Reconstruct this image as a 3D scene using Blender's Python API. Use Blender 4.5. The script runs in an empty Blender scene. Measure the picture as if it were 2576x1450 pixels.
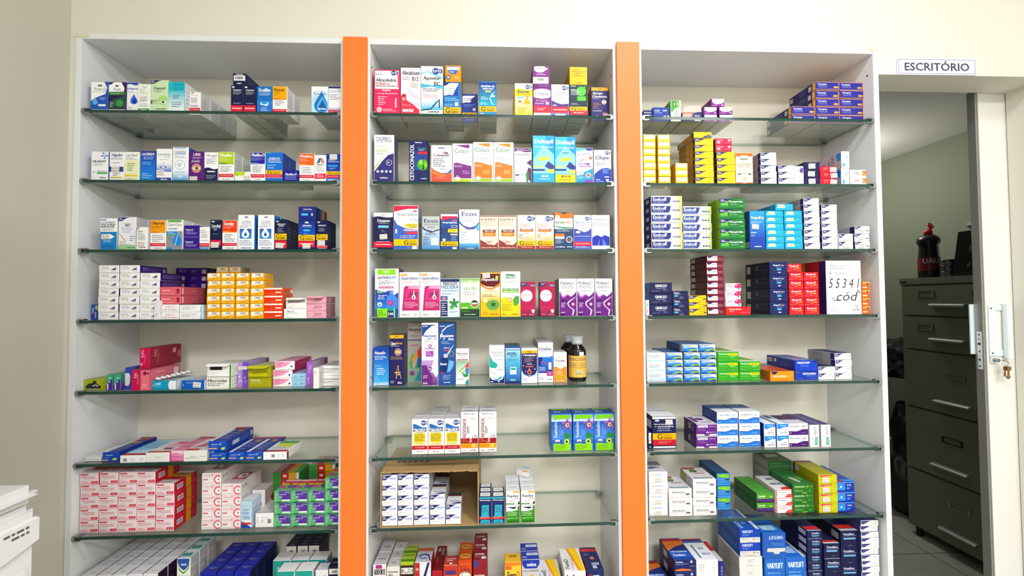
import bpy, bmesh, math, random
from mathutils import Matrix, Vector
random.seed(7)
C = bpy.context.scene
COL = C.collection
D2 = bpy.data
# ------------------------------------------------------------------ camera, world, lights, exposure
cam = D2.cameras.new('camera'); cam.sensor_width = 36.0; cam.lens = 1054.2674/2576*36.0
cam.clip_start = .02
co = D2.objects.new('camera', cam); COL.objects.link(co)
R_ = (0.9991117,-0.0417252,-0.0058977), (0.041872,0.9987459,0.0274466), (0.0047451,-0.0276691,0.9996059)
rt, fw, up = R_
co.matrix_world = Matrix(((rt[0],up[0],-fw[0],0),(rt[1],up[1],-fw[1],-1.2),(rt[2],up[2],-fw[2],1.5),(0,0,0,1)))
C.camera = co
w = D2.worlds.new('world'); C.world = w; w.use_nodes = True
w.node_tree.nodes['Background'].inputs[0].default_value = (.9,.95,1,1)
w.node_tree.nodes['Background'].inputs[1].default_value = .3
C.view_settings.view_transform = 'Standard'; C.view_settings.look = 'None'
C.view_settings.gamma = 1; C.view_settings.use_curve_mapping = False
C.view_settings.exposure = EXPOSURE = 0.3
C.cycles.transparent_max_bounces = 40
C.cycles.max_bounces = 10; C.cycles.diffuse_bounces = 5; C.cycles.glossy_bounces = 4
C.cycles.caustics_reflective = False; C.cycles.caustics_refractive = False
LAMPS = (  # x, y, size x, size y, watts, colour
    (.6, -.95, .4, .4, 17, (1,1,.99)),
    (.25, -2.75, .6, .6, 60, (.985,.995,1)),
    (1.7, -2.5, .6, .6, 46, (.985,.995,1)),
)
ZC = 2.98; FL = -.1      # ceiling and floor heights
# ------------------------------------------------------------------ colours and materials
def s2l(c): return c/12.92 if c <= .04045 else ((c+.055)/1.055)**2.4
def hx(h): return tuple(s2l(int(h[i:i+2],16)/255) for i in (0,2,4))
def pc(h): return tuple(v**1.1 for v in hx(h))
def newmat(name):
    m = D2.materials.new(name); m.use_nodes = True
    nt = m.node_tree; return m, nt, nt.nodes['Principled BSDF']
def mk(name, col, rough=.5, metal=0, var=.05, scale=20, bump=0, spec=.5, coord='Object', stretch=None):
    m, nt, b = newmat(name); N, L = nt.nodes, nt.links
    tc = N.new('ShaderNodeTexCoord'); no = N.new('ShaderNodeTexNoise'); no.inputs['Scale'].default_value = scale
    no.inputs['Detail'].default_value = 4
    src = tc.outputs[coord]
    if stretch:
        mp = N.new('ShaderNodeMapping'); mp.inputs['Scale'].default_value = stretch
        L.new(src, mp.inputs[0]); src = mp.outputs[0]
    L.new(src, no.inputs['Vector'])
    mx = N.new('ShaderNodeMix'); mx.data_type = 'RGBA'
    c = hx(col) if isinstance(col,str) else col
    mx.inputs[6].default_value = tuple(v*(1-var) for v in c)+(1,)
    mx.inputs[7].default_value = tuple(min(1,v*(1+var)) for v in c)+(1,)
    L.new(no.outputs[0], mx.inputs[0]); L.new(mx.outputs[2], b.inputs['Base Color'])
    b.inputs['Roughness'].default_value = rough; b.inputs['Metallic'].default_value = metal
    b.inputs['Specular IOR Level'].default_value = spec
    if bump:
        bp = N.new('ShaderNodeBump'); bp.inputs['Strength'].default_value = bump; bp.inputs['Distance'].default_value = .002
        L.new(no.outputs[0], bp.inputs['Height']); L.new(bp.outputs[0], b.inputs['Normal'])
    return m
M = {}
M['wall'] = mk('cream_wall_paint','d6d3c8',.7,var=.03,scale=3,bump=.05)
M['wall_left'] = mk('shaded_wall_paint','bdbaae',.7,var=.03,scale=3,bump=.05)  # same paint as the other walls, with this side's shade put into the colour
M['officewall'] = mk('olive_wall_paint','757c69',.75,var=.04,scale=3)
M['ceil'] = mk('ceiling_paint','f0eee6',.8,var=.02)
M['melamine'] = mk('white_melamine','dcdee2',.38,var=.02,scale=6)
M['edge'] = mk('white_edge_band','f2f2f2',.4,var=.02)
M['backboard'] = mk('cream_back_board','e6e1d4',.55,var=.03,scale=2)
M['orange'] = mk('orange_laminate','ec7220',.5,var=.04,scale=30,stretch=(6,6,.6))
M['chrome'] = mk('chrome','a4a8ac',.22,1,var=.08)
M['darkmetal'] = mk('dark_clip_rubber','26282a',.5,0)
M['alu'] = mk('brushed_aluminium','9c9c98',.42,.6,var=.06,scale=40,stretch=(1,1,.05))
M['doorwhite'] = mk('white_door_panel','dedcd8',.4,var=.03,scale=3)
M['plate'] = mk('white_metal_plate','d8e2e6',.3,.1)
M['filing'] = mk('grey_green_enamel','787b6c',.45,.1,var=.06,scale=12)
M['filingdark'] = mk('dark_gap','1c1e1a',.7)
M['handle'] = mk('grey_metal_handle','b4bcb8',.35,.5)
M['black'] = mk('black_plastic','101114',.3,var=.2)
M['bag'] = mk('black_bin_bag','0c0c0e',.22,var=.3,scale=14,bump=.8)
M['red'] = mk('red_plastic','c81828',.35)
M['maroonlabel'] = mk('dark_red_label','6c1420',.35,var=.2)
M['whitebag'] = mk('crumpled_white_bag','c8c8c4',.4,var=.15,scale=18,bump=.9)
M['greybag'] = mk('crumpled_grey_cloth','80808c',.6,var=.2,scale=18,bump=.9)
M['tin'] = mk('tin_metal','74767a',.3,.8,var=.2,scale=30)
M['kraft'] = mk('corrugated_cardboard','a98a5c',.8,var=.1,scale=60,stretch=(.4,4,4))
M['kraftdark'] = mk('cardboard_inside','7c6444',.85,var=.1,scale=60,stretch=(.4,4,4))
M['disp'] = mk('white_appliance_plastic','dedfe0',.35,var=.02)
M['seam'] = mk('grey_seam','8c8e90',.6)
M['cream'] = mk('cream_plastic','dcd8bc',.4)
M['tape'] = mk('old_masking_tape','d4d0b8',.6,var=.06)
M['signplate'] = mk('sign_plate','d4d8ee',.35,var=.02)
M['ink'] = mk('dark_ink','3c3850',.5)
M['rim'] = mk('sign_rim','8c8ca4',.5)
M['brass'] = mk('brass_key','b08858',.3,.9)
M['syrup'] = mk('dark_syrup_glass','140c08',.08,var=.2)
M['capwhite'] = mk('clear_white_cap','d8dce2',.25,var=.06,scale=60,stretch=(8,8,.1))
M['silver'] = mk('blister_foil','a8acb4',.25,.8,var=.2,scale=60)
M['pill'] = mk('white_pill','f0f0ec',.35)
def floor_mat():
    m, nt, b = newmat('marble_floor_tiles'); N, L = nt.nodes, nt.links
    tc = N.new('ShaderNodeTexCoord'); br = N.new('ShaderNodeTexBrick'); no = N.new('ShaderNodeTexNoise')
    br.offset = 0; br.inputs['Scale'].default_value = 1; br.inputs['Brick Width'].default_value = .45; br.inputs['Row Height'].default_value = .45
    br.inputs['Mortar Size'].default_value = .003
    br.inputs['Color1'].default_value = br.inputs['Color2'].default_value = hx('c8c8be')+(1,); br.inputs['Mortar'].default_value = hx('6c6c64')+(1,)
    no.inputs['Scale'].default_value = 3; no.inputs['Distortion'].default_value = 2; no.inputs['Detail'].default_value = 6
    L.new(tc.outputs['Object'], br.inputs[0]); L.new(tc.outputs['Object'], no.inputs['Vector'])
    mx = N.new('ShaderNodeMix'); mx.data_type = 'RGBA'; mx.blend_type = 'MULTIPLY'; mx.inputs[0].default_value = .35
    L.new(br.outputs[0], mx.inputs[6]); L.new(no.outputs[0], mx.inputs[7]); L.new(mx.outputs[2], b.inputs['Base Color'])
    b.inputs['Roughness'].default_value = .25
    return m
M['floor'] = floor_mat()
def pane_mat(name, tint, base=.045, body=None, amount=0):
    # thin sheet: tinted see-through with a Schlick mirror coat, the same for every ray
    m = D2.materials.new(name); m.use_nodes = True; nt = m.node_tree; N, L = nt.nodes, nt.links
    N.clear(); out = N.new('ShaderNodeOutputMaterial'); tr = N.new('ShaderNodeBsdfTransparent'); gl = N.new('ShaderNodeBsdfGlossy')
    no = N.new('ShaderNodeTexNoise'); no.inputs['Scale'].default_value = 5
    mc = N.new('ShaderNodeMix'); mc.data_type = 'RGBA'; mc.inputs[6].default_value = tuple(tint)+(1,); mc.inputs[7].default_value = tuple(v*.96 for v in tint)+(1,)
    L.new(no.outputs[0], mc.inputs[0]); L.new(mc.outputs[2], tr.inputs[0])
    gl.inputs['Roughness'].default_value = .02; gl.inputs[0].default_value = (.9,.97,.93,1)
    ge = N.new('ShaderNodeNewGeometry'); dt = N.new('ShaderNodeVectorMath'); dt.operation = 'DOT_PRODUCT'
    L.new(ge.outputs['Incoming'], dt.inputs[0]); L.new(ge.outputs['Normal'], dt.inputs[1])
    def mth(op, a, b=None):
        n = N.new('ShaderNodeMath'); n.operation = op
        for i, v in enumerate((a, b)):
            if v is None: continue
            if isinstance(v, (int,float)): n.inputs[i].default_value = v
            else: L.new(v, n.inputs[i])
        return n.outputs[0]
    f = mth('ADD', mth('MULTIPLY', mth('POWER', mth('SUBTRACT', 1, mth('ABSOLUTE', dt.outputs['Value'])), 5), 1-base), base)
    mx = N.new('ShaderNodeMixShader'); L.new(f, mx.inputs[0]); L.new(tr.outputs[0], mx.inputs[1]); L.new(gl.outputs[0], mx.inputs[2])
    o = mx.outputs[0]
    if body:
        df = N.new('ShaderNodeBsdfDiffuse'); df.inputs[0].default_value = hx(body)+(1,)
        m2 = N.new('ShaderNodeMixShader'); m2.inputs[0].default_value = amount
        L.new(o, m2.inputs[1]); L.new(df.outputs[0], m2.inputs[2]); o = m2.outputs[0]
    L.new(o, out.inputs[0]); return m
M['glass'] = pane_mat('shelf_glass', (.965,.982,.974), .045, '98a8a0', .02)
M['glassedge'] = mk('green_glass_edge','123c34',.12,var=.35,scale=9,spec=.6,stretch=(1,1,1))
M['glassrear'] = pane_mat('rear_glass_edge', (.55,.68,.64), .05, '6c8078', .15)
M['frost'] = pane_mat('cloudy_container', (.8,.82,.84), .05, 'b4b8c0', .55)
M['clearcup'] = pane_mat('clear_cup', (.9,.92,.95), .06, 'd8dce4', .45)
def card_mat():
    m, nt, b = newmat('printed_card'); N, L = nt.nodes, nt.links
    at = N.new('ShaderNodeAttribute'); at.attribute_name = 'Print'; at.attribute_type = 'GEOMETRY'
    tc = N.new('ShaderNodeTexCoord'); no = N.new('ShaderNodeTexNoise'); no.inputs['Scale'].default_value = 60
    L.new(tc.outputs['Object'], no.inputs['Vector'])
    mr = N.new('ShaderNodeMapRange'); mr.inputs[3].default_value = .84; mr.inputs[4].default_value = .91
    L.new(no.outputs[0], mr.inputs[0])
    mx = N.new('ShaderNodeMix'); mx.data_type = 'RGBA'; mx.blend_type = 'MULTIPLY'; mx.inputs[0].default_value = 1
    L.new(at.outputs['Color'], mx.inputs[6]); L.new(mr.outputs[0], mx.inputs[7])
    L.new(mx.outputs[2], b.inputs['Base Color'])
    b.inputs['Roughness'].default_value = .38; b.inputs['Specular IOR Level'].default_value = .2
    return m
M['card'] = card_mat()
def lamp_mat(): 
    m, nt, b = newmat('lit_diffuser'); b.inputs['Emission Color'].default_value = (1,.96,.88,1); b.inputs['Emission Strength'].default_value = 0
    return m
# ------------------------------------------------------------------ mesh helpers
def mesh(bm, name):
    me = D2.meshes.new(name); bm.normal_update(); bm.to_mesh(me); bm.free(); return me
def tag(o, label=None, cat=None, group=None, kind=None):
    for k, v in (('label',label),('category',cat),('group',group),('kind',kind)):
        if v: o[k] = v
    return o
def link(name, me, parent=None, mats=(), loc=(0,0,0)):
    o = D2.objects.new(name, me); COL.objects.link(o); o.location = loc
    for m in mats: me.materials.append(M[m] if isinstance(m,str) else m)
    if parent: o.parent = parent
    return o
def empty(name, loc=(0,0,0), rz=0, **k):
    o = D2.objects.new(name, None); COL.objects.link(o); o.location = loc; o.rotation_euler = (0,0,rz)
    o.empty_display_size = .05
    return tag(o, **k)
def bx(bm, x0, x1, y0, y1, z0, z1, mi=0, bev=0):
    r = bmesh.ops.create_cube(bm, size=1)
    vs = r['verts']
    bmesh.ops.scale(bm, vec=(x1-x0,y1-y0,z1-z0), verts=vs)
    bmesh.ops.translate(bm, vec=((x0+x1)/2,(y0+y1)/2,(z0+z1)/2), verts=vs)
    fs = {f for v in vs for f in v.link_faces}
    for f in fs: f.material_index = mi
    if bev:
        es = {e for v in vs for e in v.link_edges}
        r = bmesh.ops.bevel(bm, geom=list(es), offset=bev, segments=2, affect='EDGES')
        for f in r['faces']: f.material_index = mi
def box(name, dims, mat, parent=None, bev=0, loc=(0,0,0)):
    bm = bmesh.new(); bx(bm, *dims, bev=bev); return link(name, mesh(bm,name), parent, (mat,), loc)
def lathe(bm, prof, n=32, mi=0, c=(0,0)):
    rings = []
    for r, z in prof:
        rings.append([bm.verts.new((c[0]+r*math.cos(2*math.pi*i/n), c[1]+r*math.sin(2*math.pi*i/n), z)) for i in range(n)])
    for a, b in zip(rings, rings[1:]):
        for i in range(n):
            f = bm.faces.new((a[i],a[(i+1)%n],b[(i+1)%n],b[i])); f.material_index = mi; f.smooth = True
    for ring, fl in ((rings[0],True),(rings[-1],False)):
        f = bm.faces.new(ring[::-1] if fl else ring); f.material_index = mi
def prism(bm, pts, y0, y1, axis='y', mi=0):
    # pts (a,b) profile extruded along an axis
    def P(a,b,t): return {'y':(a,t,b),'x':(t,a,b),'z':(a,b,t)}[axis]
    A = [bm.verts.new(P(a,b,y0)) for a,b in pts]; B = [bm.verts.new(P(a,b,y1)) for a,b in pts]
    n = len(pts)
    fs = [bm.faces.new(A), bm.faces.new(B[::-1])]+[bm.faces.new((A[i],B[i],B[(i+1)%n],A[(i+1)%n])) for i in range(n)]
    for f in fs: f.material_index = mi
    bmesh.ops.recalc_face_normals(bm, faces=fs)
def tube(bm, pts, r, n=10, mi=0):
    pts = [Vector(p) for p in pts]; rings = []
    for i, p in enumerate(pts):
        d = (pts[min(i+1,len(pts)-1)]-pts[max(i-1,0)]).normalized()
        u = d.orthogonal().normalized(); v = d.cross(u)
        rr = r[i] if isinstance(r,(list,tuple)) else r
        rings.append([bm.verts.new(p+u*rr*math.cos(2*math.pi*k/n)+v*rr*math.sin(2*math.pi*k/n)) for k in range(n)])
    for a, b in zip(rings, rings[1:]):
        k0 = min(range(n), key=lambda k:(b[k].co-a[0].co).length)
        for i in range(n):
            f = bm.faces.new((a[i],a[(i+1)%n],b[(i+1+k0)%n],b[(i+k0)%n])); f.smooth = True; f.material_index = mi
    bm.faces.new(rings[0][::-1]); bm.faces.new(rings[-1])
# ------------------------------------------------------------------ lettering (cached flat glyph meshes, unit box)
_tc = {}
def text_geo(s, bold=False, ital=False):
    k = (s,bold,ital)
    if k not in _tc:
        cu = D2.curves.new('lettering','FONT'); cu.body = s; cu.size = 1; cu.resolution_u = 2
        cu.fill_mode = 'FRONT'
        if bold: cu.offset = .012
        if ital: cu.shear = .25
        o = D2.objects.new('lettering', cu); me = D2.meshes.new_from_object(o)
        vs = [(v.co.x,v.co.y) for v in me.vertices]; fs = [tuple(p.vertices) for p in me.polygons]
        D2.objects.remove(o); D2.curves.remove(cu); D2.meshes.remove(me)
        if vs:
            x0=min(v[0] for v in vs); x1=max(v[0] for v in vs); y0=min(v[1] for v in vs); y1=max(v[1] for v in vs)
            vs = [((x-x0)/(x1-x0+1e-9),(y-y0)/(y1-y0+1e-9)) for x,y in vs]
        _tc[k] = (vs, fs)
    return _tc[k]
def text_mesh(name, s, w, h, mat, parent, loc, rot=(math.pi/2,0,0), bold=True, depth=.0006, ital=False):
    vs, fs = text_geo(s, bold, ital); me = D2.meshes.new(name)
    me.from_pydata([(x*w,y*h,0) for x,y in vs], [], fs); bm = bmesh.new(); bm.from_mesh(me)
    g = bmesh.ops.extrude_face_region(bm, geom=bm.faces[:])
    bmesh.ops.translate(bm, vec=(0,0,depth), verts=[v for v in g['geom'] if isinstance(v,bmesh.types.BMVert)])
    bmesh.ops.recalc_face_normals(bm, faces=bm.faces[:])
    bm.to_mesh(me); bm.free(); o = link(name, me, parent, (mat,), loc); o.rotation_euler = rot; return o
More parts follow.
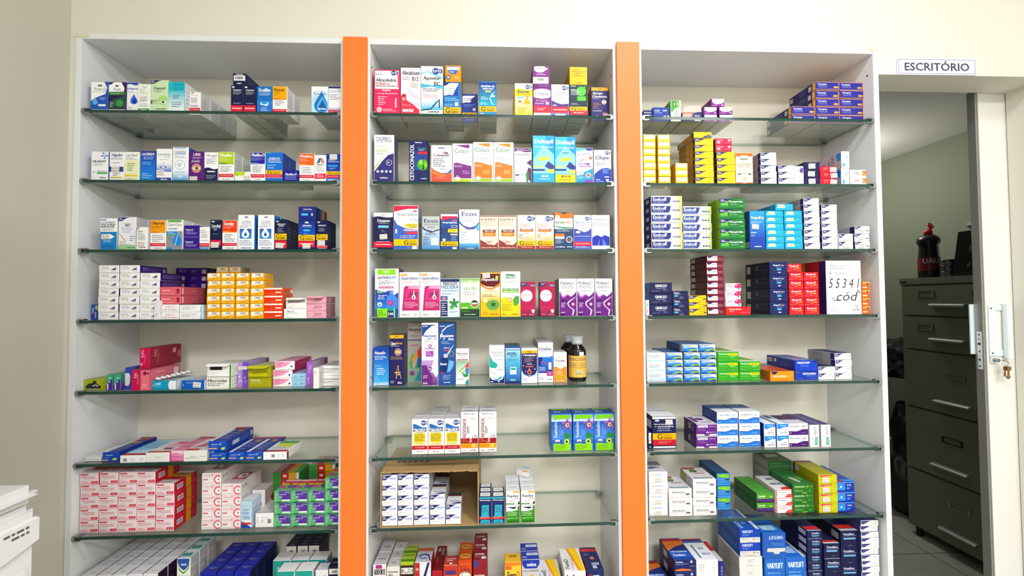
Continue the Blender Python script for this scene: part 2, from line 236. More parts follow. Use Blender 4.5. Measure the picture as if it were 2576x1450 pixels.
# ------------------------------------------------------------------ carton artwork
ART=r'''
freshg|blue eye drop carton with teardrop|2a62c4 2a62c4 e8e8ee|P ffffff 0 1 .78 1 .95 .8 .85 .58 .5 .5 .2 .42 0 .33;E .52 .87 .13 .035 39406a;C .52 .87 .03 ffffff;T .2 .7 .85 .8 39406a n Fresh G;L .1 .62 .9 .67 8a90b0 2;D .25 .2 .16 6fb8f0;L .52 .36 .9 .46 cfe0ff 2;R .45 .15 .88 .22 ffffff;R 0 0 1 .04 ffffff
fresh|dark green and purple eye carton|33235e 3c2a6a e8e8ee|P ffffff .08 1 .75 1 .93 .8 .9 .67 0 .66 0 .95;P 4b3a86 0 1 .3 1 .15 .92 0 .9;T .3 .7 .7 .8 39406a n Fresh;E .48 .87 .1 .03 39406a;R 0 .55 1 .65 3e8b46;L .1 .57 .9 .63 bfe0b8 2;P 2f5f48 0 .1 .3 .4 1 .53 1 .1;C .65 .27 .22 4c9a5c;L .08 .1 .35 .32 c8d8c8 4;R 0 0 1 .05 ffffff
biolag|white carton with large blue drop|f6f7fb e8e8ec dfe0e8|V .93 1 .02 2e50b8;T .04 .74 .96 .82 2f56b6 b Biolágrima;L .06 .64 .6 .7 9aa8c8 2;D .62 .24 .32 3a78e0;D .68 .27 .18 1c3fb0;L .06 .08 .6 .14 7a88b8 2
claril|white carton with green base|f8fbf6 e8e8ea e6e8e6|T .3 .86 .75 .95 6fb070 n Claril;L .1 .62 .9 .82 9cc89a 4;S .5 .46;L .1 .12 .9 .28 8cc08a 3;R 0 0 1 .09 4fae56;T .25 .02 .75 .07 ffffff b Alcon
clanistil|pale green carton with green eye|d5ecc4 e4e6e4 dcdce4|N .45;T .15 .7 .85 .79 2d3a44 b Clanistil;L .15 .6 .85 .67 3c5a4a 2;C .74 .36 .3 b4e08c;E .76 .3 .18 .06 eef8ea;C .74 .3 .08 2c5a3a;C .74 .3 .03 10201a;R .03 .24 .1 .36 34503c;L .12 .24 .45 .36 3c5a4a 3;L .3 .05 .9 .1 4a6a50 1
cristalin|turquoise carton fading to white|22c6d8 e2e4e6 cfe4ea|R 0 0 1 .75 ffffff 22c6d8;T .28 .88 .95 .97 1c6c9c n CRISTALIN;L .3 .7 .95 .84 1f7aa0 3;L .3 .42 .8 .56 16508a 3;L .2 .12 .8 .32 2f80b0 3
cromo|small white carton with red band|fbfbfb d9dade e2e2e6|P e88a3c .1 .95 .35 1 .45 .98 .2 .9;T .12 .82 .8 .88 40506a n Cromolerg;L .1 .5 .8 .76 60687a 5;L .1 .34 .85 .42 70788a 1;Z .14 .3
dexavis|navy carton with red base|1e2450 1e2450 252a55|P ffffff .08 .9 .3 .92 .25 .96 .08 .96;T .18 .8 .85 .86 ffffff b Dexavison;L .15 .64 .85 .77 c8ccd8 3;L .2 .3 .8 .36 9aa0b8 1;Z .02 .26
ecofilm|blue carton with white splash|1e78cc 1c5cae e0e4ee|R 0 0 1 .45 2a60c0 2c98e0;T .12 .8 .9 .94 ffffff b Ecofilm;L .1 .64 .9 .76 d8ecff 2;E .5 .34 .28 .1 eaf6ff;E .5 .38 .2 .07 3aa0e4;W 0 .27 .02 2c7ed8;L .25 .04 .8 .2 d8ecff 3
flutinol|yellow and white carton, red base|fafafa e0dfe2 e8b400|V .55 1 .02 f8b400;W .5 .55 .02 e48a10;T .06 .82 .82 .94 5a3418 bi Flutinol;L .06 .64 .6 .79 a86a10 3;L .1 .25 .85 .48 70788a 4;Z .03 .14
geolab|pale blue carton with blue swirl|bfe6fa e2eaf0 eef4fa|R 0 .5 1 1 c4eafc ffffff;T .3 .8 .78 .87 3c6aa8 n COLÍRIO;T .12 .68 .92 .8 1c3c80 n Geolab;L .1 .5 .85 .64 8cb4d8 3;D .63 .02 .46 1c7cc4;D .66 .05 .34 5ab4e8;D .68 .08 .24 1668b8;L .4 .12 .9 .2 ffffff 1
glaucotr|white carton with navy top edge|fbfbfd e2e2e8 2c2c70|R 0 .93 1 1 2c2c70;T .06 .78 1 .88 3060a8 i GLAUCOTR;L .06 .48 .95 .72 606a86 4;R 0 .14 1 .2 c8c0e4;Z .02 .13
dexatop|navy carton lying on twins|1e2450 262a58 262a58|R .05 .35 .98 .82 f4f4f6;K .1 .45 .8 .75;T .25 .85 .8 .98 ffffff b Dexavison;E .5 .1 .2 .06 c8ccd8
hiluropt|white carton with blue molecule|fafafe 3c6ac0 3c66b8|P e8eefc .6 1 1 1 1 .75 .7 .8;C .62 .85 .05 3a78d8;C .8 .78 .05 3a78d8;C .72 .95 .05 4a88e0;C .95 .86 .05 2a60c0;R .6 .85 .95 .87 3a78d8;T .08 .62 .9 .7 383c44 b HILUROPT;L .15 .5 .8 .58 8cb48c 2;C .18 .28 .1 d8dce6;R .35 .22 1 .28 5cb85c;L .35 .3 .95 .33 5a80b0 1;L .55 .05 .9 .12 708098 1
higider|white carton with sticker, yellow line|fbfbfd e4e4e8 3a4a9a|T .12 .82 .95 .95 3a4c9c bi Higider;L .06 .72 .95 .8 3a4c8c 2;L .2 .6 .75 .64 7078a0 1;R 0 .3 1 .48 2c5a90;S .45 .4;L .25 .14 .75 .26 5a6280 2;R .08 .08 .9 .12 e8c020
lacribell|cream carton, yellow stripe below|f1f3cc e6e6dc e8e8e0|R 0 .72 1 1 fdfdfd;T .12 .84 .88 .95 3c4660 i Lacribell;L .1 .72 .9 .8 48527a 2;L .2 .3 .75 .62 80886a 4;R .05 .15 .87 .2 f0d020;L .15 .03 .7 .06 888c80 1
lacrifilm|bright blue gradient carton|1e50c0 2a4cae 2c3ca0|R 0 0 1 .5 2090e8 1e78e0;R 0 .5 1 1 1e78e0 2838a8;T .06 .86 .94 .95 ffffff bi LACRIFILM;L .2 .7 .9 .82 cfe0ff 2;L .06 .52 .9 .64 9cd0ff 2;L .1 .05 .8 .25 a8dcff 3;C .3 .03 .03 8c3848
lacrima|white carton with blue ripple|fdfdff e2e4ea eef0f6|R 0 .28 1 .55 4c78dc f8faff;T .1 .79 .9 .88 5a70a8 n Lacrima;T .5 .72 .9 .78 7ab87a n PLUS;L .2 .65 .8 .68 a8b4c8 1;E .45 .42 .38 .05 e8f0ff;E .45 .42 .26 .035 2c58b8;E .45 .42 .14 .02 ffffff;D .47 .54 .04 a8c8f0;S .3 .25;R 0 0 1 .09 3458c0;T .28 .01 .72 .07 ffffff b Alcon
legrand|tall white carton with blue circle|fcfdff 2c5cb0 cfdff4|R 0 0 1 .3 12a6e4 fcfdff;R .1 .97 .85 .99 3890e0;T .1 .84 .85 .92 3c4ca0 n COLÍRIO;T .14 .78 .84 .84 3a90dc b LEGRAND;L .1 .66 .9 .75 8ca8d0 3;O .47 .47 .3 .03 9cc4ee;L .3 .42 .65 .52 5a8ad8 3;L .15 .24 .8 .28 88c0ec 1;E .47 .12 .15 .04 cfeefc
liris|purple carton with eye photograph|6a2486 6a2486 4a1c60|T .3 .86 .8 .95 ffffff b LIRIS;L .2 .73 .92 .82 e0c8ec 2;L .15 .62 .9 .7 ffffff 2;C .52 .43 .33 f4e8e0;C .52 .43 .31 d88878;E .52 .43 .24 .07 f4f0ec;C .54 .43 .13 8a8a50;C .54 .43 .06 20241c;S .35 .06
mirugell|white over starry navy carton|fcfcfe 2a2c60 d4d6e0|T .12 .82 .95 .94 4a5078 i Mirugell;L .15 .58 .9 .78 5a607c 5;W 0 .44 .03 25285c;L .2 .28 .8 .36 ffffff 1;L .15 .05 .85 .2 b8bcd8 3;C .2 .34 .012 ffffff;C .8 .24 .012 ffffff;C .6 .12 .012 ffffff
maxigreen|lime and white carton, red band|fbfbfb ccd2d0 9ab020|V .6 1 .02 bcd81c;W .58 .61 .02 4a9a4c;T .05 .84 .93 .95 ffffff bi Maxiflox;L .06 .66 .8 .8 e8f4b0 3;L .1 .28 .9 .52 70788a 4;Z .13 .24;L .25 .04 .72 .08 9aa0b0 1
maxismall|low white carton with lime stripe|fbfbfb f0f0f0 b8cc30|R 0 .55 .66 1 bcd81c;T .28 .58 .64 .74 f4f8c0 bi Maxiflox;S .84 .35;K .68 .1 .72 .5
maxid|navy and white carton, red band|fbfbfb d8d8e0 34349c|V .62 1 .02 2c2ca4;W .585 .61 .02 5a88d8;T .05 .86 .97 .97 ffffff bi Maxiflox-D;L .06 .7 .9 .82 b0b4ec 3;L .12 .28 .88 .54 70788a 4;Z .12 .24;L .25 .04 .72 .08 9aa0b0 1
cipro|bright blue carton with yellow band|1c78dc 1c4ca4 2c5cbc|P 5cc06c 0 .97 .35 .97 .3 1 0 1;T .2 .78 .82 .84 ffffff b cloridrato de;T .12 .71 .88 .77 ffffff b ciprofloxacino;T .1 .65 .92 .7 ffffff b + dexametasona;R .1 .54 .6 .58 58c8f8;L .1 .42 .5 .5 d8ecff 2;Q .24 .38;Z .12 .23;R 0 .11 1 .12 ffffff
maxidsmall|low navy carton, white lettering|2426a0 2426a0 2c2e90|T .1 .55 .9 .75 ffffff bi Maxiflox-D;L .1 .1 .9 .5 a8b0f0 3
maxilerg|orange and white carton, red band|fbfbfb e0e0e2 c85a28|V .6 1 .02 f06a28;W .575 .61 .02 f8b060;T .06 .84 .9 .95 ffffff b Maxilerg;L .06 .7 .75 .82 f8c8a8 2;L .12 .26 .85 .52 70788a 4;Z .12 .23;L .25 .03 .8 .07 9aa0b0 1
maxitrol|narrow white carton, striped triangle|fafafa d8d8dc e8e8e8|P 2c3c80 .15 .7 .28 .7 .45 .9 .36 .9;P 2c3c80 .3 .7 .42 .7 .55 .9 .47 .9;P c05838 .6 .7 .72 .7 .55 .9 .47 .9;P c05838 .78 .7 .9 .7 .66 .9 .58 .9;T .18 .61 .82 .68 283050 b Maxitrol;L .1 .34 .9 .58 888ea0 6;R 0 .1 1 .3 e42a50;L .15 .13 .85 .27 ffd8e0 4
neomicina|royal blue carton with yellow G|2448b0 2448b0 3a4aa0|R 0 .85 .1 1 1c2c78;S .5 .88;L .1 .68 .95 .8 ffffff 2;R .1 .54 .8 .6 38a8f0;L .2 .44 .7 .5 c8dcff 2;Q .24 .37;Z .12 .23;R 0 0 1 .11 2c98ea;L .1 .03 .8 .08 ffffff 1
moura|white over bright blue carton|fdfdfd 1e86cc dfe6ec|R 0 0 1 .57 1c8cd4;R 0 .94 .35 .97 3c78b0;T .08 .85 .88 .92 3c7cb8 b COLÍRIO;T .05 .77 .9 .84 383e44 b MOURA;T .05 .7 .9 .77 383e44 b BRASIL;L .08 .6 .85 .67 70787e 2;P ffffff .06 .48 .6 .5 .85 .41 .6 .33 .06 .34;S .36 .41;L .2 .22 .7 .3 cfe8fa 2;L .1 .05 .9 .15 1468a8 2
neocol|white carton with navy wave top|f4f4fa c8cad2 2a2a60|N .42;T .3 .78 .72 .83 34406a n COLÍRIO;T .38 .71 .66 .78 2c3058 b neo;L .2 .5 .8 .68 9cb8e0 4;P b8a040 0 .52 .06 .5 .45 .27 .38 .26;P a8d8a0 0 0 1 0 1 .13 .5 .16 0 .1;L .45 .04 .95 .08 3c6a44 1;S .3 .22;L .68 .24 .95 .42 5c98d8 3
oflox|short white carton, tan corner|fafafa d0c8c4 8a7058|P a08870 0 .98 .45 1 .3 .98 0 .86;T .1 .78 .6 .86 484858 b oflox;L .1 .4 .85 .74 606470 6;S .5 .24;L .2 .04 .9 .1 707480 1
oftpred|amber and white carton, red band|fbfbfb e0e0e2 d89818|V .6 1 .015 f8a818;W .57 .6 .02 e08818;T .06 .83 .9 .95 4a2c10 bi Oftpred;L .06 .7 .85 .8 a86a14 2;L .12 .24 .85 .5 70788a 4;Z .11 .22;L .25 .02 .8 .07 9aa0b0 1
optocare|grey and blue carton with drop|fbfbfb cfd2d8 6aa070|R .08 .93 .92 1 62b040;T .06 .77 .94 .9 3a4880 n OptoCare;L .1 .67 .7 .73 6080a8 1;R 0 0 1 .62 9aa0a8;R 0 .48 .62 .62 2c98e0;L .08 .5 .6 .6 d8f0ff 2;R 0 .47 .62 .5 6cb838;D .68 .12 .3 2a90e4;P e4f6ff .52 .14 .56 .14 .74 .56 .72 .58;R .05 0 .35 .07 1c98e8;L .08 .3 .4 .42 60686e 3
regencel|low violet carton with white frame|3c1e96 3c1e96 e8e8ee|R .02 .02 .98 .04 d8d0f0;T .1 .55 .6 .72 ffffff b Regencel;L .1 .2 .92 .5 b8a8e8 4
diclo|narrow white carton, red and blue|fbfbfb e0e0e2 e4e4e8|T .1 .83 .5 .9 404858 i still;L .1 .5 .85 .8 707888 5;L .1 .38 .9 .42 606878 1;Z .12 .28;R 0 0 1 .11 5a9cd0;L .2 .04 .9 .08 d8ecff 1
tenoftal|navy carton, red base, sticker|1e2450 1e2450 303460|E .25 .95 .16 .03 c8ccd8;T .08 .76 .93 .85 ffffff b Tenoftal;L .06 .71 .95 .75 b8bcd0 1;T .3 .64 .6 .7 ffffff n 0,5%;L .2 .5 .8 .54 8088a8 1;Z .12 .32;S .45 .15
terolac|red orange and white carton|fbfbfb e0e0e2 c84820|V .6 1 .015 f04a18;W .58 .62 .02 f8a040;T .06 .83 .8 .95 ffffff b Terolac;L .06 .7 .85 .8 f8b8a0 2;L .12 .24 .85 .52 70788a 4;Z .12 .22;L .25 .02 .8 .07 9aa0b0 1
teuto|tall white carton, blue drop square|fbfcfe 2a82d4 dfe2e8|E .5 .94 .14 .02 5a7cc0;L 0 .88 1 .89 b8c0d0 1;T .2 .78 .8 .85 3c5c98 n COLÍRIO;T .2 .72 .8 .77 5c7cb0 n TEUTO;L .1 .62 .9 .7 7890b8 2;R .1 .31 .85 .6 4a98e0 2a6cc8;D .47 .33 .24 ffffff;D .47 .38 .1 2c78c8;L .08 .1 .92 .27 6a84b8 5;L .2 .02 .85 .06 3c58a0 1
timolol|navy carton, yellow G, sticker|1e2450 20264c 23284e|E .2 .94 .14 .025 c8ccd8;T .18 .83 .88 .88 ffffff b maleato de;T .3 .77 .75 .82 ffffff b timolol;L .2 .56 .8 .72 a8b0c8 4;Q .32 .53;Z .04 .3;S .42 .13
tobra|blue carton, yellow G, sticker|1e3c9c 1e3c9c 1e3280|R 0 .5 1 1 1a5cc0 22308c;E .5 .93 .12 .03 ffffff;T .25 .8 .78 .86 ffffff b tobramicina;L .2 .75 .85 .78 8ca8e0 1;R .3 .63 .7 .69 4cc0f0;L .3 .52 .7 .57 58d0f8 2;Q .3 .5;Z .08 .29;S .5 .12;R 0 0 1 .07 20306c
travo|navy carton, big yellow G|1e2450 20264c 23284e|E .2 .94 .14 .025 c8ccd8;T .15 .79 .85 .85 ffffff b travoprosta;L .2 .6 .8 .74 a8b0c8 3;Q .32 .52;S .45 .22;Z .04 .14;L .2 .01 .9 .05 c8ccd8 1
tobratop|blue carton lying on top|25328c 203060 25328c|T .25 .78 .78 .88 ffffff b tobramicina;R .15 .32 .55 .5 4cc0f0;L .2 .65 .85 .68 8ca8e0 1;E .8 .4 .06 .12 c8d0e8|R .35 0 .55 1 2c58a0;R .55 0 .75 1 c09820;R .75 0 .95 1 a82c38
adoless|white carton, violet stepped triangle|fbfbfb 3c1c72 f0f0f2|T .1 .72 .42 .9 888894 i adoless;L .1 .4 .4 .7 b8b8c0 2;L .38 .45 .52 .7 787c84 4;P 6a3c98 .58 .36 .66 .48 .86 .48 .86 .36;P 5a2c88 .68 .5 .74 .62 .86 .62 .86 .5;P 8c6cb0 .77 .64 .82 .72 .86 .8 .86 .64;H|L .08 .2 .8 .8 9c84c8 4;K .84 .25 .95 .75|L .2 .3 .7 .6 c8c8d0 2
iumi|small blue carton, orange tag|2458c0 2458c0 2e5ec4|E .8 .8 .2 .15 d0d860;L .15 .2 .4 .9 a8c8f8 1;R .6 .1 .8 .5 f0b090
alura|white carton, rose lettering|fcf8fa f0e8ec f0ecee|T .25 .62 .8 .82 c84880 i alergolon;L .25 .45 .75 .58 a89aa4 2;L .15 .2 .9 .34 d06090 1;H
alurapink|salmon pink carton, berry dots|e8707e d06070 d8687a|T .08 .5 .5 .68 ffe8ec b Alurax;L .08 .12 .7 .2 ffd0d8 1;C .88 .62 .08 a01c5c;E .88 .3 .09 .1 a01c5c|R .04 .1 .1 .9 f8c0c8;L .4 .4 .7 .6 f0a0ac 2;R .93 .1 .98 .9 8c4454
ciclo|white carton, pale blue right edge|fbfbfd d8dade f0f0f2|T .1 .62 .75 .85 606878 n Cicloprimogyna;L .1 .3 .65 .55 7c8498 3;P a8d0f0 .88 0 1 0 1 1 .93 1
diad|yellow and white carton, black lettering|f8b80c f4b010 e8b030|P fffaf0 .06 .36 .94 .5 .94 1 .1 1;T .36 .66 .8 .94 3c3018 b DIAD;L .15 .52 .6 .6 c8a070 1;L .6 .46 .9 .58 e87038 1;L .42 .16 .6 .26 6a4808 1;H|K .08 .3 .2 .8;L .3 .2 .9 .8 a89078 4
diadback|shaded yellow and cream carton|e0a418 a09878 d0b070|P e8dcc0 .05 .3 .95 .3 .95 1 .1 1;T .3 .62 .75 .92 4a3c20 b DIAD;L .1 .4 .9 .55 b89060 1|K .1 .3 .2 .8
ciprot|red orange carton, white top stripe|f04818 e06a38 f8f0ec|R 0 .78 1 1 fdf8f4;C .1 .88 .025 c83030;L .18 .84 .35 .92 8890a0 1;L .05 .55 .9 .66 a82410 1;L .05 .4 .6 .46 c83818 1;R .62 .3 .94 .46 fdf0ec;L .3 .08 .65 .14 f8a088 1|L .1 .3 .7 .8 9c4420 4;R .75 .3 .98 .8 f0e8e8
diane|plain white carton, black lettering|fdfdfd e8e8ea f0f0f0|T .12 .68 .45 .86 282c38 b Diane 35;L .12 .48 .7 .62 484e60 2;L .12 .1 .32 .16 70788a 1
diclin|pink carton, dark red frame side|f4b4c6 d8a0b0 f0b8c8|T .38 .5 .8 .78 7c3448 bi Diclin;L .3 .2 .8 .44 a86478 3;H|R .1 .1 .25 .9 8c2444;R .14 .25 .21 .75 e8c8d0
prune|lime carton with dark fruit|b4c018 c8cc58 a8b040|P 383634 .05 .3 .2 .62 .4 .68 .4 .88 .58 .88 .56 .66 .7 .5 .8 .3 .78 .1 .1 .1;E .45 .4 .06 .06 d8d8c8;E .55 .48 .05 .05 d8d8c8;E .62 .36 .05 .06 d8d8c8;E .7 .5 .04 .05 c0c0a8;L .15 .02 .75 .12 e0e0b0 1
mintpur|small mint and purple upright carton|4cb088 3a7a80 60b090|P 5c3494 0 0 1 0 1 .7 .7 .7 0 .35;R .15 .05 .32 .45 f4f0fa;L .4 .4 .8 .85 b8e8d0 2|R 0 0 1 .45 5c3494
bluewhite|blue upright carton, white rounded panel|3c50c4 5868b4 5c70cc|P f0eeee 0 .2 .6 .14 .9 .3 .95 .6 .7 .75 0 .75
kalist|magenta and pink upright carton|cc1c58 d87488 c86478|R .5 0 1 1 e87c88;T .12 .62 .28 .88 f8e0e8 v Kalist;T .3 .3 .4 .8 f0a0b8 v dienogeste;C .72 .84 .1 8c1450;C .9 .84 .06 8c1450;L .6 .1 .9 .3 f8c8d0 2|L .2 .25 .5 .9 e8a0ac 3;R .78 .5 .95 .9 e8dce0
kalisttop|crimson carton lying on pink carton|d01c5c 9c2840 a03850|T .15 .55 .4 .92 f8e0e8 v Kalist;T .45 .25 .6 .75 f0a0b8 v dienogeste;L .1 .08 .3 .3 f8c8d0 1|T .12 .55 .2 .9 e8a8b4 v Kalist;T .22 .2 .28 .9 d08090 v dienogeste;R .72 .6 .82 .85 d8a8b0;L .88 .1 .98 .9 c07080 1
iodid|cyan low carton, white side|16a6cc dce0e8 b8d4e0|T .12 .55 .36 .85 d8f4fc bi iodid;L .12 .3 .45 .5 80d0e8 2;L .75 .2 .92 .32 c0ecf8 1;C .05 .5 .02 ffffff;C .97 .5 .3 f4f8fa
levono|blue low carton with sticker|1c68c8 e8e8ee c8d0e0|C .07 .5 .02 ffffff;L .2 .65 .75 .85 a8ccf4 2;S .65 .5;R .95 0 1 1 f4f4f8
microvlar|white carton, black lettering, green edge|f4f4f0 e8e8e4 e4e4e4|T .05 .55 .85 .82 2c3030 b Microvlar;L .05 .2 .8 .48 60645c 2;R .93 0 1 1 3c9434
microtop|opened white carton, green edge|f4f4f0 e8e8e4 dcdcdc|R .12 .55 .62 .9 383030;R .05 .05 .85 .5 fdfdfd;R .93 0 1 1 3c9434
lilacthin|thin lilac carton with sticker|c09cd8 c8c4d8 b8a8cc|S .5 .76;C .3 .42 .12 ffffff;L .2 .1 .8 .35 d8c0ec 1|R .82 0 .94 1 a83c44
violetthin|thin violet carton with sticker|7c58cc a898d0 b0a4d0|S .4 .78;C .35 .4 .12 ffffff;L .2 .1 .8 .35 a088e0 1|R .82 0 .94 1 b03c44
neovlar|olive yellow carton, white lettering|b4b010 a8a010 b0a828|T .12 .62 .55 .85 f0f0c8 b Neovlar;L .12 .35 .7 .55 dcdc80 3;R .94 .02 .96 .98 d8d460
neovtop|opened olive yellow carton|b0ac10 a09c18 c8c480|P 4c4a10 .18 .42 .9 .55 .9 .5 .2 .36;R .02 .05 .85 .35 d0cc10;L .2 .7 .6 .9 e0e098 1
norestin|white carton, pink swoosh, blue dot|fcfafc c84890 d8b0cc|P f4a8cc 0 .98 .4 .98 .85 .9 .5 .3 0 .15;T .1 .75 .4 .92 d04078 b Norestin;L .12 .35 .35 .65 e03888 2;L .45 .75 .85 .88 f0709c 1;P fcfafc 0 .1 .5 .35 1 .6 1 0 0 0;C .86 .38 .05 2c4890;H|T .3 .5 .7 .8 e0a0c8 n Norestin
noretop|pink and white carton, magenta side|fcfafc b8286e d898bc|P f4a8cc 0 .98 .4 .98 .85 .9 .5 .3 0 .15;T .1 .75 .4 .92 d04078 b Norestin;L .12 .35 .35 .65 e03888 2;P fcfafc 0 .1 .5 .35 1 .6 1 0 0 0;C .86 .38 .05 2c4890;H|T .3 .5 .7 .7 e0a0c8 n Norestin;R .88 .2 .95 .8 e0c8d4
gestinol|small light blue carton|a8dcf8 c8dcea b0c8e0|L .1 .15 .45 .6 4c78c0 3;L .6 .45 .95 .6 405898 1;L .6 .2 .95 .3 a03c58 1;L .7 .75 .85 .85 5c88c0 1
purpup|orchid upright carton|b46cd8 c4b4cc b070cc|T .3 .55 .5 .9 ecd8f8 v Belara;L .6 .6 .75 .9 e0c8f0 1;L .2 .1 .4 .4 e0c8f0 1;C .4 .12 .1 f0e0fa|R .75 0 .92 1 b03848;L .1 .3 .5 .7 908898 1
whiteup|narrow plain white upright carton|f0eee8 e0deda e8e6e2|L .3 .65 .45 .9 a8a088 1
primos|white carton, black lettering right edge|fafaf8 e4e4e4 d4d4d8|T .1 .6 1 .8 3a3c44 b Primosiston;L .1 .2 .8 .5 80848c 2
acetof|rose and white boxed carton|f8e8ec d02038 e8dcde|R 0 0 1 .45 f4c4cc fbf0f2;R .04 .86 .46 .97 d83c50;T .06 .64 .8 .78 d05060 bi algestona;T .1 .54 .84 .64 d05060 bi + estradiol;L .06 .42 .55 .46 988088 1;L .06 .08 .5 .3 d89098 2;R .62 .12 1 .34 e04054;L .68 .18 .95 .28 f8c0c8 1|K .12 .3 .38 .75;R .52 0 .74 1 e0a018;L .78 .1 .95 .9 d86878 3|R 0 .3 1 .55 b83038;R 0 .55 1 .85 d09818;L .3 .6 .8 .8 503810 1;L .1 .05 .7 .2 a0a0a8 1
contracep|pale pink carton with rose ring|fcf2f4 e4dadc d8ccd0|R .5 0 1 1 fcf2f4 f8d4dc;T .06 .74 .6 .9 d04c68 bi Contracep;L .06 .55 .45 .7 c8b8c0 2;R .04 .36 .32 .48 e07488;O .88 .42 .18 .06 e8586c;C .88 .42 .1 ffffff;C .9 .42 .04 383c58;L .05 .1 .6 .16 c0a8b0 1|K .08 .4 .16 .8;K .2 .4 .3 .8;E .8 .4 .06 .3 e8c8cc|P c84860 .1 .3 .9 .3 .8 .8 .2 .8;E .5 .55 .25 .18 e8dcdc;E .55 .55 .1 .08 70606c
uprightblue|blue white upright carton, red band|c4def2 c8dcf0 dde6ee|L .1 .62 .9 .72 60707c 2;L .08 .5 .95 .6 3458a8 2;L .15 .32 .9 .46 40506c 3;R 0 .82 .95 .84 a0bcd8;P f0eee8 .1 .3 .98 .3 .98 .2 .4 .2;P 2c5cc0 0 .25 .4 .2 .7 .1 .2 .1;R 0 .13 1 .2 d82c30;R 0 0 1 .13 2850b8;P fafafa .6 .13 1 .13 1 .02|L .1 .3 .9 .7 88a8cc 3
whitecode|small white carton with grey print|f8f6f8 a8d0d8 d8d4d8|L .05 .35 .2 .75 a8a8b0 4;L .3 .66 .7 .72 888890 1;L .3 .3 .5 .55 a0a0a8 3;R .68 .28 .88 .6 909094
gestod|mint and purple boxed carton|64b87c 54408c 70b084|P 6440a4 .28 1 1 1 1 .28 .5 .28 .28 .55;T .66 .84 .98 .92 f0e8fc b femina;T .3 .68 .72 .78 e8e0fa b etinila 30;L .3 .4 .5 .6 c8b8e8 1;L .02 .1 .28 .8 a8e0b4 5;R .48 .14 .98 .27 f4f4fa;P 383464 .1 0 .2 .08 .4 .08 .45 .04 .8 .04 .9 0|R 0 0 1 1 50a868|P c84c90 0 .25 .55 .25 .15 .5 0 .5;P 6c509c .5 .5 .6 .25 1 .25 1 .5;R 0 .5 1 .66 e0b420;E .6 .58 .1 .05 302810;R 0 .66 1 .84 cc3448;R 0 .84 1 1 f0b0c4
gestside|green, red and yellow side carton|3c9c44 3c9c44 3c9c44|R .3 0 .6 1 d02028;R .38 .3 .52 .7 f8dce0;R .6 0 .9 1 f0ac10;R .68 .35 .8 .65 b0b080;R .9 0 1 1 f4e8ec||R .25 0 .5 1 b83838;R .5 0 .8 1 c8a020;R 0 0 .25 1 c09098
contraup|upright white carton, rose circle|f4ecee c8b4b4 d8cccc|K .25 .7 .75 .9;L .2 .4 .8 .6 d8a0a8 1|P c02c48 .05 .3 .1 .1 .6 .02 .95 .3 .95 .7;E .55 .4 .25 .18 e0d4d4
allex|pink syrup carton, white top|e8386c e8386c e8e8ea|R .03 .57 .97 .98 fdfdfd;R .92 .6 1 .9 f05c88;M .78 .93 .1;L .06 .88 .32 .91 7c88b0 1;T .06 .73 .87 .81 3a4048 b Allexofedrin;T .06 .66 .6 .72 d02c5c b Pediátrico;L .06 .61 .88 .65 787c84 1;T .3 .51 .66 .56 ffffff b 6mg/mL;L .1 .44 .9 .48 fbc0d0 1;L .15 .18 .5 .4 ffd8e4 5;R .82 .15 .88 .36 f8d0dc;C .2 .1 .1 ffffff;C .2 .1 .07 f8b0c4;L .35 .05 .9 .12 ffd8e4 2
abcal|white and red supplement carton|fdfbfc e8e0e4 d8d4dc|T .06 .85 .97 .94 3a3a66 b Abcalcium;T .58 .72 .9 .81 5c3c90 b B12;O .78 .77 .2 .02 e8a040;L .06 .73 .52 .81 6c60a0 3;S .7 .63;P e23c58 0 .4 .25 .44 .3 .3 .62 .22 .95 .1 .95 0 0 0;P e0d4ec .38 .6 .6 .45 1 .38 1 .3 .6 .36 .42 .42;P e0d4ec .45 .28 .98 .24 1 .14 .7 .2;E .15 .41 .1 .03 c82040;E .15 .33 .1 .04 f8a0a8;L .08 .16 .6 .22 f8a0ac 2;T .08 .05 .65 .13 ffffff b FONTE DE CÁLCIO
apevit|white syrup carton, teal ribbons|fdfdfd e0e4e8 dce0e4|P 7cd4ec 0 .83 .3 .88 .6 .82 1 .74 1 .78 .6 .86 .3 .9 0 .86;P 58c0e4 0 .55 .5 .58 1 .53 1 .62 .5 .61 0 .64;M .72 .9 .16;T .1 .7 .9 .79 2c3034 b Apevitin;T .6 .6 .9 .68 2c3034 b BC;L .08 .46 .92 .54 48505a 2;L .08 .34 .85 .42 d888a8 3;R 0 .1 1 .34 38b8e0 fdfdfd;P 2c3c60 0 .08 .45 .1 .82 .28 .82 .14 .87 .14 .87 .33 .45 .14 0 .11;P 68ccec 0 .13 .45 .16 .75 .33 .78 .31 .45 .13 0 .1;L .3 .03 .85 .08 70747c 1||
ambroxw|blue and white carton, yellow G|2a80d0 b08038 9a7040|R 0 .6 .85 1 fbfbff;P 2c2c80 0 .9 .15 .93 .35 1 0 1;P 2a50a8 .55 .66 .85 .95 .85 .6 0 .6;P fbfbff 0 .85 .62 .68 .5 .62 0 .66;T .08 .8 .6 .86 3c5c98 n cloridrato;T .08 .73 .68 .79 3c5c98 n de ambroxol;L .3 .66 .6 .69 3c5c98 1;L .08 .42 .9 .54 a8e0fc 2;R .66 .28 .85 .4 f0f4fc;L .06 .26 .6 .34 b8dcf8 2;Q .04 .24
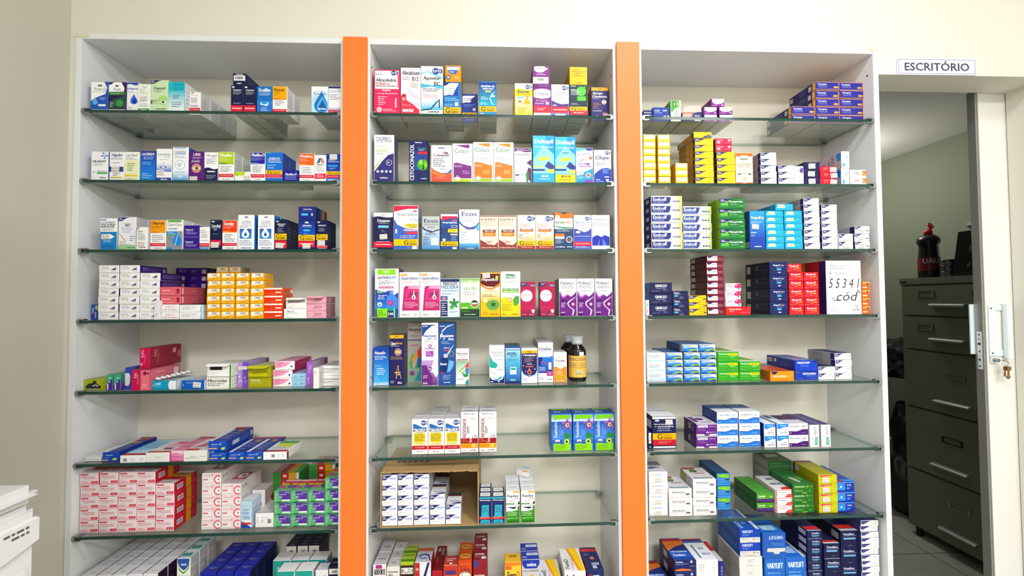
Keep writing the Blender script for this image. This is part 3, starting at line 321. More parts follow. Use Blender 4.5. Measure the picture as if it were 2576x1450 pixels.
ambroxw2|shorter blue carton with wave|2c4cb0 c09030 8a7a60|R 0 .68 .9 .94 f4f6ff;P 2c2c80 0 .92 .3 1 0 1;P 2a3898 .5 .78 .9 .95 .9 .66 0 .66;P f4f6ff 0 .84 .62 .76 .5 .7 0 .7;T .08 .82 .6 .87 3c5c98 n cloridrato;T .08 .76 .68 .81 3c5c98 n de ambroxol;L .08 .54 .85 .64 88b8f0 2;R .7 .4 .88 .5 f0f4fc;Q .16 .34;L .2 .05 .8 .1 c8dcf8 1
ambroxb|navy to cyan carton, yellow G|1c98d8 e8b060 d8dce8|R 0 .3 1 .98 28b8d8 2c2ca0;T .1 .84 .9 .91 ffffff b cloridrato de;T .2 .77 .82 .83 ffffff b ambroxol;R .35 .69 .7 .74 f0d080;P e8faff .6 .5 .72 .64 .95 .72 .74 .6 .66 .5 .78 .36 .9 .3 .74 .34;R .7 .55 .92 .6 ffffff;L .1 .45 .5 .56 e0f8ff 3;L .05 .3 .5 .38 c8f4f8 2;Q .1 .27;L .05 .03 .3 .07 ffffff 1
bisuran|yellow and white syrup carton|f8e020 e8d440 e0e0d8|R 0 0 1 .6 f8e020 fdf8d0;V .82 1 .02 fdfdfd;M .75 .89 .13;T .15 .7 .82 .8 28406c b Bisuran;L .1 .64 .88 .68 c88838 1;L .55 .58 .9 .61 3c4878 1;P 88c4ec .1 .52 .5 .54 .5 .6 .1 .57;C .68 .54 .07 e8a020;P f0b428 .5 .36 .52 .46 .62 .5 .75 .5 .85 .46 .88 .36;C .28 .44 .07 e05050;L .15 .08 .85 .26 b08c18 4
celerg|purple and white syrup carton|8c3498 7c2c88 b8a8b8|R 0 .88 1 1 6c2078;E .5 .7 .62 .16 fdfdfd;V .88 1 .0 702478;L .3 .9 .9 .98 b878c8 2;T .07 .63 .87 .76 5c4460 n Celerg;L .15 .54 .8 .58 a898a8 1;T .15 .45 .85 .5 f0d8f4 b 0,4 mg/mL;L .1 .36 .6 .42 e0b8e8 1;R .7 .36 .9 .44 e8c8f0;R 0 .1 1 .32 e83050;L .2 .16 .8 .26 ffd0d8 2;R 0 0 1 .1 f4f0f4;L .3 .04 .6 .07 e07080 1
celergin|white carton, violet wave, red band|fdfdff d8dce8 d4d8e0|M .76 .89 .13;T .22 .68 .85 .78 6a5098 i Celergin;L .1 .54 .9 .66 98a8c8 3;P 5c3c90 0 .5 .3 .42 .6 .38 1 .4 1 .3 0 .3;L .06 .31 .4 .37 ffffff 2;Z .1 .3;R 0 0 1 .09 4878d8;R .2 .02 .8 .07 e8f0ff
maleato|dark teal carton, green circle|203c50 203c50 d8c020|L .08 .94 .38 .98 ffffff 1;C .68 .8 .28 58cc3c;C .9 .94 .05 48b838;R .44 .5 .95 .64 58cc3c;T .08 .82 .5 .87 f4fff0 b maleato de;L .08 .66 .78 .8 e0f4e8 3;L .08 .36 .6 .42 d8e0e8 2;Q .18 .31;R 0 .05 1 .18 e02c40;L .2 .09 .8 .14 ffd8dc 1
cimetosse|navy cough carton, yellow cap band|342c78 c89c30 d8a820|R 0 .9 1 1 f8b010;L .4 .93 .62 .97 4c3808 1;T .06 .77 .66 .86 fff8ec bi Xarope;T .06 .69 .92 .77 fff8ec bi Cimetosse;L .08 .64 .5 .67 a8a0d0 1;C .75 .56 .14 f4ece0;C .75 .56 .11 e08850;R .62 .53 .88 .59 f8e8d8;L .1 .34 .55 .54 c08858 4;L .08 .28 .6 .31 ffffff 1;P d89098 .65 .24 .95 .24 .9 .1 .7 .1;L .08 .1 .4 .16 d8d4ec 1
orangetop|orange and blue carton on top|f8a01c b88838 d8a858|P 3c6cc0 .1 .95 .9 .95 .75 .62 .65 .5 .3 .5 .2 .62;R .1 .74 .9 .92 d8ecfa;L .28 .52 .7 .68 f4f8ff 2;C .18 .32 .15 2c54a8;C .18 .32 .08 e8ecf8;L .6 .2 .9 .38 f8e0b0 2;R 0 0 1 .06 3858a8
celergtop|purple white carton on top|8c3498 7c3c84 8c3498|E .42 .86 .36 .22 fdfdfd;T .1 .8 .64 .95 5c4460 n Celerg;R .74 .8 .88 .92 e8c8f0;L .2 .48 .8 .58 f0d8f4 2;R 0 0 .93 .38 fcfafc;K .25 .15 .65 .33
maleatotop|yellow carton on top, brown lettering|f8c400 d8a008 e8b408|T .15 .8 .65 .88 7c5800 n maleato de;L .15 .56 .95 .76 8c6400 2;L .15 .46 .9 .52 8c6400 1;L .45 .1 .65 .14 4c3800 1;P d8a000 .35 .08 .4 .03 .65 .03 .7 .08
caspbell|white shampoo carton, indigo curve|fdfdfd 585a80 dce0e4|P 3c3c84 0 0 1 0 1 .61 .7 .57 .4 .44 .15 .3 0 .22;P c8d820 0 .3 .15 .38 .4 .52 .6 .58 .4 .5 .15 .35 0 .25;T .08 .86 .9 .96 34407c n CASPBELL;L .2 .83 .82 .85 a8b0c0 1;T .1 .73 .7 .78 c8d068 n Sulfeto de;T .1 .63 .72 .71 a8b840 n SELÊNIO;L .12 .58 .45 .61 98a8c0 1;O .75 .41 .14 .015 ffffff;L .66 .38 .84 .43 ffffff 2;C .18 .22 .07 d8d8ec;C .4 .22 .07 d8d8ec;C .62 .22 .07 d8d8ec;C .83 .22 .06 ffffff;T .3 .06 .7 .1 ffffff b BelaPhytus
cetoc|dark blue shampoo carton, green disc|24306c 1c2450 2c3064|R .3 .3 1 .75 2c5cc0 2c4890;T .04 .04 .26 .92 ffffff vb CETOCONAZOL;L .3 .94 .72 .98 e8ecff 1;T .42 .81 .96 .85 4c98a8 n ANTICASPA;L .5 .76 .96 .8 e8f0ff 2;R .5 .68 1 .74 e02c48;C .74 .42 .31 58b428;E .66 .48 .14 .06 98d838;E .86 .42 .12 .06 88cc30;P 183c1c .72 .3 .82 .3 .79 .45 .76 .62 .72 .62 .76 .45;L .62 .06 .95 .1 c8d8ff 1
cobap|white appetite syrup carton, coral base|fdfdfd e4e0e0 e0e0e4|R 0 0 1 .25 ec5c44;P f0902c 0 .36 .2 .26 .5 .2 .8 .24 1 .34 1 .24 .5 .14 0 .25;P e85838 0 .4 .15 .32 .4 .27 .4 .24 .1 .28 0 .36;P 4c60b8 1 .36 .8 .26 .5 .2 .8 .22 1 .28;E .5 .93 .2 .02 7898b8;C .66 .8 .06 e85c40;C .76 .79 .06 4878d0;T .1 .68 .9 .77 3c4044 b Cobapetit;L .1 .4 .68 .65 60686e 5;L .4 .33 .7 .37 a8acb0 1;L .2 .08 .75 .15 f8a898 2
colactp|white carton, purple panel|fdfdfd e4e4e6 d8e0dc|P 84348c .14 .96 .85 .98 .85 .9 .78 .88;T .1 .76 .82 .87 2c7858 n Colact;L .1 .68 .7 .73 b8c8c0 2;L .1 .56 .9 .62 c8ccd0 2;P 84348c .05 .1 .05 .49 .2 .51 .95 .42 .95 .1;L .08 .38 .5 .44 f0d8f4 2;L .5 .2 .88 .3 d8a8e0 2;R .05 0 .95 .08 c0d428;X .24 .1 .16 ffffff
colacto|white carton, orange panel|fdfdfd e4e4e6 e0d8cc|P f49424 .14 .96 .85 .98 .85 .9 .78 .88;T .1 .76 .82 .87 2c7858 n Colact;L .1 .68 .7 .73 b8c8c0 2;L .1 .56 .9 .62 a8acb4 2;P f48420 .05 .1 .05 .49 .2 .51 .95 .42 .95 .1;L .08 .38 .5 .44 fff0d8 2;L .5 .2 .88 .3 ffdc98 2;R .05 .02 .95 .09 a8cc28;X .24 .1 .16 ffffff
lactul|white and plum carton|fbfafc 70407c 70407c|V .9 1 .02 70407c;L .15 .92 .8 .97 f0e0f4 2;E .88 .95 .08 .03 58a060;T .05 .76 .92 .87 48304c i Lactulaxy;P 5c3068 1 .68 .7 .58 .85 .5 .75 .35 .68 .18 .8 .1 .95 0 1 0;C .72 .5 .12 e8e0ec;P f8f6fa .6 .44 .9 .52 1 .4 .8 .44;P 3c9850 .64 .3 .76 .24 .84 .3 .8 .0 .7 .0;R .05 .2 .25 .24 283038;L .25 .2 .6 .24 98b0b0 1;L .05 .02 .3 .18 a8acb8 4
deltapl|tall sky blue carton, cyan base|48c4ec 2c6cb0 48a8d0|P 28a0e0 .6 1 1 1 1 .5 .6 .85;P 98e0f8 0 .5 .5 .8 1 .6 1 .2 0 .2;R 0 0 1 .19 30b0e0;T .06 .81 .95 .93 ffffff b Deltapil;L .08 .74 .95 .78 d0f4fc 1;T .38 .63 .62 .67 4878c0 n LOÇÃO;P f0d838 .25 .53 .76 .56 .76 .49 .28 .46;P 3c3c94 .55 .35 .72 .46 1 .36 1 .29 .75 .29;R 0 .33 .48 .36 f0dc58;R 0 .25 .55 .29 34408c;R .7 .21 1 .29 f0dc50;T .38 .12 .72 .16 ffffff b BELFAR;L .25 .06 .8 .09 c8f0ff 1
deltaps|tall sky blue carton, yellow base|48c4ec 48a8d0 48a8d0|P 28a0e0 .6 1 1 1 1 .5 .6 .85;P 98e0f8 0 .5 .5 .8 1 .6 1 .2 0 .2;R 0 0 1 .18 fce020;T .06 .81 .95 .93 ffffff b Deltapil;L .08 .74 .95 .78 d0f4fc 1;T .34 .63 .68 .67 4068b0 b SHAMPOO;P f0d838 .25 .53 .76 .56 .76 .49 .28 .46;P 3c3c94 .55 .35 .72 .46 1 .36 1 .29 .75 .29;R 0 .33 .45 .36 f0dc58;R 0 .26 .55 .3 34408c;R .7 .2 1 .28 f0dc50;R .3 .12 .38 .16 5c2c2c;T .42 .12 .76 .16 5c3430 b BELFAR;L .25 .05 .8 .08 a87828 1
deltam|white carton, purple pills and teal|fbfbff 8098c0 6888c0|P 50c4e4 0 1 1 1 .5 .95 0 .9;P 3c4cb4 .5 1 1 1 1 .94 .7 .92;T .03 .78 .95 .86 4c5498 n DELTAMETRIL;R .78 .68 .95 .76 e07850;L .15 .6 .6 .68 4c5890 2;R .12 .52 .8 .57 8c48b8;T .15 .525 .6 .565 ffffff b Piolhos;R .22 .45 .85 .5 8c48b8;T .25 .455 .8 .495 ffffff b Lêndeas;P 28a4d0 0 0 1 0 1 .42 .55 .32 0 .3;S .22 .3;C .72 .22 .15 f0f4f8;C .72 .22 .1 e86c48;P 8c50c0 .3 0 .6 .08 1 .1 1 0;L .05 .1 .5 .22 c8f0fc 3
clope|white carton, blue hill|fdfdfd e4e4ec e4e4e8|M .78 .91 .11;T .08 .68 .9 .83 38446c bi Clope;L .1 .5 .75 .64 6878a0 3;P 2848b8 0 0 1 0 1 .42 .8 .46 .5 .45 .2 .36 0 .26;L .5 .28 .9 .42 a8ccf8 3;R .6 .17 .88 .2 e8f0ff;T .1 .08 .35 .12 ffffff b Xarope;L .1 .03 .55 .06 c8d8f8 1;P f0f0ff .68 .12 .85 .12 .82 .02 .72 .02
dexason|navy elixir carton with sticker|2a2858 2a2858 f4f4f6|V .88 1 .015 fbfbfd;L .38 .91 .62 .96 909098 1;T .2 .74 .84 .82 ffffff b Dexason;L .25 .69 .76 .72 c8c8d8 1;R .24 .58 .78 .65 78ccf0;L .4 .45 .62 .52 a8a8c0 2;S .52 .34;L .15 .19 .85 .22 d8d8e0 1;Z .05 .2
drobig|large white blue carton, magenta top|fbfbff 8494b0 5c2c50|P 4870cc 0 0 1 0 1 .46 .5 .52 .15 .6 0 .72;P e8ecfc 0 .7 .15 .56 .5 .48 1 .46 1 .5 .5 .52 .2 .6 0 .75;P dc2c5c 0 1 1 1 1 .93 .6 .93 .3 .9 0 .86;R .8 .86 .96 .89 dc3860;T .14 .75 .96 .84 44487c n dropropizina;T .64 .65 .96 .7 44487c n 1,5 mg;P f8e048 .44 .5 .48 .59 .98 .59 .98 .48;T .5 .545 .96 .58 484830 b Tosse Seca e;T .66 .495 .96 .53 484830 b Irritante;R .42 .42 1 .46 f4e0f0;L .44 .425 .98 .455 c868a0 1;R .5 .35 1 .4 e04060;L .06 .32 .14 .48 d8e0ff 1;L .25 .24 .96 .32 c8d4ff 2;R 0 .08 1 .23 f8cc10;T .42 .1 .6 .2 2c2010 b G;T .63 .165 .95 .2 504018 n Medicamento;T .63 .1 .95 .155 504018 b Genérico;R .76 0 .96 .07 e8ecf8;L .55 .02 .72 .04 c8d4ff 1
ecosg|grey and blue carton|c4c8cc a8b0b8 b8b8b4|R 0 0 1 .58 4a9cd8 c8d8e4;P 3a4880 0 .7 .2 .6 .6 .55 1 .62 1 .58 .5 .5 .1 .58 0 .64;P c8cccc 0 1 1 1 1 .68 .8 .6 .5 .57 .2 .61 0 .7;T .1 .81 .92 .93 34386c b Ecos;T .1 .72 .95 .79 606478 n dropropizina;L .3 .64 .75 .69 7888b0 1;L .15 .42 .85 .5 404898 2;L .05 .1 .4 .38 5c6880 5;R .5 .12 .95 .35 dce4ec
drosmall|blue carton, magenta stripe top|2c5ca8 1c3468 f4f4f8|R 0 0 1 .6 2c5ca8 38487c;P f8f8fc 0 .86 1 .9 1 1 0 1;P dc2c5c .06 .94 .96 .94 .96 .88 .5 .87 .06 .8;R .68 .8 .92 .84 e05878;T .1 .72 .94 .79 ffffff b dropropizina;R .62 .62 .96 .68 e8ecf8;R .64 .63 .94 .67 3c4880;P f8e030 .4 .48 .45 .58 .98 .58 .98 .47;L .5 .5 .94 .56 685818 2;R .56 .4 .98 .44 f8dcb0;L .6 .24 .94 .38 a8c4ec 4;P e8f0fc .1 .3 .28 .3 .25 .22 .13 .22;Q .09 .22;R .68 0 .92 .06 e8ecf8
ecosw|tall white and blue carton|fdfdff b8c8dc f0f0f4|R 0 0 1 .15 2c50b0 68c8ec;P 4058a8 0 .72 .2 .6 .55 .54 .85 .6 1 .7 1 .6 .7 .5 .4 .5 .1 .6 0 .66;P 58c0f0 1 .65 .8 .55 .95 .45 1 .46;P fdfdff 0 1 1 1 1 .74 .85 .64 .55 .6 .2 .64 0 .76;T .12 .84 .88 .95 3c50a0 b Ecos;T .1 .76 .9 .82 7888b8 n dropropizina;L .3 .69 .75 .73 a0b4dc 1;L .2 .49 .8 .56 7c58b0 2;L .06 .2 .4 .44 a0a8bc 5;T .35 .01 .75 .04 ffffff b União
expec|cream carton, maroon base, orange label|fdf0d8 d8c8b8 9c5c50|R 0 .97 1 1 9c4c44;T .06 .85 .92 .92 8c4434 b EXPEC;L .08 .68 .9 .82 c09c84 4;R .14 .5 .88 .58 7c3430;T .22 .515 .8 .565 ffffff b TRIPLA AÇÃO;R .14 .38 .88 .5 f08c34;L .26 .4 .76 .48 ffe0b0 3;P 9c4440 0 0 1 0 1 .22 .8 .12 .55 .14 .3 .2 0 .28;C .48 .22 .16 fdf8ec;T .34 .17 .66 .28 e06828 b 3em1;L .06 .02 .94 .06 f0d0c8 1
expg|cream carton with yellow G band|fdf8f0 e0d8cc e4e0dc|P fbd8a8 0 .25 1 .45 1 .25;M .72 .9 .15;L .08 .62 .92 .76 b88c74 4;R .13 .55 .88 .6 a83c38;R .13 .51 .88 .555 f0902c;L .2 .56 .8 .59 ffffff 1;L .3 .45 .7 .48 a87c68 1;C .17 .38 .12 f4a040;T .1 .35 .25 .41 ffffff b 3em1;L .1 .26 .9 .34 d8a888 2;Q .1 .25;R 0 0 1 .1 b43c3c;L .2 .04 .85 .07 f8d0c8 1
benex|slate blue carton, orange top|34507c c87c48 e88440|R 0 .55 1 .84 fdfdfd;R 0 .84 1 1 f47c28;E .52 .99 .16 .03 2c4c38;C .18 .87 .12 f4f4ec;T .14 .84 .22 .9 3c7c60 b B;T .06 .69 .54 .76 2c7c54 b BENE;T .54 .69 .94 .76 e8744c b XPEC;P 2c9c6c 0 .61 .5 .56 1 .56 1 .59 .5 .6 0 .63;L .1 .46 .92 .53 c0d0e4 2;R .04 .34 .54 .42 f07c38;R .04 .28 .54 .34 f4f4f8;L .06 .14 .5 .26 c8d4e4 4;O .8 .26 .13 .04 f4f4f8;C .8 .25 .06 e05858;L .05 .03 .55 .08 d8e0ec 1;L .66 .03 .96 .08 c8d4e4 1
emsex|white over violet blue carton|fdfdff 6878c0 dce0ec|R 0 0 1 .6 4c68cc 4c50b0;P fdfdff 0 1 1 1 1 .6 .8 .52 .6 .5 .3 .56 0 .64;P a8b4ec 1 .6 .8 .52 .6 .5 .8 .55 1 .63;M .78 .9 .11;T .05 .76 .3 .81 3c5890 b EMS;T .31 .76 .96 .81 78a8dc b EXPECTOR;L .08 .62 .9 .74 7888b0 4;E .24 .5 .14 .035 f4f4fc;R .08 .37 .92 .385 b8d0fc;Z .09 .22;L .1 .02 .9 .08 e0e4ff 2
expectamin|white carton with blue lungs|fdfdff 48486c e0e4ea|P 2c3cb8 0 .1 1 .1 1 .36 .8 .4 .5 .42 .2 .4 0 .34;P 6c88e8 .3 .1 .45 .32 .4 .1;P 6c88e8 .6 .1 .6 .32 .85 .1;C .51 .45 .16 f0f4fc;O .51 .45 .16 .02 8c9ccc;T .15 .83 .86 .91 3c3c90 n Expectamin;L .06 .69 .94 .79 8c98c0 3;T .34 .03 .68 .08 b05088 i Legrand
gastrobem|white and blue carton, lime patches|fdfdfd 3c3c78 f0f0f4|R .1 .88 .88 .99 90e020;T .34 .92 .62 .97 f4ffe0 b Natulab;T .08 .79 .52 .85 2c3878 b GASTRO;T .52 .79 .88 .85 3c94b4 b BEM;L .15 .67 .85 .76 5c6480 3;R .16 .6 .78 .64 c83c78;L .2 .61 .74 .63 ffffff 1;P 2c50b8 0 0 1 0 1 .52 .82 .46 .62 .56 .4 .52 .2 .55 0 .58;R 0 .18 1 .4 2c90e0 2858c0;C .7 .52 .09 7c98e8;P 4c90ec .5 .42 .62 .48 .78 .48 .95 .4 .95 .2 .5 .2;C .66 .3 .12 b83c9c;C .66 .3 .07 f05c8c;T .08 .5 .32 .56 a8e850 b 4em1;L .12 .36 .5 .46 ffffff 3;C .2 .27 .1 e8f8fa;D .2 .24 .04 2c7890;P 90e020 .08 0 .53 0 .53 .19 .3 .18 .08 .2;L .12 .03 .45 .15 508818 3;R .53 0 .8 .14 34348c;T .55 .05 .78 .1 ffffff b 240;R .53 .14 .86 .2 2ca0a8;R .8 0 .86 .2 90e858
gastrobion|white carton with magenta panel|fdfdfd b4bcb4 bcb8ac|P f0a820 .03 .96 .4 .97 .36 .93 .03 .93;T .06 .84 .94 .91 3c4c98 bi Gastrobion;L .06 .74 .85 .82 e8a0b4 3;P c82c78 .13 .14 .22 .15 1 .15 1 .7 .3 .7 .22 .66;P e83c90 .25 .38 .32 .64 1 .64 1 .38;P f0a8cc .42 .64 .5 .71 1 .71 1 .63;P a0406c .36 .42 .5 .54 .7 .58 .92 .56 .92 .4 .8 .48;R .7 .5 .74 .6 ffe8f0;D .72 .4 .1 ffffff;D .72 .42 .05 c83060;L .25 .2 .94 .34 fbc8dc 4;T .12 .04 .5 .08 4c5058 n Merz;L .74 .03 .94 .09 888c98 2
hedera|pale blue carton with ivy leaves|dcecf8 28346c 28346c|R 0 .92 1 1 28346c;R .14 .85 .86 .91 28346c;T .18 .86 .82 .9 ffffff b CATARINENSE;T .04 .74 .98 .84 28346c n HEDERA;L .05 .66 .95 .71 78a8d8 1;L .05 .59 .6 .62 4c6c98 1;R 0 .02 .37 .42 28346c;R 0 .44 .37 .55 3c70b0;E .18 .49 .1 .04 e08878;L .04 .05 .33 .38 e0e8fc 6;X .72 .36 .3 3c9444;X .6 .26 .16 4cac50;L .5 .1 .95 .15 3c68b0 2
abrifit|green and white syrup carton|fdfdfd 5c9c44 a8c878|R 0 .8 1 1 fdfdfd 78b838;E .5 .93 .1 .03 d0f0b0;T .16 .69 .86 .8 68ac2c n abrifit;T .16 .61 .82 .67 506068 i Hedera helix;L .2 .56 .8 .59 8c9898 1;L .05 .42 .45 .45 8c9898 2;R 0 0 1 .37 68b828;C .74 .35 .22 e8f8e0;C .74 .35 .18 2c5434;R .6 .33 .88 .37 f4f4f0;R .62 .27 .86 .33 b06850;T .05 .22 .4 .26 f4ffe8 b XAROPE;R 0 0 1 .2 244c34;L .22 .05 .8 .08 e0e8e0 1;L .05 .12 .5 .17 7cb85c 2
hepat|maroon and yellow carton, leaf|f8c018 e0a028 d8c080|R 0 .35 1 .7 f8c018 fdf8f0;P f08c20 0 .75 .3 .67 .6 .66 1 .74 1 .7 .6 .62 .3 .63 0 .7;P 6c1c28 0 .98 1 .98 1 .76 .7 .68 .3 .69 0 .76;T .03 .8 .9 .88 ffffff bi Hepatilon;E .85 .9 .08 .04 b8d850;S .3 .93;L .2 .56 .85 .62 e0a078 2;L .1 .44 .85 .51 887838 2;E .64 .27 .34 .12 70ac58;X .66 .28 .16 2c6838;C .24 .37 .1 fdf4d8;L .06 .04 .4 .1 a87008 2;L .5 .04 .9 .08 a87008 1
guaco|white and yellow carton, green leaf|fdfdfb e8e8d8 e0e0dc|P 3c9058 .26 .85 .74 .86 .74 .94 .26 .95;T .3 .87 .7 .92 ffffff b Peitoral;T .24 .75 .74 .8 4c7c64 n GUACO;R .07 .58 .92 .63 3c9058;T .12 .59 .88 .62 ffffff b EXPECTORANTE;R .07 .53 .92 .58 90cc38;L .15 .54 .85 .57 f4ffe0 1;P f8d818 0 0 1 0 1 .25 .8 .34 .5 .42 .2 .44 0 .4;C .44 .37 .12 e87c34;C .44 .37 .08 fbe8d8;P 58a848 .62 .36 .72 .45 .95 .46 .95 .3 .8 .24 .7 .24;L .06 .12 .6 .28 8c7c18 5;T .06 .04 .26 .07 6c6010 b 150mL;L .55 .04 .92 .07 6c6010 1
histamin|raspberry carton, round white label|b82458 5c1c3c 9c7c8c|R 0 0 1 .3 8c2050 c82860;P 3c3468 0 .98 .5 .98 .35 .88 .1 .86 0 .88;L .06 .9 .35 .96 f0f0fc 2;R .66 .88 1 .92 58b4dc;C .4 .6 .44 e8489c;C .4 .6 .4 f8f8fc;T .1 .6 .78 .66 3c4048 n Histamin;L .1 .53 .7 .58 a8a0b0 2;L .15 .43 .6 .46 68b0c0 1;P f8d8e4 .72 .2 .96 .2 .9 .1 .78 .1;L .08 .03 .45 .08 f0b8cc 2;L .55 .03 .92 .07 f0b8cc 1
polarax|white over purple carton, white swirl|fdfdff 80608c c8c4c8|P 74248c 0 0 1 0 1 .66 .85 .58 .68 .52 .52 .58 .42 .58 .25 .52 .15 .56 0 .66;P b468c8 0 .66 .08 .66 .18 .54 .3 .52 .45 .59 .6 .57 .6 .54 .45 .55 .3 .48 .15 .5 0 .62;T .08 .85 .72 .93 3c4454 b Polara;T .73 .84 .9 .93 c86478 n X;L .1 .73 .9 .82 70788c 2;T .22 .65 .78 .7 50586c n Antialérgico;P f8f0fc .95 .52 .98 .52 .6 .38 .52 .34 .6 .26 .88 .16 .8 .02 .74 .02 .8 .16 .54 .26 .46 .34 .54 .4;C .8 .32 .1 e868a0;C .8 .32 .06 f4ecf4;R .1 .4 .38 .43 2c1c3c;L .1 .22 .4 .36 e8d0f0 4;L .08 .08 .35 .12 e8d0f0 1;R .06 .02 .28 .06 2c2034
nasaliv|blue nasal spray carton|1c88dc 1c50a8 28549c|R 0 .05 1 .8 48b8f0 1c60c8;R 0 0 1 .1 e8f4fc 58c0f0;R 0 .8 1 1 1c58c0 2444a8;T .06 .82 .8 .9 fdf0f0 bi Nasaliv;L .06 .66 .9 .78 e0f0ff 3;L .08 .48 .6 .54 a0e0ff 2;L .2 .26 .8 .46 e8f8ff 4;L .08 .12 .4 .22 a0dcf8 2;C .3 .05 .03 9c4050
cimespray|tall navy spray carton, yellow top|2c2868 3c3858 88682c|R 0 .93 1 1 f8bc10;L .36 .95 .66 .98 503c08 1;T .05 .8 .42 .86 ffffff bi Cime;T .42 .8 .92 .86 f0b840 bi Spray;L .05 .76 .7 .79 a8a4cc 1;C .6 .66 .25 e8e4f0;C .6 .66 .21 2c2868;C .6 .66 .17 f0b030;R .42 .65 .78 .67 e8e0d8;L .05 .5 .95 .57 c8a468 2;P e0b870 .44 .22 .56 .39 .62 .39 .7 .22 .64 .22 .6 .36 .55 .36 .5 .22;R .34 .24 .8 .26 e0b870;P e0b870 .44 .13 .48 .22 .78 .22 .84 .13 .8 .13 .74 .2 .52 .2 .5 .13;L .04 .03 .45 .09 d0cce4 2;T .56 .03 .9 .07 ffffff b 50mL
nasospray|tall grey carton behind, rainbow swirl|bab2aa a8a49c 888480|R 0 0 1 .68 88b0a0 c0b8b0;T .06 .87 .98 .92 383c48 bi Nasonew;T .5 .82 .98 .86 58786c i Spray;L .2 .75 .85 .8 6c6c78 2;R .05 .7 1 .72 5c60a0;L .15 .6 .85 .64 c86478 1;P 60b048 .1 .3 .3 .45 .7 .5 1 .6 1 .2 .6 .24 .3 .22;P e8b030 .3 .4 .6 .5 .8 .54 .6 .3 .4 .26;P d83c58 .7 .52 1 .62 1 .42 .8 .36;P 3070b0 .7 .4 1 .42 1 .25 .7 .24;P c8bcb8 .3 .28 .5 .38 .78 .44 .6 .28 .45 .22;C .32 .15 .18 5c60a8;C .32 .15 .12 b04860;P 3c98a8 .5 .02 .85 .2 1 .24 1 .02
nasoh3|tall white and violet spray carton|fdfdff 9c70b0 e8e8f0|R 0 0 1 .4 74308c c8a8dc;P 2c50a0 0 .97 .95 .97 .6 .95 .25 .87 .08 .8 0 .78;L .06 .93 .35 .96 f0f4ff 1;T .08 .77 .9 .82 2c5ca0 b Nasonew;T .72 .73 .92 .76 8c2868 b H3;P 3c98c8 .25 .74 .45 .75 .65 .76 .65 .75 .4 .73;L .15 .67 .82 .72 a8a4bc 2;C .5 .63 .12 8c3098;T .4 .61 .58 .65 ffffff b 3%;L .18 .57 .8 .6 a058b0 1;R .25 .46 .72 .55 a848b8;L .3 .47 .68 .54 e8c8f0 3;P f8f0fc .75 .4 .95 .45 1 .2 .9 .12 .7 .2 .5 .22;C .5 .26 .14 a040a8;T .38 .24 .62 .28 ffffff i Spray;P 74308c 0 .0 .6 0 .7 .12 .4 .24 .3 .32 0 .32;L .08 .1 .45 .16 e8d8f0 2;T .08 .02 .36 .05 ffffff b 50 mL
nasoair|tall blue spray carton with bottle|2c5ca8 384c6c 3c4458|P e8f0fc .08 .75 .2 .88 .5 .95 .9 .98 .9 .97 .5 .93 .24 .86 .12 .75;L .06 .93 .35 .96 f0f4ff 1;T .08 .77 .92 .82 ffffff b Nasonew;T .25 .72 .4 .76 ffffff bi JF;T .58 .72 .92 .76 ffffff b Aires;L .15 .65 .85 .7 b8d0f0 2;L .3 .58 .7 .61 c0d8f8 1;R .3 .55 .68 .57 d04058;P 143c78 .04 .2 .1 .42 .3 .46 .55 .44 .62 .36 .48 .2;R .3 .44 .55 .5 d8d0e0;P e8e8f4 .5 .5 .6 .5 .95 .65 .9 .64;T .08 .32 .5 .36 e8f0fc b Nasonew;P 78b4ec .5 .2 .62 .4 .95 .38 .9 .3 .7 .22;R .1 .19 .3 .21 c83850;O .78 .5 .14 .03 a8b83c;L .25 .08 .75 .16 b8d0f0 4;L .3 .03 .7 .05 ffffff 1
nasoinf|short white carton, rainbow swirl|fdfdfd c8ccd0 b8bcbc|R 0 .2 1 .66 f0f8f4 98c8a8;T .06 .84 .92 .9 34406c b Nasonew;L .1 .79 .9 .82 98a4b0 1;T .28 .73 .72 .78 e87838 n infantil;R .05 .67 .92 .7 c85070;L .2 .58 .7 .64 98a098 2;P e03c58 .6 .46 1 .64 1 .5 .7 .38;P 90c030 .2 .36 .6 .48 .8 .42 .5 .28;P 3090c0 .7 .4 1 .48 1 .3 .8 .26;P 30a050 .5 .3 .9 .28 1 .26 .9 .2 .6 .2;P f0f4f4 .05 .24 .3 .34 .8 .5 .72 .4 .35 .3;L .05 .12 .6 .16 a0a8a8 1;P 3c98a0 .7 0 .8 .1 1 .14 1 0
acerat|white carton, teal wave, navy base|fdfdfd e8e8ec e4e4ec|P 28b4ac 0 .78 .08 .7 .2 .6 .5 .52 .55 .46 .4 .4 .1 .41 0 .44;T .13 .79 .92 .86 3c4c70 n Aceratum;L .28 .69 .92 .77 88a0c0 2;L .4 .61 .9 .64 8ca8cc 1;T .45 .39 .9 .42 8898b0 n REMOVE;T .45 .34 .9 .37 48688c b CERUME;L .08 .22 .65 .32 a8b0bc 3;P 2c2c70 0 0 1 0 1 .22 .85 .1 .5 .07 .15 .1 0 .18;P 30b8c0 .2 .14 .5 .11 .8 .2 .8 .13 .5 .07;L .05 .02 .25 .06 e8e8f4 1;C .62 .05 .06 e8e8f4
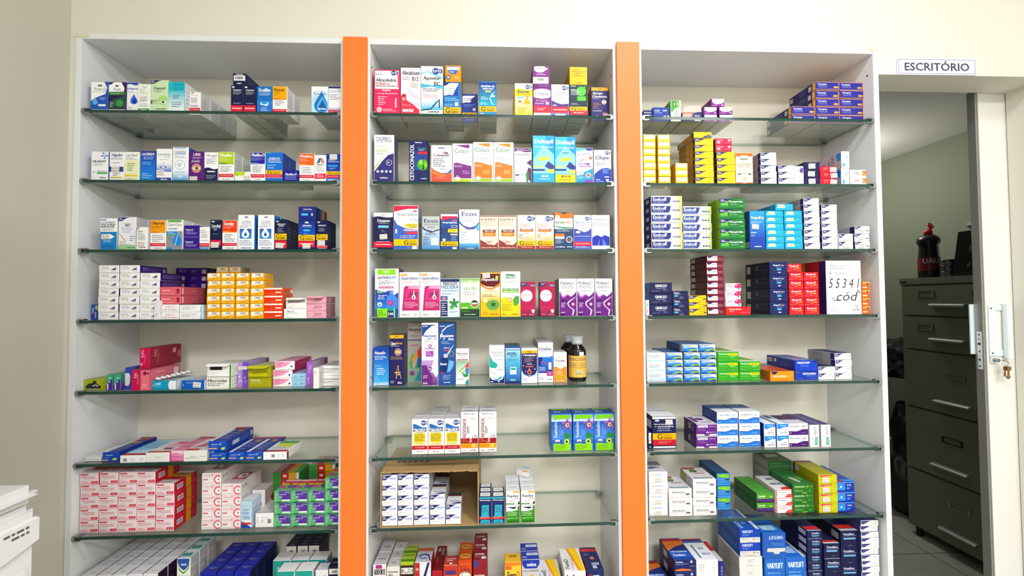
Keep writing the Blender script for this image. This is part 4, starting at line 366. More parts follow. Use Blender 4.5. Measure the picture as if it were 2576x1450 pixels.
bismu|blue carton, teal cap|2c5cc0 2c5c98 2c7c80|R 0 .06 1 .6 2c60c8 58b8e0;R 0 .6 1 .92 58b8e0 a8dcec;R 0 .94 1 .97 f0fafa;T .1 .78 .78 .86 283c80 bi BISMU;T .28 .71 .78 .78 1c8ca8 bi JET;L .1 .61 .9 .68 3c589c 3;R .3 .25 .72 .45 f0f4f8;R .34 .37 .68 .43 30a898;L .34 .27 .68 .35 a0b0c0 3;R .24 .06 .76 .13 249c98;T .36 .075 .62 .115 ffffff b 20 ml;R 0 0 1 .05 28306c
cimegot|navy flu drops carton, yellow stripe|f8f8fc d0d0d4 c8c4c0|R 0 .22 1 .86 2c2c6c;R 0 .86 1 .94 f8b810;L .38 .88 .65 .92 4c3808 1;T .08 .76 .92 .84 fff4e8 b Cimegripe;L .18 .58 .84 .73 c8a898 4;T .34 .53 .66 .56 ffffff b GOTAS;R .26 .46 .74 .49 e87868;P f8f8fc 0 .36 .1 .26 .3 .2 .5 .18 .75 .2 .9 .26 1 .36 1 0 0 0;P 2c90e0 0 .4 .1 .3 .3 .23 .5 .21 .75 .23 .92 .3 1 .4 1 .35 .9 .26 .5 .17 .1 .26 0 .35;D .5 .24 .15 e07858;D .5 .27 .07 2c2c6c;C .12 .5 .04 f0c8a0;C .85 .4 .04 f0d8c0;C .26 .34 .03 f0e0d0;C .8 .52 .025 a8b8f0;L .08 .04 .5 .14 78a8d8 3
desaf|white carton, blue spray picture|fdfdff b8bcbc e0e0e4|R 0 .23 1 .66 2848a8 2c88e0;P fdfdff 0 1 1 1 1 .7 .8 .64 0 .64;T .06 .81 .9 .89 2c3c78 b Desaftan;L .08 .71 .8 .79 88b0e0 2;P 203080 0 .42 0 .63 .3 .63 .26 .55 .16 .5 .2 .42;P c83c68 .14 .5 .35 .53 .7 .46 .72 .44 .35 .5 .2 .49;R .7 .32 .9 .5 f4f0f4;R .74 .24 .84 .32 282838;L .06 .27 .5 .38 d8e4fc 4;R .58 .16 1 .28 c02888;L .66 .18 .95 .26 f8c8e8 3;L .06 .04 .4 .12 787888 2;L .58 .05 .9 .08 50586c 1
dorilen|white over orange carton|fdfdfd c0c0c4 c8c4c4|R 0 0 1 .52 f49430;P fdfdfd 0 .6 .5 .42 1 .58 1 .7 0 .7;T .25 .82 .78 .88 b84858 i Legrand;T .12 .68 .9 .76 5c1c24 b Dorilen;L .1 .52 .85 .64 c09890 3;L .2 .24 .78 .38 fff0d8 3;R .15 .12 .86 .22 f0c818;T .2 .15 .8 .19 3c3010 b DOR E FEBRE;L .2 .03 .8 .07 fff0d8 1
naridrin|white carton, blue wave, yellow panel|fbfbfb e0e0e4 dcdce2|M .78 .9 .17;P 2c78c4 .06 .65 .94 .65 .94 .78 .7 .77 .45 .82 .2 .87 .06 .87;R .06 .65 .94 .72 202c4c;T .1 .67 .9 .75 ffffff b Naridrin;R .12 .25 .85 .62 f0d420;R .18 .61 .78 .67 e8ecf4;T .24 .62 .72 .66 38486c b 12 HORAS;L .18 .36 .82 .58 786c28 5;R .16 .27 .8 .33 fcf4d0;L .25 .285 .7 .315 786c28 1;R 0 .13 1 .24 cc2030;L .2 .17 .8 .2 f8c8c8 1;L .3 .05 .7 .08 707078 1||L .25 .3 .8 .6 a8a8b8 2
resfenol|white carton, vertical red lettering|f0f0f4 a8a8b4 d8dae4|L .15 .94 .85 .97 606068 1;R 0 .9 1 .905 c8c8d0;T .1 .37 .3 .86 9c1c2c vb RESFENOL;L .34 .37 .5 .7 a8a8b4 1;L .55 .82 .92 .86 a05058 2;C .8 .37 .14 88888c;C .8 .37 .11 f4f4f4;P c83040 .8 .37 .8 .41 .9 .39;R 0 .22 1 .35 a81c28;T .46 .24 .66 .34 ffffff bi 5;L .08 .25 .42 .32 f0a040 2;R 0 .1 1 .22 f4a81c;P f8d078 .62 .21 .88 .21 .84 .12 .66 .12;L .06 .12 .55 .19 b87010 3;T .1 .03 .3 .06 b84040 n 100mL;L .5 .03 .9 .06 50545c 1||L .2 .2 .8 .5 70707c 1
seakalm|blue calming syrup carton, passion flower|2c6cc8 3468b0 3058a0|R 0 .3 1 .8 4c90e4 2860b8;R 0 .8 1 1 d0e4fc 4c90e4;P 84cc20 .08 .98 .94 .98 .9 .87 .5 .87 .08 .85;T .12 .36 .28 .78 ffffff v Seakalm;T .36 .36 .46 .7 88b4ec v Passiflora;L .5 .36 .56 .6 78a8e8 1;X .78 .72 .3 b06cc0;X .76 .7 .22 7c3c94;C .78 .7 .1 e0d090;C .8 .7 .05 8c3c8c;P 2c8c4c .6 .42 .75 .5 .95 .44 1 .34 .85 .36 .7 .3;R .18 .23 .4 .3 e8e8f0;R .2 .23 .38 .26 986858;P 98e020 .08 0 .94 0 .94 .2 .5 .18 .3 .2 .08 .19;L .12 .03 .7 .15 587c18 4;C .74 .25 .16 78b030;C .74 .25 .12 d0e868;C .74 .25 .06 283c20||R .1 .7 .9 .95 70b028;L .15 .2 .5 .5 a8c0e8 1
neosoro|white carton, navy corner wave|f2f0f6 d8d8de e8e8ee|N .5 .5;T .5 .6 .96 .78 4c94e0 b NEOSORO;L .5 .5 .9 .56 a8c4e8 1;L .12 .28 .5 .33 70707c 1;L .04 .12 .3 .16 c8c0bc 1;L .68 .14 .96 .18 c8c0bc 1||P 2c2c74 0 0 1 .05 1 .18 .6 .14 .3 .03 0 .04;R 0 .72 1 .84 8c3438;R 0 .84 1 1 405068;L .2 .2 .9 .3 3c68b8 1
otomixyn|navy carton with turquoise bottle shape|202868 283058 283058|R 0 .93 1 1 38b4d0;T .04 .84 .96 .91 ffffff b Otomixyn;L .1 .75 .85 .8 5058a0 2;P 38b4cc .18 .35 .22 .7 .82 .7 .8 .35 .85 .25 .12 .25;L .28 .4 .75 .64 2c5088 4;R 0 .16 1 .25 d82430;L .06 .17 .94 .24 f8b8b8 2;P 38b4cc .04 0 .14 .14 .86 .14 .96 0;L .25 .05 .75 .09 204878 1||R .08 .1 .92 .9 f4f4f8;L .25 .35 .8 .6 888c98 1
rapilax|white over green drops carton|f2f0f4 e8e8ec e8eaf0|R .5 .95 1 1 f0a820;T .08 .79 .92 .89 3c3c44 b Rapilax;L .6 .75 .92 .78 48484c 1;L .25 .65 .9 .72 a0a49c 2;R 0 .57 .6 .62 3c8c38;T .06 .58 .54 .61 e8ffe0 b Laxante;R 0 0 1 .36 3c9420;P f2f0f4 0 .5 0 .4 .35 .41 .7 .46 1 .64 1 .5 .9 .4;P 202420 1 .7 .85 .62 .92 .56 1 .6;P 3c9420 1 .56 .85 .5 .85 .4 .4 .36 1 .3;C .78 .51 .12 f4f4f4;O .78 .51 .09 .03 484c50;L .1 .2 .8 .34 d8f4c8 3;L .2 .13 .85 .16 b8e8a0 1;C .15 .14 .04 ffffff;L .1 .02 .92 .07 1c5810 1||L .25 .55 .85 .75 70747c 2
adeforte|white and magenta ampoule carton|ece8e6 b8b4b0 c8c4cc|R .2 .93 .7 1 b83890;T .06 .82 .96 .92 2c2c34 b ADEFORTE;L .08 .5 .9 .78 a07088 5;C .9 .35 .4 b02c80;||L .2 .35 .8 .5 585860 1
vitasup|off white vitamin carton|e8e4e0 b8b4ac d0ccd0|L .1 .88 .9 .92 4c4c50 1;T .1 .76 .5 .86 303034 b VITA;T .1 .64 .85 .74 303034 b SUPRAZ;L .1 .5 .6 .6 484c4c 1;C .2 .42 .06 505450;C .4 .42 .06 505450;C .6 .42 .06 505450||L .25 .3 .8 .6 505058 2
complexo|green and dark brown carton|b0c430 a0b420 a8c048|R 0 .64 1 .94 3c2424;T .04 .78 .96 .9 f4f4ec b COMPLEXO;D .78 .6 .14 e0c030;T .7 .62 .84 .72 302818 b B;S .4 .55;P 389030 0 .36 .5 .42 1 .36 1 .32 0 .32||R 0 0 1 .3 589020;L .15 .7 .9 .85 485020 1
vitafer|white carton, red edge, navy arc|e8eaf2 b83038 c8c8d8|R 0 0 .3 1 c42c38;P 2c3078 .3 0 .38 .6 .8 1 .95 1 .55 .6 .42 0;C .15 .88 .1 e0a0a0;T .55 .1 .8 .65 2c3078 vb Vitafer;P e8eaf2 .3 1 .6 1 .36 .7 .3 .6||P 2c3078 0 .3 .2 .5 .5 .58 .8 .5 .98 .1 .9 .1 .75 .42 .5 .5 .2 .4;R 0 .75 1 1 c07040;T .2 .2 .8 .36 3858a8 bi Vitafer
redslant|crimson carton lying lengthwise|b82430 a02030 801c28|L .15 .3 .9 .8 d87078 3;R .1 .0 .7 .25 d8d0c8||L .2 .2 .4 .6 b05058 1;R .6 .6 .85 .9 908080;R .2 .75 .45 .9 b8a8a4
vitc|red and amber vitamin carton|f0a040 c04038 b84848|R 0 .8 1 1 c83c40;R .1 .82 .9 .9 5c3c80;L .2 .74 .8 .78 a86838 1;T .08 .6 .96 .7 b8502c i VITAMINA C;T .2 .44 .85 .54 a84828 b 200mg||L .15 .3 .9 .7 f0d8d8 2;C .5 .15 .1 f4ecec
sulfato|orange red carton, cream circle|d84c1c c04820 c85820|C .5 .7 .46 f0ece0;T .14 .78 .85 .9 3c3430 i Sulfato;T .2 .66 .92 .77 3c3430 i Ferroso;L .35 .58 .75 .62 58504c 1;L .12 .92 .9 .96 d87858 1||E .5 .5 .4 .25 e0a058;L .25 .4 .75 .6 6c3c18 1
sulferbel|crimson carton, blue corner|98202c 8c2028 8c2430|P 2c50b0 .04 .98 .4 .98 .34 .88 .15 .86;T .08 .66 .9 .74 f0d8c8 b SULFERBEL;L .1 .52 .6 .6 c87c7c 2||T .1 .5 .85 .7 f0d8d8 b SULFERBEL;R .6 .1 .95 .35 e8e0e8;L .1 .2 .5 .4 c08088 1
suprad|yellow and orange drops carton|f0c840 d8a030 e8b830|P f08828 .0 1 1 1 1 .94 0 .92;R .04 .86 .4 .92 e86030;T .12 .64 .7 .82 302c28 bi Supra;T .72 .64 .92 .82 e05838 bi D;L .1 .5 .5 .58 887028 2;P e86828 .5 .3 1 .62 1 .3||L .25 .5 .75 .8 605030 1
vitd|grey carton, royal blue lid|ccc8d0 b8b4c0 2840b0|P 2840b0 0 1 1 1 1 .92 .85 .84 .15 .84 0 .92;T .28 .88 .82 .95 d8e0fc b eurofarma;L .08 .78 .95 .81 6c6c78 1;C .55 .66 .2 f0b048;T .3 .56 .75 .62 504c6c n Vitamina D;C .5 .4 .3 2c8c6c||R .3 .5 .95 .8 e0e4f0;L .4 .55 .85 .7 5068b0 1;L .05 .15 .3 .35 d0d8f0 1
fontd|white carton, golden ribbon top|f4f4f6 dcdce0 e8e8ee|T .1 .78 .5 .92 38384c b FontD;R .7 .3 1 .8 e8c850;C .75 .55 .2 d8b030||P f8d000 .35 1 .85 1 .95 .4 1 0 .7 0 .6 .4;P f0a020 .33 1 .45 1 .7 .3 .8 0 .68 0 .5 .5;T .08 .1 .3 .5 3c3c48 vb FontD;T .4 .1 .52 .5 c06878 v 10.000 UI
degen|navy carton, red bands|24306c 8c2430 28306c|R .02 .55 .98 .95 24306c;T .35 .75 .75 .88 e8ecf8 b DEGEN;R .1 .6 .28 .9 a83040;R .38 .55 .66 .65 e06868;R .8 .65 .95 .85 485088||R 0 .8 1 .93 d03038;T .4 .2 .85 .3 d8dcf0 b DEGEN;C .55 .5 .14 e08050;R .4 .05 .65 .18 c0c8e8;L .1 .6 .4 .7 7080b8 1
navytablet|navy low carton, blue oval|242870 242870 2c3068|T .05 .72 .8 .86 ffffff b Renapril;L .05 .5 .9 .6 c8d0f0 1;R .15 .28 .6 .42 58b8f4;L .1 .1 .6 .18 e0e8ff 1
emsblue|royal blue carton, white wave|2c4ca8 2c4ca8 3850a0|T .08 .72 .4 .84 d8e4ff b Sanafrin;R .6 .74 .85 .82 e8f0ff;L .1 .56 .55 .66 98b4ec 1;P f4f6fc .1 .22 .45 .24 .7 .38 1 .42 1 .25 .1 .2;C .84 .34 .05 2c4ca8
dulcolax|green and white upright carton|fafafa 5c9c40 dce0dc|P 5cb048 0 1 .85 1 .85 .7 .4 .6 .1 .4 0 .5;R .22 .7 .5 .95 2c6830;R .3 .74 .42 .9 f0f4ec;R .55 .75 .78 .92 88cc68;T .4 .08 .58 .55 3c8c44 vb Dulcolax;L .72 .1 .8 .5 9ca8a0 1
caryrol|orange and navy opened carton|2c3c80 283870 1c2440|P f46c3c 0 .45 .0 1 .6 1 .5 .5 .4 .4;T .03 .62 .5 .9 fff4ec bi CARYROL;P fcf8f4 0 .3 0 .55 .45 .55 .35 .3;R .62 .05 .95 .18 f4f4f8;L .64 .5 .95 .75 e8ecf8 2
celergs|small purple carton, white curve|883098 782c84 9c4ca8|P fcfafc .06 1 1 1 1 .6 .8 .38 .5 .3 .2 .38 .06 .6;T .12 .6 .5 .85 504858 n Celerg;L .12 .08 .45 .22 e0b0ec 1;R .8 .1 .92 .26 f4e0f8
cimegripe|indigo low carton, orange border|3838a0 34346c f0b080|R 0 0 1 .06 e8a060;R 0 .94 1 1 e8a878;R .97 0 1 1 e09068;T .08 .56 .46 .8 ffffff b Cimegripe;L .08 .22 .7 .5 a0a4e0 2;R .76 .2 .94 .42 f0c050;L .8 .28 .9 .34 604010 1|R .9 0 1 1 f4b010;K .75 .2 .85 .75;L .4 .2 .7 .8 6c6ca8 3;K .02 .2 .14 .75
cimelide|yellow low carton, white panel|f8c820 e8b020 f8e8b0|R .06 .34 .94 .96 fdfaf2;T .26 .62 .8 .9 78684c n Cimelide;L .3 .42 .55 .54 c8b898 1;L .55 .42 .85 .54 e0a030 1;R 0 0 1 .3 fcd020;L .42 .22 .58 .28 c89018 1;H
yelneo|yellow low carton, navy corner|f8d818 c8941c f0d848|N .44 .45;L .68 .6 .94 .7 b08010 1;L .8 .42 .94 .5 b08010 1;L .6 .2 .9 .28 d8a010 1;H|R .88 0 1 1 303060;K .5 .3 .6 .8;L .1 .2 .45 .8 906818 3
yelneotop|topmost yellow carton, navy wave right|f8d818 c8941c f0e050|P 303070 .45 0 .65 .35 .8 .55 .95 .5 1 .3 1 0;L .06 .5 .35 .65 b07c10 2;L .7 .2 .96 .35 f0f0fc 1;L .06 .75 .5 .82 d8a010 1|R .88 0 1 1 303060;K .1 .3 .3 .8
redheart|crimson low carton, white heart|d83058 902440 c84060|T .08 .66 .45 .82 ffe0e8 b sinvastat;E .18 .4 .12 .13 f4d0dc;P fff0f4 .78 .8 .83 .9 .88 .8 .94 .9 .96 .75 .86 .5 .76 .75;L .7 .28 .92 .38 f8a8b8 1;R .15 .15 .3 .22 f4d0dc
cloret|cream supplement carton, orange top|fbf4dc c85830 e87840|R 0 .88 1 1 f07830;E .5 .86 .3 .06 fbf4dc;P f07830 0 0 1 0 1 .05 .7 .05 .5 .02 .3 .05 0 .05;T .24 .77 .74 .83 4c4c34 b HERBAMED;T .05 .6 .92 .69 5c5c44 n Cloretássio;T .12 .53 .86 .59 e06840 b K+Vit.C e B12;R .06 .43 .94 .435 c8b080;P 3c7050 .08 .28 .25 .3 .75 .3 .92 .28 .88 .33 .75 .34 .25 .34 .12 .33;R .28 .305 .72 .33 fbf4dc;O .5 .17 .12 .01 e08050;T .42 .14 .58 .2 e05840 i 60
whineo|white low carton, navy wave|fafafc b8a8ac e8e8f0|N .46 .45;L .66 .68 .95 .78 808898 1;L .85 .4 .95 .5 808898 1;L .5 .4 .68 .48 c0c4cc 1;L .6 .14 .94 .18 c0c0c8 1;H|R .88 0 1 1 34346c;L .1 .2 .8 .8 807c88 4
whineo3|white low carton, navy corner|fafafc b0b0b4 34346c|N .36 .45;L .62 .7 .95 .8 707888 1;L .82 .4 .95 .5 808898 1;L .45 .3 .65 .42 b0b4bc 2;H|R .85 0 1 1 34347c;L .2 .2 .75 .8 78787c 4;K .05 .3 .12 .8
whineo4|white carton, navy swoosh top|eeeef2 404078 34346c|P 34347c 0 1 .55 1 .35 .7 .15 .35 0 .4;L .05 .6 .3 .72 a0a4d8 1;L .65 .6 .92 .75 707480 2;L .7 .35 .92 .45 808490 1;H
whitelav|white upright carton, lavender circle|fcfcff d8d8e0 e8e8ec|R .08 0 .12 1 a8b8e0;P 7c50b4 .95 .95 .7 .9 .55 .78 .6 .68 .75 .62 .95 .64;T .72 .02 .9 .35 8c68b8 vb Lac;L .55 .25 .62 .45 a0a0b0 1
navystk|navy low carton with sticker|282860 202450 2c2c60|T .3 .78 .75 .9 e0e0f0 b Resund;S .45 .4
redten|red low carton, white sticker|e82c3c c82434 d83848|P 4848b0 .05 .9 .2 .98 .1 1 .02 1;T .22 .64 .55 .8 ffd8dc b Tenapro;L .22 .3 .5 .56 ff98a0 3;S .84 .42
bluetall|tall white carton, blue tag|fcfdff bcb0bc e8e8f0|L .25 .6 .4 .85 a0a8c8 2;L .6 .4 .75 .85 68b0e8 1;R .1 .06 .42 .28 48b8f0|P 2c88d8 .84 .5 .96 .45 1 .9 .9 .98 .8 .9;T .6 .15 .72 .95 484450 v DOXILAX;R .08 .1 .38 .6 8c60b4;L .5 .2 .56 .8 6888c0 1
dorflex|white low carton, orange arrow|fcfaf8 e8e4e0 f0ece8|T .2 .52 .55 .75 8c3830 b Dorflex;L .2 .36 .6 .46 505058 1;P f08828 .72 .9 .82 .55 .7 .22 1 .22 1 .9;C .88 .4 .04 fce0c0;H
endcoff|navy white lozenge carton, yellow edge|fdfdf8 2c2c64 f0f0e8|P 34408c 0 .08 .56 .08 .62 .35 .64 .9 0 .9;T .05 .42 .5 .82 ffffff b Endcoff;L .06 .14 .5 .36 a8b0e0 3;R .9 .04 .98 .96 f8ec40;R .8 .04 .84 .96 fbf4b0;R .7 .3 .94 .48 34408c;L .72 .34 .92 .44 c8d0f0 1|R .3 .3 .7 .75 c8c8d8
endcoffg|navy white lozenge carton, green edge|fdfdf8 2c2c64 eef0e8|P 34509c 0 .08 .5 .08 .56 .35 .6 .9 0 .9;T .04 .42 .48 .82 ffffff b Endcoff;L .05 .14 .46 .36 a8b0e0 3;R .92 .04 1 .96 b0d050;R .78 .04 .86 .96 dcecb4;R .68 .28 .94 .46 34408c;L .72 .32 .9 .42 c8d0f0 1
neopir|green lozenge carton, navy corner|2c9448 9cc41c 3c9c48|P 70c050 .05 .3 .5 .3 .5 .8 .05 .95;N .4 .6;P 2c7c40 .36 .25 .96 .25 .96 .95 .5 .95 .32 .7;T .38 .58 .92 .82 ffffff b Neopiridin;L .42 .34 .75 .5 88c090 1;L .78 .22 .94 .34 88e058 1;R 0 .02 1 .14 2c7c3c|R .86 0 1 1 b4d828;L .1 .15 .8 .85 5c8010 6
xaque|tall blue supplement carton, sticker|2c50b4 2c5c98 3c80c8|R 0 .3 1 1 2c58b8 38a8e8;T .06 .77 .62 .86 f8e898 b Xaque;T .62 .77 .96 .86 ffffff b Dy;L .06 .66 .9 .74 b0d8f8 3;S .35 .58;R .06 .42 .42 .44 e8f0fc;L .06 .32 .4 .38 b0c8f0 2;L .28 .04 .75 .08 e8f0fc 1|L .2 .4 .8 .8 6090c0 4;K .5 .05 .95 .18
emex|cyan low carton, cream lettering|20b4e4 209cd0 30bcec|P f4f8e0 .06 .38 .14 .92 .5 .92 .56 .38;T .1 .48 .54 .86 a8c030 b EmeX;L .62 .5 .95 .8 70dcf8 3;L .6 .2 .95 .26 10a0d0 1;H
tenor|white low carton, black print|fafafc d0d0d8 e4e4ec|N .38 .45;L .68 .6 .92 .7 686c78 1;L .78 .38 .92 .46 686c78 1;K .2 .06 .75 .2;L .1 .34 .4 .42 b0b0b8 1
tenors|white low carton, navy side, sticker|fafafc a8a8b0 e4e4ec|N .36 .6;S .4 .4;L .72 .62 .94 .74 686c78 1;R .75 .34 .95 .44 404454|R .8 0 1 1 2c2c60;L .1 .2 .7 .8 90909c 4
rainbowtiny|tiny white upright carton, rainbow|fafafa e8e8e8 f0f0f0|P e06070 .1 .2 .6 .5 .5 .2;P f0c040 .1 .5 .6 .6 .4 .4;P 78b8e0 .1 .6 .7 .9 .5 .6;D .6 .7 .14 405878
ginkgo|navy shiny carton, white lettering|2c2c60 5c88a8 34345c|T .24 .6 .78 .84 ffffff b GINKGO;T .28 .4 .72 .56 b8bce0 n Ginkgo biloba;L .6 .26 .78 .36 9498c8 1;R 0 0 1 .12 20204c;P 4c4c7c .05 .14 .4 .14 .5 .22 .4 .3 .1 .3
diuric|navy low carton, blue oval|28285c 24244c 2c3058|T .1 .66 .45 .88 f0f0fc b Diuric;L .12 .5 .6 .6 a0a4d0 1;R .1 .28 .36 .46 68b8f4;L .45 .16 .65 .3 8c8cb0 1;P 8484a0 .36 0 .42 .1 .72 .1 .78 0
yelneo2|yellow low carton, dark oval tag|f8cc18 e0a818 f0d040|N .46 .45;L .54 .6 .94 .74 a87c10 1;R .82 .34 1 .5 504020;L .5 .2 .92 .3 c09010 1;H
maroon|maroon low carton, white label|842444 502030 702438|P fbfafa .02 .22 .02 .96 .62 .96 .64 .3 .6 .2;P 303068 .04 .96 .36 .96 .2 .7 .08 .64;L .28 .6 .56 .74 705058 1;L .24 .4 .5 .5 c0b0b4 1;L .7 .5 .95 .62 e0a8b8 1;L .72 .3 .95 .38 e0a8b8 1|K .06 .2 .3 .85;L .4 .2 .95 .8 7c5058 4
ibuliv|white low carton, pink ovals|fcfafc e4dce4 f0e8ee|P d82c74 .55 .5 .62 .85 .8 1 1 1 1 .4 .7 .38;P f8d8e8 .03 .3 .03 .95 .5 .95 .45 .4;T .08 .6 .44 .84 e868a0 bi Ibuliv;L .08 .44 .42 .54 e890b8 1;C .72 .75 .04 fff0f8;C .86 .24 .05 2c4c94;P 7c88c0 0 .26 .4 .3 1 .44 1 .4 .4 .26 0 .22
ibured|bright red low carton|e82c30 e8801c e83c38|T .12 .58 .62 .84 fff0f0 b Ibuprofeno;T .13 .36 .3 .5 fff0f0 b 400 mg;L .62 .28 .95 .36 ffb0b0 1;P c82024 .38 .14 .44 .04 .62 .04 .68 .14
ibucaps|dark navy carton, blue oval|24306c 1c2038 30386c|T .2 .66 .56 .82 f0f4ff b Ibupril;T .6 .66 .82 .82 e8ecfc n Caps;L .35 .56 .68 .62 98a0d0 1;R .4 .36 .64 .5 58b8f4;E .54 .18 .09 .05 c0c8e8|R .06 .2 .22 .8 b8b4ac;R .44 .45 .54 .8 585c70;L .6 .2 .95 .85 3c4060 2
ibupril|bright red carton, yellow dash|e02434 c81c30 d02c3c|T .14 .6 .8 .88 ffffff b Ibupril;L .16 .44 .55 .54 ffa8b0 1;R .6 .42 .86 .54 f8b830;L .42 .24 .58 .32 ffd8dc 1;H
prati|big white carton with handwriting|fafafa c02430 f0f0f0|L .1 .83 .7 .93 787c88 5;C .12 .77 .02 505860;L .24 .73 .62 .78 8890a0 2;R .1 .05 .24 .16 b0b4bc;R .11 .06 .23 .15 fafafa;L .12 .07 .22 .14 a8acb4 3;T .06 .49 .95 .67 40444c i 5 5 3 4 1;P 40444c .9 .46 .98 .4 .97 .385 .88 .45;T .28 .25 .9 .42 484c5c i cód;P 484c5c .14 .32 .2 .27 .34 .26 .34 .25 .2 .255 .13 .31;T .75 .05 .95 .11 50545c n prati;O .85 .14 .03 .01 484c54|R .8 0 1 1 3c2060;R .35 0 .8 1 c02030;R .1 0 .35 1 e0a010;R 0 0 .1 1 302030
orangeems|orange low carton, navy dot|f07028 d86020 f8c070|R 0 .6 1 1 f07028 f8c060;E .68 .72 .12 .12 34407c;R 0 .2 .64 .34 fce8dc
histadin|white low carton, pale blue shade|fafafc dce4ea dce4ec|R .04 .06 .96 .5 a8d4ec f4f8fc;T .1 .58 .72 .84 4c5c90 n Histadin;L .12 .42 .7 .54 88a0c0 1;H|L .2 .2 .8 .8 b0b8c0 2|L .1 .2 .9 .6 c0ccd8 2
loratamed|blue low carton, green corner|2c88e4 2c4c94 4c70a8|R 0 .88 1 1 f8e8b8;P e8f8ff .6 .88 .96 .88 .96 .5 .75 .6;P 98b840 .4 .0 .5 .34 .96 .4 .96 .2 .7 .16;T .08 .56 .72 .82 ffffff bi LORATAMED;L .1 .42 .45 .5 c0e0ff 1;P 2c3c58 0 0 .34 0 .3 .12 0 .1;P 2c3c58 .66 0 1 0 1 .12 .7 .12;R .96 0 1 .9 f8ecd0|R .88 0 1 1 d0a030;L .4 .2 .8 .8 4868a8 1
neosorpin|bright green carton, yellow pill|3cac2c 3c9028 60b048|T .06 .68 .5 .88 f0ffe8 b Neosoropin;R .52 .62 .96 .88 f4e020;L .56 .68 .92 .82 907808 1;L .06 .42 .5 .54 98d850 2;L .6 .4 .85 .54 d8f8c8 2;H|L .2 .2 .9 .8 88c868 1|R .3 .3 .7 .5 b8b030;R 0 0 1 .2 e8f0e0
neolefo|orange low carton, navy corner|f8981c c87820 c85838|P 2c2c64 .02 1 .32 1 .24 .75 .14 .66 .06 .8;T .1 .4 .66 .6 fff4e0 bi NEOLEFRIN;L .68 .42 .82 .54 f8c888 1;P e08010 0 .14 .3 .14 .36 .04 .7 .04 .74 .12 1 .12 1 .16 0 .18
neolefb|royal blue low carton|1c44bc 1c3c98 2c4cb0|N .3 .85;T .34 .6 .92 .84 ffffff bi NEOLEFRIN;L .5 .32 .94 .5 6c98e8 2;P 3c68d8 .2 .95 .4 1 .5 1 .3 .9;H
neoleft|royal blue carton lying upside down|1c48cc 24389c 5c70b8|F;T .34 .1 .92 .3 ffffff bi NEOLEFRIN;L .4 .4 .9 .6 6c98e8 3;P 202c70 0 0 .18 0 .2 .16 0 .2|K .03 .45 .22 .85;R .28 .5 .36 .85 d8dcec;L .5 .2 .95 .5 6c80d0 2|R .3 .3 .7 .5 c87888;L .1 .1 .8 .2 e0e4f8 1
navyg|navy carton, yellow G, sticker|20245c 20203c f0f2f8|R 0 .93 1 1 f0f0f4;E .2 .88 .1 .03 c8ccd8;S .7 .82;T .08 .74 .88 .79 ffffff b lansoprazol;T .1 .67 .9 .72 ffffff b + amoxicilina;L .2 .52 .8 .64 a8b0c8 2;R 0 .28 1 .48 f4b80c;T .2 .3 .42 .46 2c2010 b G;T .46 .39 .84 .45 4c3c10 n Medicamento;T .46 .3 .84 .38 4c3c10 b Genérico;R 0 .1 1 .28 c82030;L .25 .14 .8 .24 f09098 3;R .03 .02 .97 .07 f4f4f8|R .05 .6 .9 .85 d8d8dc
smallnavy|narrow navy carton, vertical sticker|24285c 24285c 34346c|R .1 .35 .9 .95 f4f2f0;C .3 .5 .2 e0a070;K .5 .4 .8 .9;L .2 .05 .8 .2 a8a8c8 1
floratil|purple carton, white cap band|6c2c90 4c2468 e8e4ec|R 0 0 1 .14 e8e0d8;R 0 .96 1 1 f4f4f8;R .07 .7 .56 .9 f4f0f4;T .12 .73 .5 .87 58487c b Floratil;T .62 .72 .94 .84 d0a8e0 b 200mg;L .08 .4 .5 .6 a880c0 3;T .48 .22 .6 .38 f4e8fc b 6;L .62 .24 .95 .34 c8a8dc 1;P 6c2c90 .34 .14 .42 .02 .58 .02 .66 .14|R .4 .3 .55 .8 c0b8c8;L .6 .1 .9 .9 a080b8 3|R .05 .2 .3 .9 7c4898;C .5 .6 .2 6c3488;L .35 .1 .9 .3 8c70a8 1
repo200|white and blue low carton|fcfcff 203c90 b8c8e0|P 2c84dc 0 0 1 0 1 .46 .75 .46 .4 .28 0 .32;P 2c4ca8 0 .32 .4 .28 .75 .46 1 .46 1 .5 .72 .52 .4 .34 0 .38;T .12 .66 .64 .84 3c4c98 b Repoflor;T .7 .66 .88 .84 68b0e4 b 200;L .14 .5 .55 .6 98a4bc 2;T .1 .1 .14 .24 e8f4ff b 4;L .6 .16 .85 .22 c8e4fc 1|L .2 .15 .8 .85 4c68b0 2|R 0 .5 1 1 2c5c94;P e8ecf4 0 0 1 0 1 .45 .5 .4 0 .5
repo200u|upside down white blue carton|fcfcff 203c90 c0cce0|F;P 2c90e4 0 0 1 0 1 .42 .75 .46 .4 .3 0 .28;T .12 .7 .78 .86 4c4c80 b Repoflor;T .1 .52 .4 .66 68a0d8 b 200;L .2 .44 .8 .48 98a4bc 1;L .2 .1 .7 .22 c8e4fc 1|L .2 .15 .8 .85 4c68b0 2|P f4f6fa .2 0 .8 0 .8 .5 .2 .6;R .3 .6 .7 1 3c5ca0
repo250|white and purple low carton|fcfcff 504070 d8d4e8|P 54207c 0 0 1 0 1 .5 .75 .52 .4 .32 0 .36;T .08 .66 .6 .84 44386c b Repoflor;T .66 .66 .88 .84 7c2c74 b 250;L .1 .48 .45 .6 98a4bc 2;T .06 .12 .12 .26 f0e8fc b 12;L .65 .16 .88 .22 c8a8e4 1|L .2 .15 .8 .85 7c6c98 2|R 0 .45 1 1 503068
